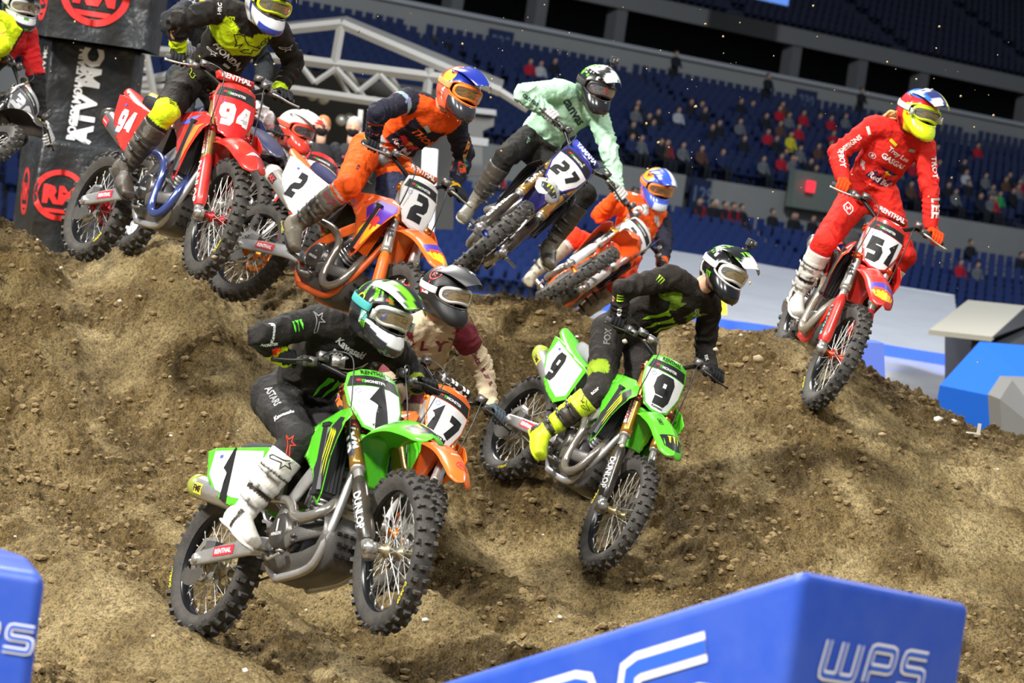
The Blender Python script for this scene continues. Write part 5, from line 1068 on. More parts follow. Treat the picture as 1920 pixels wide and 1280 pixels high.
# ------------------------------------------------------------ black branded fabric towers
FAB = mat('black_fabric', (.013, .014, .016), .40, bump=1.0, bscale=2.2, bdist=.12, var=.35, vscale=1.3, var2=(.05, .055, .06))
Tw = emp('fabric_tower', onz(170, 700, 0), 'tall black fabric-wrapped tower with red round emblems and white vertical lettering at the left', 'banner')
def twp(name, cols, y0, y1, dep=1.2, wob=.11):
    P = [at(px, (y0+y1)/2, d) for px, d in cols]; zt = [at(px, y0+(px-150)*.14, d)[2] for px, d in cols]; zb = [at(px, y1+(px-150)*.14, d)[2] for px, d in cols]; v = []; f = []; n = 26; m = 30
    path = []; 
    for i in range(len(P)-1):
        for t in np.linspace(0, 1, m, endpoint=False): path.append((P[i]*(1-t)+P[i+1]*t, zt[i]*(1-t)+zt[i+1]*t, zb[i]*(1-t)+zb[i+1]*t))
    path.append((P[-1], zt[-1], zb[-1])); path.append((P[-1]+V(0, dep, 0), zt[-1], zb[-1])); path.append((P[0]+V(0, dep, 0), zt[0], zb[0])); path.append(path[0])
    for i, (p, a, b_) in enumerate(path):
        for j in np.linspace(0, 1, n): q = V(p[0], p[1], a*(1-j)+b_*j); w_ = (vnoise(np.array([[q[0]*5+q[2]*1.2, q[2]*1.6, 2.]]))[0]-.5)*wob*2.2; v.append(q+V(0, w_, 0))
    f = [[i*n+j, (i+1)*n+j, (i+1)*n+j+1, i*n+j+1] for i in range(len(path)-1) for j in range(n-1)]; k = len(path); f.append([i*n for i in range(k-1)][::-1])
    me = mesh(np.array(v)-np.array(Tw.location), f); return link(name, me, FAB, Tw), bvh_of(me)
u_, ub = twp('upper_cover', [(66, 31), (103, 29.7), (296, 30.2)], -260, 76); m_, mb = twp('middle_cover', [(58, 31.4), (84, 30.2), (238, 30.6)], 80, 272, 1.0); l_, lb = twp('lower_cover', [(22, 31.2), (60, 29.9), (228, 30.3)], 268, 560, 1.3)
RB_ = mat('emblem_red', (.78, .035, .035), .5); TX = V(0, 0, 0)
def tdec(name, par, bv, g, m, px, py, d, s, rot=0): 
    o_ = at(px, py, d)-np.array(Tw.location); x_ = nrm(V(1, .03, 0)); z_ = V(0, 0, 1); x2 = x_*math.cos(rot)+z_*math.sin(rot); y2 = -x_*math.sin(rot)+z_*math.cos(rot); decal(name, par, g, m, (o_, x2, y2, nrm(np.cross(x2, y2))), s, bv, .012, step=.08, depth=1.5)
RM_ = join2d(ring2d(.80, 1.0, 40), xf2d(text2d('RM', .06), 1.25, (0, 0)), poly2d([(-.55, -.55), (.55, -.55), (.4, -.7), (-.4, -.7)]))
tdec('round_emblem', u_, ub, RM_, RB_, 178, -12, 29.9, .31); tdec('round_emblem', l_, lb, RM_, RB_, 113, 366, 30, .245); tdec('round_emblem', l_, lb, xf2d(RM_, 1), RB_, 44, 358, 30.4, (.075, .235)); tdec('round_emblem', u_, ub, RM_, RB_, 86, -8, 30.2, (.085, .25))
WT = mat('banner_white', (.80, .80, .82), .6)
tdec('lettering', m_, mb, text2d('ATV MC', .05), WT, 163, 182, 30.4, (.95, .95), math.pi/2-.02); tdec('lettering', m_, mb, text2d('ROCKY MOUNTAIN', .04), WT, 146, 178, 30.4, (.88, .95), math.pi/2-.02); tdec('lettering', m_, mb, text2d('ATV MC', .05), WT, 83, 115, 30.6, (.3, .35), math.pi/2)
# ------------------------------------------------------------ stage tent with aluminium truss
TR = emp('stage_tent', onz(640, 600, 0), 'aluminium truss stage tent with a gabled dark roof behind the riders', 'tent'); TRM = metal((.66, .66, .66), .42); TL = np.array(TR.location)
def bar(name, a, b_, w, par=TR): A_, B2 = at(*a), at(*b_); o = link(name, MB().tube([A_-TL, B2-TL], w*.7, 4, caps=True).mesh(False), mat('truss_white', (.42, .42, .41), .4, .2), par); return o
for dd in (0, 7):
    for n_, a, b_, w in (('rafter', (318, 78), (640, 45), .10), ('rafter', (640, 45), (938, 172), .10), ('rafter', (938, 172), (990, 205), .08), ('king_post', (640, 45), (628, 116), .09), ('post', (806, 128), (800, 176), .09), ('tie_beam', (232, 92), (560, 112), .10), ('tie_beam', (560, 112), (850, 150), .11)):
        bar(n_, (*a, 44+dd), (*b_, 44+dd), w)
for a, b_ in (((250, 165), (548, 168)), ((548, 168), (770, 200)), ((236, 232), (300, 228)), ((240, 158), (380, 128))): bar('chord', (*a, 43), (*b_, 43), .09)
zz = [(556, 112), (590, 155), (630, 128), (672, 172), (712, 140), (760, 188)]; z2 = [(590, 112), (556, 158), (680, 130), (640, 160), (760, 150), (715, 180)]
for i in range(len(zz)-1): bar('brace', (*zz[i], 43), (*zz[i+1], 43), .055)
for x in (626, 652, 726): bar('brace', (x, 132, 44.5), (x+36, 190, 44.5), .05)
for a, b_ in (((250, 95), (236, 440)), ((268, 70), (300, 240)), ((300, 20), (276, 100))): bar('tower_leg', (*a, 42), (*b_, 42), .07)
for y in (130, 172, 215, 300): bar('rung', (248, y, 42), (285, y+3, 42), .05)
for nm, q in (('roof_panel', [(318, 78, 44), (640, 45, 44), (650, 30, 54), (330, 62, 54)]), ('roof_panel', [(640, 45, 44), (938, 172, 44), (945, 150, 54), (650, 30, 54)])):
    P = [at(*p)-TL for p in q]; link(nm, mesh(P+[p-V(0, 0, .05) for p in P], [[0, 1, 2, 3], [4, 7, 6, 5], [0, 4, 5, 1], [1, 5, 6, 2], [2, 6, 7, 3], [3, 7, 4, 0]], False), mat('roof_fabric', (.20, .20, .19), .7), TR)
P = [at(480, 118, 55), at(850, 172, 55), at(850, 430, 55), at(480, 430, 55)]; link('backdrop', mesh([p-TL for p in P]+[p-TL+V(0, .2, 0) for p in P], [[0, 1, 2, 3], [4, 7, 6, 5], [0, 4, 5, 1], [1, 5, 6, 2], [2, 6, 7, 3], [3, 7, 4, 0]], False), mat('backdrop_grey', (.10, .10, .095), .7), TR)
for i, (x, y) in enumerate(((586, 178), (606, 185), (700, 190), (655, 222), (640, 225), (720, 232))): 
    c_ = at(x, y, 46); o = link('stage_lamp', MB().add(*lathe([(.001, 0), (.07, 0), (.09, .06), (.06, .2), (.001, .22)], 12)).mesh(), mat('lamp_house', (.5, .5, .48), .35, .6), TR); o.location = c_-TL
ppoly('painted_glow_pillar', [(792, 276), (820, 280), (812, 440), (786, 440)], [40, 40, 40, 40], .35, mat('pillar_white_glow', (.85, .88, 1), .5, emit=.55), 'white pillar with lamplight painted in as glow behind the handlebars of the white-plated orange bike', 'light');  # a lamp-lit pillar, no lamp itself: the emission stands in for that light
for px in (690, 672): ppoly('tent_pole', [(px, 205), (px+9, 206), (px-2, 330), (px-10, 330)], [42]*4, .1, TRM, 'pale tent pole %s the two masked men' % ('right of' if px == 690 else 'between'), 'pole')
# portal walls seen between riders
ppoly('portal_wall', [(840, 205), (926, 214), (926, 236), (905, 245), (905, 330), (820, 330)], [60]*6, .6, mat('portal_grey', (.17, .17, .165), .8), 'grey concrete portal wall between the orange-clad rider and the mint-clad rider', 'wall'); PWL = bpy.data.objects['portal_wall']; ppoly('portal_cap', [(836, 196), (930, 206), (930, 216), (836, 206)], [59.8]*4, .8, mat('coping', (.40, .41, .42), .7), None, None).parent = PWL; ppoly('portal_cap', [(860, 254), (916, 260), (914, 274), (858, 268)], [58]*4, .8, mat('coping', (.40, .41, .42), .7), None, None).parent = PWL
# two officials in masks
def official(px, py, d, shirt, hairc, label, turn=0):
    H = at(px, py, d); o = emp('person', (H[0], H[1], H[2]-1.62), label, 'person'); o.rotation_euler = (0, 0, turn); b = MB()
    limb(b, [(0, 0, .9), (0, 0, 1.1), (0, 0, 1.3), (0, 0, 1.43)], [.16, .155, .19, .09], 16)
    for s_ in (-1, 1): ball(b, V(s_*.18, 0, 1.36), .07, 10); limb(b, [(s_*.19, 0, 1.36), (s_*.25, .0, 1.1), (s_*.12, -.22, 1.0)], [.065, .055, .05], 10)
    sk = MB(); ball(sk, V(0, 0, 1.62), .1, 18, (.78, .95, 1.18)); sk.tube([(0, .0, 1.4), (0, 0, 1.55)], .055, 12); ball(sk, V(0, -.098, 1.61), .018, 8)
    for s_ in (-1, 1): ball(sk, V(s_*.078, .01, 1.62), .022, 8, (.5, 1, 1.3)); limb(sk, [(s_*.12, -.2, 1.0), (s_*.05, -.28, 1.03)], [.04, .035], 8)
    for k_ in (-1, 1): ball(sk, V(k_*.035, -.088, 1.645), .010, 6)
    l = MB()
    for s_ in (-1, 1): limb(l, [(s_*.09, 0, .95), (s_*.1, 0, .5), (s_*.1, .02, .05)], [.10, .075, .055], 10)
    hm = MB(); ball(hm, V(0, .022, 1.655), .105, 14, (.86, .95, 1.0)); mk = MB(); ball(mk, V(0, -.035, 1.575), .075, 12, (.95, .95, .85))
    link('body', sk.mesh(), mat('skin_pale', (.62, .34, .24), .55), o); link('polo_shirt', b.mesh(), cloth(shirt), o); link('trousers', l.mesh(), cloth((.02, .02, .025)), o); link('hair', hm.mesh(), mat('hair_%s' % str(hairc), hairc, .8), o); link('face_mask', mk.mesh(), cloth((.012, .012, .014)), o)
    for s_, cc_ in ((-.08, (.5, .1, .15)), (.09, (.05, .25, .1))): link('badge', mesh(*box((s_, -.185, 1.27), (.06, .02, .03)), smooth=False), ink(cc_), o)
official(605, 238, 36, (.02, .02, .024), (.42, .16, .05), 'man with ginger hair, black mask and black polo shirt standing behind the red-helmeted rider'); official(663, 240, 36.5, (.025, .027, .032), (.36, .36, .36), 'grey-haired man in a black mask standing beside the ginger-haired man')

# ------------------------------------------------------------ liveries
PD = json.loads(r'''{"1":{"t":[-0.8105,13.8921,0.1737],"R":[[0.57493,0.81759,0.0316],[-0.77602,0.53264,0.33776],[0.25932,-0.21871,0.9407]],"s":-0.1986,"q":0.1459,"f":-0.0126,"J":{"P":[-0.9471,14.4846,1.2274],"N":[-0.7114,14.2189,1.5694],"H":[-0.6068,14.0918,1.6824],"SR":[-0.8966,14.1577,1.5901],"SL":[-0.563,14.3483,1.515],"ER":[-1.1217,13.9696,1.5006],"EL":[-0.4622,14.6162,1.4229],"WR":[-0.9888,14.1531,1.4018],"WL":[-0.4013,14.385,1.3516],"HR":[-1.0565,14.4636,1.2034],"HL":[-0.8688,14.5132,1.1554],"KR":[-0.8916,14.0963,1.0515],"KL":[-0.5958,14.2571,0.9439],"AR":[-1.0973,14.0452,0.6843],"AL":[-0.7235,14.2934,0.5559],"TR":[-1.0107,13.9159,0.6158],"TL":[-0.614,14.1658,0.5291]},"fd":[0.6426,-0.7297,-0.2336],"up":[0.2896,-0.051,0.9558]},"9":{"t":[0.2945,18.5589,0.4428],"R":[[0.4132,0.8006,0.43394],[-0.88753,0.46073,-0.0049],[-0.20386,-0.38311,0.90093]],"s":-0.1816,"q":0.0288,"f":-0.0298,"J":{"P":[0.676,18.7024,1.6246],"N":[1.0393,18.4874,1.9007],"H":[1.1782,18.4725,2.0475],"SR":[0.8661,18.4008,1.9563],"SL":[1.1345,18.6389,1.8138],"ER":[0.5917,18.2909,1.849],"EL":[1.15,18.7923,1.548],"WR":[0.6039,18.4067,1.6374],"WL":[1.1932,18.5703,1.4431],"HR":[0.561,18.7102,1.5838],"HL":[0.7534,18.7631,1.5744],"KR":[0.5567,18.4561,1.2386],"KL":[0.8191,18.6463,1.1658],"AR":[0.2579,18.4767,0.941],"AL":[0.6052,18.7928,0.8482],"TR":[0.2471,18.3531,0.8257],"TL":[0.6625,18.6686,0.7469]},"fd":[0.5515,-0.7868,-0.2771],"up":[0.3696,-0.0673,0.9268]},"51":{"t":[1.8524,20.3876,1.3919],"R":[[0.07905,0.93968,0.3328],[-0.98487,0.12526,-0.11976],[-0.15422,-0.3183,0.93536]],"s":0.0632,"q":0.1238,"f":-0.0101,"J":{"P":[2.148,20.4748,2.6642],"N":[2.3055,20.2233,3.0685],"H":[2.3686,20.0961,3.2096],"SR":[2.1142,20.2093,3.0748],"SL":[2.4642,20.3201,3.0049],"ER":[1.9118,20.2582,2.8735],"EL":[2.5383,20.2332,2.7367],"WR":[1.9702,20.0947,2.6803],"WL":[2.5776,20.2173,2.4735],"HR":[2.0882,20.5315,2.589],"HL":[2.2564,20.4538,2.6633],"KR":[1.9158,20.2573,2.3074],"KL":[2.4504,20.4316,2.2803],"AR":[1.7998,20.3918,1.9357],"AL":[2.2576,20.4752,1.9163],"TR":[1.8185,20.2456,1.8516],"TL":[2.2232,20.3927,1.77]},"fd":[0.4807,-0.8497,-0.2164],"up":[0.2173,-0.1237,0.9682]},"94":{"t":[-2.259,18.4105,1.5675],"R":[[0.55434,0.79054,0.26031],[-0.82582,0.56137,0.05378],[-0.10361,-0.24478,0.96403]],"s":-0.1705,"q":-0.1126,"f":0.1178,"J":{"P":[-1.9993,18.6262,2.7572],"N":[-1.7797,18.3768,3.131],"H":[-1.6787,18.2269,3.2162],"SR":[-1.9784,18.3309,3.1388],"SL":[-1.6255,18.4877,3.0669],"ER":[-2.1695,18.1333,3.0312],"EL":[-1.5129,18.708,2.9086],"WR":[-2.1593,18.287,2.829],"WL":[-1.5798,18.5591,2.7121],"HR":[-2.1147,18.621,2.7202],"HL":[-1.9285,18.6912,2.7031],"KR":[-2.1913,18.2653,2.4927],"KL":[-1.8454,18.5144,2.32],"AR":[-2.391,18.3466,2.1407],"AL":[-2.0603,18.6843,2.0149],"TR":[-2.3442,18.2573,2.0043],"TL":[-1.9695,18.5682,1.9298]},"fd":[0.5032,-0.8254,-0.2559],"up":[0.2416,-0.1499,0.9587]},"2":{"t":[-1.385,19.3084,1.3036],"R":[[0.63352,0.63739,0.43862],[-0.74014,0.66445,0.10345],[-0.2255,-0.39017,0.8927]],"s":-0.2368,"q":-0.0557,"f":0.03,"J":{"P":[-0.9513,19.6168,2.4764],"N":[-0.6554,19.3411,2.7768],"H":[-0.5388,19.2425,2.9056],"SR":[-0.8434,19.2709,2.7967],"SL":[-0.5299,19.4664,2.6911],"ER":[-1.0041,19.0505,2.6879],"EL":[-0.4584,19.6841,2.5069],"WR":[-1.023,19.2361,2.5126],"WL":[-0.4969,19.5554,2.2907],"HR":[-1.0669,19.6055,2.469],"HL":[-0.8883,19.6513,2.3926],"KR":[-1.1319,19.259,2.2224],"KL":[-0.8645,19.5046,1.9891],"AR":[-1.4207,19.3531,1.9479],"AL":[-1.1408,19.6136,1.7064],"TR":[-1.3816,19.2374,1.8293],"TL":[-1.0538,19.5105,1.6026]},"fd":[0.5971,-0.7651,-0.241],"up":[0.2955,-0.0695,0.9528]},"27":{"t":[-0.4837,21.3206,1.6899],"R":[[0.03974,0.77164,0.63481],[-0.99712,-0.01042,0.07509],[0.06456,-0.63597,0.76901]],"s":0.042,"q":0.0,"f":0.0029,"J":{"P":[-0.0407,21.6703,2.6761],"N":[0.2336,21.5188,3.0662],"H":[0.3192,21.3523,3.1367],"SR":[0.0622,21.417,3.076],"SL":[0.3762,21.5605,2.9334],"ER":[-0.1712,21.262,3.0136],"EL":[0.4817,21.4148,2.7038],"WR":[0.0598,21.3245,2.8964],"WL":[0.5698,21.3464,2.4655],"HR":[-0.0191,21.705,2.7783],"HL":[0.0296,21.6425,2.595],"KR":[-0.2118,21.3736,2.5835],"KL":[0.3481,21.4309,2.3977],"AR":[-0.3898,21.4985,2.2359],"AL":[0.1713,21.435,2.0169],"TR":[-0.4492,21.3844,2.1247],"TL":[0.1555,21.348,1.8718]},"fd":[0.4552,-0.8505,-0.2635],"up":[0.2381,-0.1689,0.9564]},"25":{"t":[0.052,24.2575,1.3259],"R":[[0.18806,0.73955,0.64629],[-0.91924,-0.0992,0.381],[0.34588,-0.66575,0.66117]],"s":0.1997,"q":0.0,"f":-0.0033,"J":{"P":[0.7666,24.965,1.9334],"N":[0.9271,24.9631,2.4068],"H":[0.9599,24.8608,2.5758],"SR":[0.7272,24.9571,2.4213],"SL":[1.0534,25.0866,2.3122],"ER":[0.5408,24.786,2.2831],"EL":[1.1043,24.8849,2.1096],"WR":[0.6664,24.6565,2.4676],"WL":[1.0816,24.6783,1.9535],"HR":[0.675,24.9258,1.9806],"HL":[0.8133,24.9396,1.837],"KR":[0.3524,24.6584,2.0779],"KL":[0.7594,24.5182,1.7704],"AR":[0.1007,24.6001,1.7594],"AL":[0.4921,24.5763,1.4649],"TR":[0.0426,24.4698,1.6667],"TL":[0.4997,24.4064,1.4574]},"fd":[0.4013,-0.8612,-0.3119],"up":[0.208,-0.246,0.9467]},"17":{"t":[-0.9268,17.0794,0.1369],"R":[[0.43098,0.78886,0.43813],[-0.89979,0.41231,0.14273],[-0.06806,-0.45574,0.88751]],"s":-0.0421,"q":0.0,"f":0.0344,"J":{"P":[-0.5147,17.5322,1.1902],"N":[-0.4705,17.1968,1.5545],"H":[-0.4043,17.114,1.724],"SR":[-0.6154,17.1232,1.4387],"SL":[-0.2724,17.2429,1.5092],"ER":[-0.6739,16.8643,1.5536],"EL":[-0.1504,17.4367,1.3333],"WR":[-0.6008,17.0638,1.4027],"WL":[-0.0656,17.3184,1.1152],"HR":[-0.607,17.4728,1.2011],"HL":[-0.4578,17.5586,1.0996],"KR":[-0.6921,17.1064,0.9926],"KL":[-0.3792,17.2545,0.8059],"AR":[-0.9372,17.2134,0.6818],"AL":[-0.6198,17.3794,0.4982],"TR":[-0.9206,17.0534,0.626],"TL":[-0.5598,17.242,0.4175]},"fd":[0.6703,-0.7293,-0.1372],"up":[0.1509,-0.0471,0.9874]},"36":{"t":[-4.4533,21.2808,1.8167],"R":[[0.6549,0.45839,0.60082],[-0.75523,0.36844,0.5421],[0.02713,-0.80878,0.58748]],"s":-0.0452,"q":0.0,"f":0.0771,"J":{"P":[-4.0034,21.9608,2.6144],"N":[-3.7227,21.8167,3.002],"H":[-3.7309,21.9296,3.167],"SR":[-3.8968,21.7214,3.0294],"SL":[-3.6719,22.0077,2.972],"ER":[-3.7484,21.5435,2.8554],"EL":[-3.5709,22.0123,2.6831],"WR":[-3.7995,21.7961,2.8232],"WL":[-3.4953,22.0225,2.3907],"HR":[-4.1124,21.9683,2.6292],"HL":[-3.939,22.0098,2.5392],"KR":[-3.9959,21.5866,2.4693],"KL":[-3.8352,21.8098,2.1729],"AR":[-4.3526,21.599,2.2676],"AL":[-4.1682,21.7474,1.942],"TR":[-4.3027,21.4367,2.2559],"TL":[-4.093,21.6054,1.886]},"fd":[0.5423,-0.8168,-0.1969],"up":[0.1526,-0.1347,0.9791]},"96":{"t":[-2.2256,22.6867,1.3835],"R":[[0.63375,0.64687,0.42418],[-0.77287,0.55234,0.3124],[-0.03221,-0.52581,0.84999]],"s":-0.4116,"q":0.2897,"f":0.0631,"J":{"P":[-2.1764,23.3479,2.194],"N":[-1.9439,22.9946,2.4652],"H":[-1.7933,22.9555,2.5901],"SR":[-2.1354,22.9248,2.4329],"SL":[-1.8038,23.0676,2.3443],"ER":[-2.0773,22.8381,2.7038],"EL":[-1.5536,23.2139,2.3269],"WR":[-1.8964,22.9454,2.5515],"WL":[-1.3055,23.1363,2.3299],"HR":[-2.2006,23.2637,2.2617],"HL":[-2.0778,23.377,2.1529],"KR":[-1.9934,22.8876,2.237],"KL":[-1.7656,23.0997,2.0494],"AR":[-2.248,22.8565,1.9171],"AL":[-1.9876,23.0788,1.7054],"TR":[-2.1945,22.7013,1.8721],"TL":[-1.8986,22.9539,1.6316]},"fd":[0.734,-0.6567,-0.173],"up":[0.2393,0.0117,0.9709]},"21":{"t":[-2.3365,20.8475,1.6399],"R":[[0.51647,0.84502,0.13859],[-0.8548,0.51835,0.025],[-0.05072,-0.13138,0.99003]],"s":0.1842,"q":-0.1331,"f":0.03,"J":{"P":[-2.365,21.1512,2.8227],"N":[-2.2349,21.0098,3.2926],"H":[-2.2496,20.9937,3.5081],"SR":[-2.4358,20.9571,3.2627],"SL":[-2.0548,21.0425,3.1803],"ER":[-2.547,20.7177,3.1347],"EL":[-1.9176,21.2059,2.969],"WR":[-2.3837,20.5906,2.9702],"WL":[-1.891,21.0013,2.821],"HR":[-2.4432,21.0808,2.7886],"HL":[-2.2622,21.1645,2.7844],"KR":[-2.3766,20.7489,2.5233],"KL":[-2.0464,20.9579,2.4749],"AR":[-2.5211,20.8941,2.1681],"AL":[-2.1809,21.1026,2.1156],"TR":[-2.4735,20.746,2.0991],"TL":[-2.0869,20.9831,2.039]},"fd":[0.4641,-0.8577,-0.2214],"up":[0.2178,-0.1317,0.9671]}}''')
FCH = 'silver'
BK = {
 '1': dict(label='bright green motocross bike with number 1 on its white plate, nearest the camera', col=GREEN, near=2, field=WHITE, num='1', numc=BLACK, sidef=WHITE, fork=(.55, .30, .06), shroud=GREEN, shrp='claw', ftip='claw', ftext=('KYB', WHITE), fbg=(.02, .02, .05), gtext=[('DUNLOP', WHITE, .022, .20, None), ('CARRILLO', (.55, .75, .95), -.018, .17, None)], clamp=(.22, .03, .03), hub=(.55, .47, .30), pipec=(.42, .40, .37), cap=(.35, .40, .05), silt=('FMF', BLACK, (.85, .75, .05)), seat=(.05, .05, .055), ftext2='OAKLEY', platetext='Kawasaki', toptext='RENTHAL'),
 '9': dict(label='bright green motocross bike with number 9 on the slope right of centre', col=GREEN, near=2, field=WHITE, num='9', numc=BLACK, sidef=WHITE, fork=(.80, .38, .06), shroud=GREEN, shrp='claw', ftip='claw', ftext=('SHOWA', (.8, .03, .03)), fbg=WHITE, gtext=[('DUNLOP', WHITE, .022, .20, None), ('CARRILLO', WHITE, -.018, .17, None)], clamp=(.30, .03, .03), hub=(.60, .50, .25), pipe='loop', pipec=(.40, .37, .33), cap=(.4, .55, .05), silt=('FMF', BLACK, (.85, .75, .05)), seat=(.25, .26, .27), ftext2='CARRY', platetext='Kawasaki', toptext='RENTHAL'),
 '17': dict(label='orange motocross bike with number 17 directly behind the nearest green bike', col=ORANGE, field=WHITE, num='17', numc=BLACK, ital=1, fork=(.72, .71, .68), shroud=ORANGE, shrp=BLACK, ftip='round', ftext=('WP', BLACK), guard=(.9, .9, .9), gtext=[('DIRT TRICKS', (.9, .25, .02), 0, .18, None)], clamp=(.9, .25, .02), hub=(.9, .25, .02), pipe='loop', frame=ORANGE, pad=((.015, .015, .015), 'ODI', WHITE), platetext='KTM', platebase=ORANGE),
 '51': dict(label='red motocross bike with number 51 on a white plate flying at the right', col=RED, field=WHITE, num='51', numc=BLACK, ital=1, fork=(.78, .76, .70), shroud=RED, shrp=(.95, .6, .02), shrp2=WHITE, ftip='bull', ftext=('WP', BLACK), guard=RED, gtext=[('RK EXCEL', BLACK, .0, .19, (.2, .75, .65))], clamp=(.8, .10, .02), hub=(.75, .05, .02), pipe='loop', pipec=(.75, .68, .55), pad=((.75, .02, .02), 'RENTHAL', WHITE), lev=(.7, .7, .7), frame=RED),
 '94': dict(label='red motocross bike with white number 94 in the air at the left', col=RED, near=2, field=RED, num='94', numc=WHITE, ital=1, fork=(.62, .40, .14), guard=(.75, .015, .02), shroud=RED, shrp=(.9, .22, .04), shrp2=(.08, .12, .6), ftip='wing', ftext=('SHOWA', (.85, .1, .02)), fbg=(.9, .8, .75), gtext=[('DUNLOP', WHITE, -.005, .26, None)], clamp=(.45, .02, .03), hub=(.65, .02, .04), pipe='loop', pipec=(.10, .16, .52), pad=((.78, .02, .02), 'RENTHAL', WHITE), silt=('YOSHIMURA', WHITE, (.7, .04, .05)), silc=(.25, .26, .28), lev=(.7, .7, .7), sdc=WHITE, seat=(.02, .02, .022)),
 '2': dict(label='orange motocross bike with number 2 on white panels jumping left of centre', col=ORANGE, near=2, field=WHITE, num='2', numc=BLACK, fork=(.80, .78, .72), shroud=(.95, .12, .01), shrp='bull', ftip='bull', ftext=('WP', (.05, .05, .05)), guard=ORANGE, clamp=(.95, .35, .03), hub=(.95, .25, .02), frame=(.95, .13, .006), louv=(.90, .14, .01), pipe='loop', pipec=(.42, .38, .32), side=WHITE, sidef=WHITE, platebase=WHITE, pad=((.95, .14, .01), 'RENTHAL', WHITE), silt=('AX', (.8, .05, .05), (.02, .02, .02)), silc=(.72, .70, .66), cap=(.7, .68, .62), seat=(.03, .035, .09), lev=(.75, .75, .75), rfc=ORANGE),
 '27': dict(label='blue motocross bike with number 27 leaning hard over in mid-air at the top centre', col=(.01, .02, .30), field=WHITE, num='27', numc=BLACK, ital=1, fork=(.78, .45, .12), guard=(.012, .012, .013), shroud=(.012, .014, .03), ffc=(.55, .57, .62), ftip='claw', ftext=('KYB', WHITE), fbg=(.02, .02, .02), gtext=[('DUNLOP', WHITE, .02, .20, None), ('MONSTER', WHITE, -.018, .15, None)], clamp=(.08, .08, .09), hub=(.02, .08, .6), rim=(.01, .03, .45), pad=((.02, .06, .55), 'YAMAHA', WHITE)),
 '25': dict(label='orange and white motocross bike leaning far over behind the blue bike', col=(.95, .10, .006), field=WHITE, num='25', numc=BLACK, ital=1, fork=(.80, .77, .72), guard=WHITE, shroud=(.95, .10, .006), shrp=WHITE, gtext=[('RK EXCEL', BLACK, 0, .19, (.15, .6, .45))], ftext=('WP', BLACK), clamp=(.95, .4, .03), hub=(.9, .2, .02), frame=(.95, .13, .006), pipe='loop', platebase=WHITE, side=WHITE),
 '36': dict(label='dark motocross bike with number 36 cut off by the left edge', col=(.02, .02, .025), field=(.08, .08, .085), num='36', numc=(.75, .75, .78), fork=(.3, .3, .3), shroud=(.02, .02, .03), ftip='claw', clamp=(.2, .2, .2), pad=((.02, .02, .02), 'RENTHAL', (.8, .5, .3)), platebase=(.6, .6, .62)),
 '96': dict(label='red and white motocross bike mostly hidden behind the number 94 bike', col=(.75, .015, .02), field=WHITE, num='9', numc=BLACK, shrp=WHITE, shrp2=(.2, .15, .5), sidef=WHITE, guard=(.7, .02, .02)),
 '21': dict(label='dark motocross bike directly behind the number 94 bike showing its rear tyre below', col=(.02, .03, .10), field=WHITE, num='2', numc=BLACK, rfc=(.75, .6, .02)),
}
def A3(*c): return np.array(c, float)
def blend(n, base, *rules):
    c = np.tile(A3(*base), (n, 1))
    for m, q in rules: c[m] = q
    return np.where(c.max(1, keepdims=True) < .07, c*.62, c)
def J1(reg, t, u, v, w, n1, n2): return blend(len(t), (.016, .016, .018), ((reg == 2) & (t > .42), YEL), ((reg == 2) & (t > .20) & (t < .42) & (n1 > .48), (.80, .05, .01)), ((reg == 4) & (t > .8), (.35, .45, .02)), ((reg == 0) & (v < .12), (.045, .045, .05)))
def J9(reg, t, u, v, w, n1, n2): 
    g = (reg == 0) & (v > .62) & (w > 0) & (np.abs(v-.80+np.sin(u*70)*.035) < .085+.02*n1) & (np.abs(u) > .045)
    return blend(len(t), (.020, .018, .019), (g, (.16, .28, .02)), ((reg == 2) & (t > .74), (.10, .30, .01)), ((reg == 2) & (t > .74) & (n2 > .5), (.01, .01, .01)))
def J51(reg, t, u, v, w, n1, n2): return blend(len(t), (.70, .018, .014), ((reg == 2) & (t > .9), (.80, .06, .015)))
def J94(reg, t, u, v, w, n1, n2): 
    y = (reg == 0) & (w > -.02) & (v > .52+np.abs(u)*.55) & (v < .86+np.abs(u)*.6)
    return blend(len(t), (.016, .015, .016), (y, (.62, .86, .01)), ((reg == 2) & (t > .45), (.62, .86, .01)), ((reg == 4) & (t > .80), (.62, .86, .01)), ((reg == 0) & (w > 0) & (np.abs(u) < .05) & (v > .84), (.02, .02, .02)))
def J2(reg, t, u, v, w, n1, n2): 
    O = (.92, .10, .008); ar = (reg > 0)
    return blend(len(t), (.015, .020, .05), ((reg == 0) & (np.abs(u-.01) > .125) & (v < .86), O), ((reg == 0) & (v > .78+.5*np.abs(u)) & (w > 0), O), ((reg == 0) & (v < .26) & (u < .02), (.36, .40, .42)), ((reg == 0) & (v < .28) & (np.abs(v-.2+u) < .05), (.85, .08, .01)), ((reg == 1) & (t > .25) & (t < .8) & (n1 > .58), O), ((reg == 2) & (t > .80), (.85, .50, .01)), ((reg == 4) & (t > .86), (.85, .50, .01)), ((reg == 2) & (t < .22), O), ((reg == 4) & (t > .3) & (t < .78) & (n1 > .55), O), ((reg == 1) & (t < .35) & (np.abs(t-.22) < .05), (.3, .42, .45)))
def J27(reg, t, u, v, w, n1, n2): return blend(len(t), MINT)
def J25(reg, t, u, v, w, n1, n2): return blend(len(t), (.92, .10, .008), ((reg == 0) & (v < .45), (.015, .02, .05)), ((reg == 3) | ((reg == 4) & (t < .9)), (.015, .02, .05)), ((reg == 4) & (n1 > .6), (.92, .12, .01)), ((reg == 0) & (n2 > .7), (.7, .7, .7)))
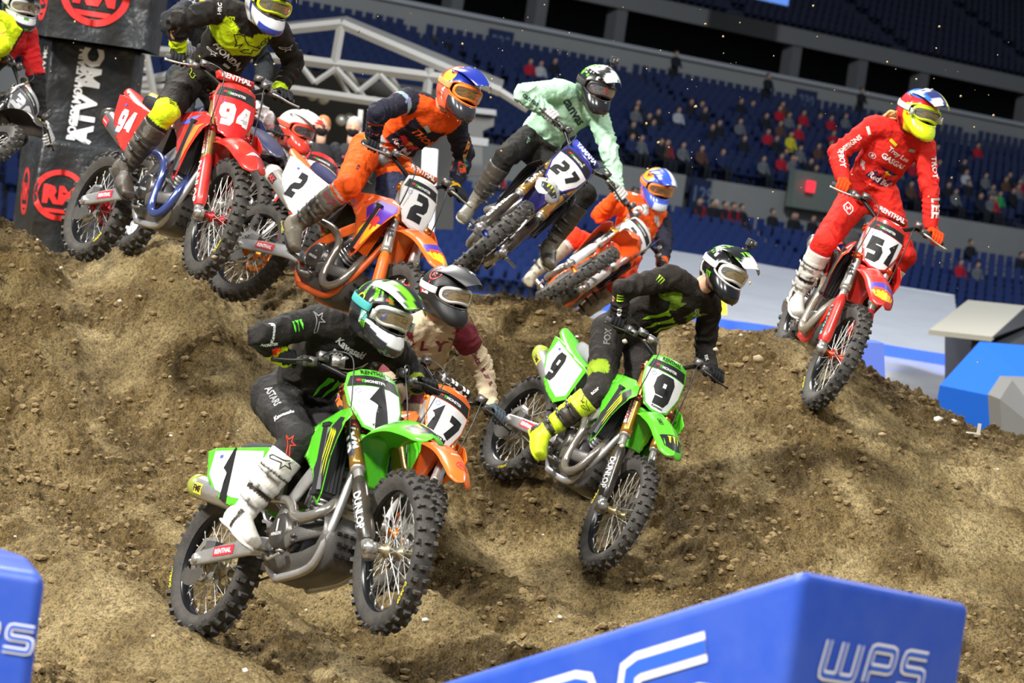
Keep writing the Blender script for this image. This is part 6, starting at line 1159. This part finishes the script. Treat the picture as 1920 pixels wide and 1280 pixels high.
def J17(reg, t, u, v, w, n1, n2): 
    M_ = (.16, .014, .03); return blend(len(t), (.60, .49, .33), (((reg == 1) | (reg == 3)) & (t < .38), M_), ((reg == 0) & (v > .80) & (np.abs(u) > .12), M_), ((reg == 4) & (t > .05) & (t < .20), M_))
def J36(reg, t, u, v, w, n1, n2): return blend(len(t), (.02, .02, .03), ((reg == 1) | (reg == 2), (.72, .88, .01)), ((reg == 0) & (u < 0), (.72, .88, .01)), ((reg == 3) & (t < .95), (.65, .015, .02)), ((reg == 0) & (u > .02) & (v > .5), (.6, .015, .02)))
def J96(reg, t, u, v, w, n1, n2): return blend(len(t), (.12, .12, .13), (n1 > .55, (.62, .60, .60)), ((n1 < .42), (.02, .02, .025)), ((n2 > .75), (.55, .25, .25)))
def J21(reg, t, u, v, w, n1, n2): return blend(len(t), (.022, .030, .042), ((reg == 0) & (v > .75) & (u < -.02), (.75, .62, .02)), ((reg == 2) & (t > .7), (.3, .32, .34)))
def PT(base, *r):
    def f(reg, t, u, n1, n2): return blend(len(t), base, *[(q(reg, t, u, n1, n2), c) for q, c in r])
    return f
def BT(base, *r):
    def f(h, fx, dz, sx, n): return blend(len(h), base, *[(q(h, fx, dz, sx, n), c) for q, c in r])
    return f
def HC(*r):
    def f(a, aa, e, n, n2): return blend(len(a), r[0], *[(q(a, aa, e, n, n2), c) for q, c in r[1:]])
    return f
def PK(*r):
    def f(x, y, n): return blend(len(x), r[0], *[(q(x, y, n), c) for q, c in r[1:]])
    return f
chin = lambda lo, hi, a1: (lambda a, aa, e, n, n2: (aa < a1) & (e > lo) & (e < hi))
W_ = (.80, .80, .80); K_ = (.010, .010, .011); G_ = (.16, .62, .01); pi = math.pi
wboot = BT((.72, .71, .66), (lambda h, fx, dz, sx, n: (h > .28) & (h < .34), K_), (lambda h, fx, dz, sx, n: (h < .06) & (np.abs(fx-.03) < .012), K_), (lambda h, fx, dz, sx, n: (h > .55) & (h < .58), (.05, .05, .05)))
kboot = BT((.030, .030, .032), (lambda h, fx, dz, sx, n: (n > .62), (.10, .09, .085)))
RI = {
 '1': dict(label='rider in black with a green and black helmet crouching on the nearest green bike', near=2, jersey=J1, pants=PT((.030, .030, .034), (lambda r, t, u, a, b: ((r == 1) | (r == 3)) & (t < .45) & (b > .56), (.055, .055, .06))), boots=wboot, sole=(.75, .74, .70), buck=(.40, .39, .37), bmark=('star', BLACK, .065, .72), glove=(.015, .015, .017), pod=1,
   chest=[('Kawasaki', -.01, .93, .17, WHITE, -.2), ('ppg', -.045, .82, .085, WHITE, -.15), ('star', .045, .70, .105, (.8, .8, .8), -.1), ('claw', .055, .36, .16, GREEN, -.15), ('DUNLOP', -.08, .06, .10, WHITE, -.3)],
   limb=[('aR', .45, 'claw', .06, GREEN, 0), ('aR', .10, 'star', .055, (.25, .25, .26), .8), ('aR', .88, 'Kawasaki', .09, WHITE, 1.3), ('fR', .10, 'MONSTER', .09, WHITE, .6), ('fR', .68, 'star', .045, BLACK, .2), ('tR', .35, 'ASTARS', .17, (.35, .35, .36), 0), ('tR', .72, 'Kawasaki', .10, WHITE, 1.3), ('sR', .10, 'star', .055, (.80, .04, .01), .2, .3)],
   helmet=dict(trim=(.02, .02, .02), gog=(.75, .75, .74), strap=(.05, .35, .33), lens=(.42, .38, .30), col=HC((.03, .032, .034), (lambda a, aa, e, n, n2: (e > 20) & (np.abs(((a+e*.35) % 36)-18) < 5), G_), (lambda a, aa, e, n, n2: (e > 28) & (np.abs(((a+e*.35+14) % 52)-26) < 3.5), (.20, .21, .22)), (lambda a, aa, e, n, n2: (aa < 62) & (e < -18) & (e > -30+aa*.10), W_), (lambda a, aa, e, n, n2: (aa < 20) & (e < -40), G_), (lambda a, aa, e, n, n2: (aa > 62) & (aa < 80) & (e > -25) & (e < 10), (.10, .45, .40))),
     peak=PK((.02, .02, .022), (lambda x, y, n: np.abs(y) > .066, (.75, .76, .76)), (lambda x, y, n: (np.abs(y) < .022) & (x < .17), (.03, .03, .03)), (lambda x, y, n: (np.abs(np.abs(y)-.045) < .012), G_)),
     marks=[('claw', -60, 48, .085, G_, .5), ('claw', -66, -32, .035, G_, .2), ('MONSTER', -72, -18, .085, WHITE, 1.2), ('ring', -98, 12, .026, (.6, .75, .02), 0), ('peak:BELL', .10, 0, .05, (.75, .05, .05), 0), ('peak:claw', .20, .02, .035, G_, 0), ('BELL', -30, 30, .04, (.75, .1, .05), 0)])),
 '9': dict(label='rider in black with glossy helmet and camera on the number 9 bike', near=2, jersey=J9, pants=PT((.036, .033, .034), (lambda r, t, u, a, b: (r == 1) & (t > .62) & (t < .82) & (a > .52), (.28, .42, .02))), boots=BT((.62, .82, .01), (lambda h, fx, dz, sx, n: (h > .30) & (h < .58) & (fx > -.02), K_), (lambda h, fx, dz, sx, n: (h > .08) & (h < .14), K_), (lambda h, fx, dz, sx, n: (h < .05) & (fx < -.02), K_)), bmark=('fox', BLACK, .055, .72), glove=(.012, .012, .013), sole=(.5, .6, .02),
   chest=[('claw', .0, .44, .20, (.30, .62, .02), -.25), ('star', .09, .86, .05, WHITE, -.8)],
   limb=[('aR', .30, 'claw', .05, (.35, .62, .02), -1.0), ('fR', .12, 'claw', .05, (.35, .62, .02), 0), ('fR', .50, 'MXN', .075, WHITE, 0), ('tR', .25, 'FOX', .11, (.13, .13, .12), 0), ('tR', .80, 'claw', .035, (.2, .4, .02), 1.4), ('sR', .05, 'acor', .06, WHITE, 0, .2), ('fL', .72, 'FOX', .055, WHITE, 0)],
   helmet=dict(cam=1, trim=(.6, .6, .6), gog=(.75, .76, .75), lens=(.45, .42, .32), col=HC(K_, (lambda a, aa, e, n, n2: (aa > 80) & (n > .60), W_), (lambda a, aa, e, n, n2: (e > 25) & (aa > 100) & (n2 > .62), G_)), peak=PK(K_, (lambda x, y, n: (x > .15) & (n > .45), W_), (lambda x, y, n: (x > .10) & (n < .2), G_)),
     marks=[('claw', -50, 62, .10, G_, 1.0), ('claw', -76, -28, .045, G_, .1), ('peak:claw', .15, -.03, .055, G_, 0), ('peak:MONSTER', .235, 0, .075, WHITE, 0)])),
 '51': dict(label='rider all in red with a yellow, red and blue helmet on the number 51 bike', near=2, jersey=J51, pants=PT((.70, .020, .014), (lambda r, t, u, a, b: ((r == 2) | (r == 4)), (.60, .012, .012))), boots=wboot, sole=(.75, .75, .72), buck=(.40, .39, .37), glove=(.85, .07, .01), pod=1, hair=((.55, .36, .14), 22, .10, -.3, .012), bmark=('star', BLACK, .06, .35),
   chest=[('bullmark', .02, .42, .105, 1, -.22), ('GASGAS', .01, .66, .19, WHITE, -.22), ('Troy Lee', .015, .77, .17, (.85, .75, .72), -.22), ('bar', -.055, .90, .055, (.80, .66, .02), -.3), ('bar', .09, .88, .05, (.3, .5, .4), -.1), ('rnd', -.125, .60, .022, WHITE, 0), ('FMF', -.135, .40, .05, WHITE, -1.2)],
   limb=[('aR', .12, 'bar', .055, (.8, .7, .6), 1.2), ('aR', .62, 'DESIGNS', .17, (.85, .72, .68), 0), ('fR', .35, 'TROY', .14, WHITE, 0, -.4), ('tR', .40, 'diamond', .05, WHITE, -1.0), ('aL', .6, 'TROY', .15, WHITE, 0, -.8), ('fL', .5, 'LEE', .13, (.85, .75, .70), 0, -.7)],
   helmet=dict(trim=(.65, .85, .02), gog=(.62, .80, .02), strap=(.6, .6, .6), lens=(.40, .37, .30), col=HC((.65, .02, .025), (lambda a, aa, e, n, n2: (e > 38) & (a < -10), (.02, .15, .62)), (lambda a, aa, e, n, n2: (aa < 66) & (e < -16), (.70, .86, .01)), (lambda a, aa, e, n, n2: (e < -34) & (aa > 66) & (n > .5), K_), (lambda a, aa, e, n, n2: (aa > 66) & (aa < 80) & (e < 15), (.70, .86, .01))), peak=PK((.02, .03, .14), (lambda x, y, n: y > .008, (.75, .78, .02)), (lambda x, y, n: y < -.07, (.02, .15, .62)), (lambda x, y, n: (y < -.02) & (n > .55), W_), (lambda x, y, n: (x > .17) & (y > .03), W_)),
     marks=[('peak:D', .12, .035, .02, BLACK, 0), ('V', 0, -44, .03, (.05, .08, .3), 0)])),
 '94': dict(label='rider in black with a bright yellow chest panel above the number 94 bike', near=2, jersey=J94, pants=PT((.018, .016, .017), (lambda r, t, u, a, b: ((r == 1) & (t > .90)) | ((r == 2) & (t < .14) & (a > .3)), (.62, .86, .01))), boots=kboot, sole=(.03, .03, .03), glove=(.02, .02, .022), finger='L', folds=1.3,
   chest=[('fox', .02, .70, .115, BLACK, -.2), ('HONDA', -.01, .47, .22, (.72, .72, .72), -.35), ('bar', .02, .33, .05, (.6, .6, .6), -.3), ('rnd', .10, .33, .016, (.4, .4, .4)), ('FOX', -.105, .88, .10, (.62, .86, .01), -1.2), ('FOX', .14, .82, .10, BLACK, 1.2), ('star', -.10, .42, .035, (.7, .7, .7), -.3)],
   limb=[('aR', .12, 'HRC', .07, (.75, .75, .75), 1.2), ('fR', .60, 'fox', .035, BLACK, 1.2), ('tR', .15, 'fox', .06, (.62, .86, .01), .6), ('tR', .95, 'claw', .045, BLACK, .4), ('aL', .3, 'star', .05, (.7, .7, .7), .5)],
   helmet=dict(trim=(.02, .02, .02), gog=(.65, .86, .01), lens=(.35, .33, .22), col=HC((.66, .67, .68), (lambda a, aa, e, n, n2: (e > 20) & (aa < 100), (.015, .03, .30)), (lambda a, aa, e, n, n2: (e < -30) & (aa < 30), (.02, .04, .30)), (lambda a, aa, e, n, n2: (aa > 64) & (aa < 74) & (e < 10), (.02, .03, .2))), peak=PK((.70, .71, .72), (lambda x, y, n: y < -.02, (.015, .04, .45))),
     marks=[('peak:Red Bull', .18, -.01, .08, (.8, .05, .05), 0), ('sun', -55, -30, .001, (.9, .6, .02), 0), ('peak:D', .2, -.04, .02, (.9, .6, .02), 0)])),
 '2': dict(label='rider in navy and orange with blue and red helmet on the number 2 bike', near=2, jersey=J2, pants=PT((.92, .105, .008), (lambda r, t, u, a, b: (r == 2) & (t < .16) & (a > .45), (.55, .55, .54)), (lambda r, t, u, a, b: (r == 3) | (r == 4), (.03, .04, .09)), (lambda r, t, u, a, b: (r == 1) & (t > .2) & (a > .66), (.03, .03, .05))), boots=BT((.055, .055, .056), (lambda h, fx, dz, sx, n: n > .5, (.16, .145, .12)), (lambda h, fx, dz, sx, n: (h < .10), (.22, .20, .16))), bmark=('star', (.6, .02, .06), .06, .72), glove=(.02, .02, .022), buck=(.14, .13, .12),
   chest=[('THOR', .035, .64, .20, (.95, .15, .01), -.30), ('bullmark', .005, .42, .095, 1, -.3), ('rnd', .15, .74, .022, (.8, .75, .72)), ('bar', .0, .80, .07, (.45, .55, .5), -.5), ('KTM', -.04, .15, .12, (.9, .12, .01), -.35)],
   limb=[('aR', .25, 'bar', .05, (.20, .20, .45), .3), ('fR', .50, 'BULL', .07, (.85, .20, .18), 1.3), ('aL', .85, 'bar', .05, (.1, .28, .2), 0), ('fL', .1, 'bar', .06, (.8, .3, .05), 0), ('fL', .5, 'KTM', .08, (.03, .03, .05), 0), ('tR', .75, 'KTM', .05, (.03, .03, .05), 0)],
   helmet=dict(trim=(.75, .2, .02), gog=(.85, .25, .03), strap=(.9, .3, .1), lens=(.45, .26, .12), col=HC((.80, .16, .08), (lambda a, aa, e, n, n2: (e > 10) & (a < 20) & (a > -80), (.012, .03, .32)), (lambda a, aa, e, n, n2: (e > 20) & (a > 0), (.6, .6, .62)), (lambda a, aa, e, n, n2: (aa < 60) & (e < -20), (.05, .05, .06))), peak=PK((.65, .66, .67), (lambda x, y, n: y < .005, (.012, .03, .30)), (lambda x, y, n: (np.abs(y-.03) < .01) & (x < .2), (.05, .05, .08))),
     marks=[('sun', -88, 28, .050, (.95, .60, .01), 0), ('bull', -92, 36, .055, (.80, .04, .03), .5), ('Red Bull', -84, -22, .11, (.85, .80, .78), 1.25), ('ring', -60, 68, .02, W_, 0)])),
 '27': dict(label='rider in a pale mint jersey with dreadlocks on the number 27 bike', near=2, jersey=J27, pants=PT((.020, .021, .023)), boots=BT((.045, .046, .048), (lambda h, fx, dz, sx, n: (h < .2) & (n > .4), (.20, .19, .16))), sole=(.35, .31, .22), glove=(.62, .62, .60), folds=1.3, hair=((.10, .045, .02), 30, .20, .25, .010),
   chest=[('canvas', .0, .80, .24, (.02, .05, .04), -.35)], limb=[('fR', .25, 'canvas', .13, (.02, .05, .04), 0), ('tR', .6, 'star', .03, MINT, 0)],
   helmet=dict(cam=1, trim=(.03, .03, .03), gog=(.03, .03, .03), lens=(.30, .30, .36), col=HC((.022, .023, .025), (lambda a, aa, e, n, n2: (e > 28) & (n2 > .55), W_), (lambda a, aa, e, n, n2: (e > 20) & (n > .66), G_)), peak=PK((.02, .02, .02), (lambda x, y, n: n > .50, W_), (lambda x, y, n: n < .12, G_)),
     marks=[('claw', -70, 66, .10, G_, 1.1), ('claw', -70, -30, .03, G_, 0), ('peak:claw', .2, .04, .04, G_, 0)])),
 '25': dict(label='rider in orange and navy behind the rider in mint', near=1, jersey=J25, pants=PT((.85, .05, .015), (lambda r, t, u, a, b: (r == 2) & (t < .3) & (a > .35), (.62, .60, .58))), boots=BT((.45, .42, .33), (lambda h, fx, dz, sx, n: n > .6, (.25, .22, .16))), glove=(.05, .05, .06), chest=[('bullmark', .0, .5, .09, 1, -.2)],
   helmet=dict(trim=(.05, .1, .5), gog=(.85, .22, .03), lens=(.42, .25, .15), col=HC((.05, .11, .62), (lambda a, aa, e, n, n2: (e > 22) & (a > -10), W_), (lambda a, aa, e, n, n2: (e > 15) & (a < -50), (.85, .42, .03)), (lambda a, aa, e, n, n2: (aa < 18) & (e < -25), (.6, .65, .7)), (lambda a, aa, e, n, n2: (aa > 70) & (e < 5) & (n > .5), (.6, .25, .35))), peak=PK((.72, .73, .75), (lambda x, y, n: (y < -.01) & (n > .3), (.03, .08, .50)), (lambda x, y, n: y > .06, (.85, .4, .03))), marks=[('bull', -88, 32, .05, (.8, .05, .03), .4)])),
 '17': dict(label='rider in tan and maroon with a matt black helmet on the number 17 bike', near=2, jersey=J17, pants=PT((.42, .34, .23), (lambda r, t, u, a, b: a > .62, (.12, .02, .03))), boots=kboot, glove=(.075, .10, .12), folds=1.5,
   chest=[('F', -.115, .84, .045, (.16, .01, .03)), ('L', -.03, .80, .045, (.16, .01, .03)), ('Y', .065, .78, .085, (.16, .01, .03)), ('WPS', .115, .93, .06, (.04, .03, .03), -.15), ('AMA', .12, 1.02, .035, (.5, .05, .08), -.15), ('MOUNTAIN', .06, .35, .13, (.03, .03, .03), -.3), ('MC', .06, .27, .10, (.03, .03, .03), -.3)], limb=[('aL', .55, 'Swizz', .10, (.16, .02, .05), .0), ('aL', .95, 'bar', .06, (.16, .01, .03), 0)],
   helmet=dict(gloss=0, trim=(.03, .03, .03), gog=(.72, .70, .68), strap=(.7, .7, .7), lens=(.55, .46, .34), col=HC((.020, .021, .023), (lambda a, aa, e, n, n2: (aa > 84) & (aa < 118) & (e < 6) & (e > -14), (.70, .70, .70))), peak=PK((.035, .036, .04)),
     marks=[('round', -88, 42, .042, (.80, .10, .10), 0), ('FLY', -102, 2, .09, (.75, .04, .05), .6), ('peak:FLY', .17, .02, .06, WHITE, 0)])),
 '36': dict(label='rider in yellow and red sleeves cut off by the left edge', jersey=J36, pants=PT((.02, .02, .03)), boots=kboot, glove={'R': (.02, .02, .022), 'L': (.55, .55, .56)}, limb=[('aR', .8, 'bar', .1, (.85, .12, .02), 1.5)],
   helmet=dict(trim=(.3, .3, .3), gog=(.4, .4, .4), lens=(.40, .36, .30), col=HC((.02, .02, .024), (lambda a, aa, e, n, n2: (aa < 70) & (e < -18) & (e > -28), (.6, .6, .6)), (lambda a, aa, e, n, n2: n2 > .7, (.05, .25, .05))), peak=PK((.015, .015, .017)), marks=[])),
 '96': dict(label='rider in grey and white with a red and white helmet behind the number 94 bike', jersey=J96, pants=PT((.05, .05, .055)), boots=kboot, glove=(.02, .02, .02),
   helmet=dict(trim=(.80, .06, .03), gog=(.75, .08, .04), lens=(.16, .15, .15), col=HC((.75, .05, .03), (lambda a, aa, e, n, n2: e > 14, (.80, .80, .78)), (lambda a, aa, e, n, n2: (aa > 72) & (e > -10) & (e < 14), (.6, .6, .6))), peak=PK((.82, .82, .80), (lambda x, y, n: x > .22, (.7, .04, .03))), marks=[])),
 '21': dict(label='rider in dark slate partly hidden behind the yellow-chested rider', jersey=J21, pants=PT((.03, .045, .06)), boots=kboot, glove=(.10, .10, .11), limb=[('aR', .15, 'DXR1', .09, (.5, .5, .55), 1.2), ('aR', .6, 'bar', .05, (.4, .4, .42), .3)],
   helmet=dict(trim=(.03, .03, .03), gog=(.05, .05, .05), lens=(.3, .28, .25), col=HC((.03, .035, .05)), peak=PK((.03, .035, .05)), marks=[])),
}
order = ['1', '9', '51', '94', '2', '27', '25', '17', '36', '96', '21']
for k in order: rider_shapes(k, PD[k], RI[k])
RM = run_jobs()
for k in order: BK[k].setdefault('gtext', []); bike(k, BK[k], PD); rider(k, PD[k], RI[k], RM)
# clods of dirt thrown up by the wheels
CM = [mesh(*lump(70+i, .8), True) for i in range(5)]; cm = [mat('flying_clod', (.42, .31, .16), .9), mat('flying_clod_dark', (.20, .14, .07), .9)]
for i in range(170):
    if i < 120: px, py = rng.uniform(620, 1900), rng.uniform(0, 420)
    elif i < 150: px, py = rng.uniform(0, 620), rng.uniform(0, 380)
    else: px, py = rng.uniform(1200, 1900), rng.uniform(420, 700)
    d = rng.uniform(13.2, 18.5); s = .0022+.0065*rng.rand()**2.2
    o = link('dirt_clod', CM[i % 5], cm[int(rng.rand() > .75)]); p = at(px, py, d); o.location = p; o.scale = (s, s, s*1.1); o.rotation_euler = rng.rand(3)*6; tag(o, 'tiny clod of dirt flung through the air by the wheels', 'dirt', 'flying clods of dirt')
for px, py, w_, lab in ((228, 513, .055, 'torn white scrap lying on the dirt below the wheels of the number 94 bike'), (590, 548, .06, 'pale scrap on the dirt under the skid plate of the number 2 bike'), (1823, 829, .06, 'thin white strip lying on the dirt near the right edge')):
    p = onz(px, py, .8)
    for _ in range(14): z = ground_z(np.array([p[0]]), np.array([min(p[1], 21.4)]))[0]; p = p*.5+onz(px, py, z)*.5
    b = MB(); b.add(*box((0, 0, 0), (w_*1.6, w_*.5, .008), rotz(.5))); b.add(*box((w_*.5, 0, .03), (w_*.35, .01, w_*1.2), rotz(.2))); o = link('paper_scrap', b.mesh(False), mat('scrap_white', (.7, .68, .6), .8)); o.location = (p[0], p[1], z+.01); tag(o, lab, 'scrap')
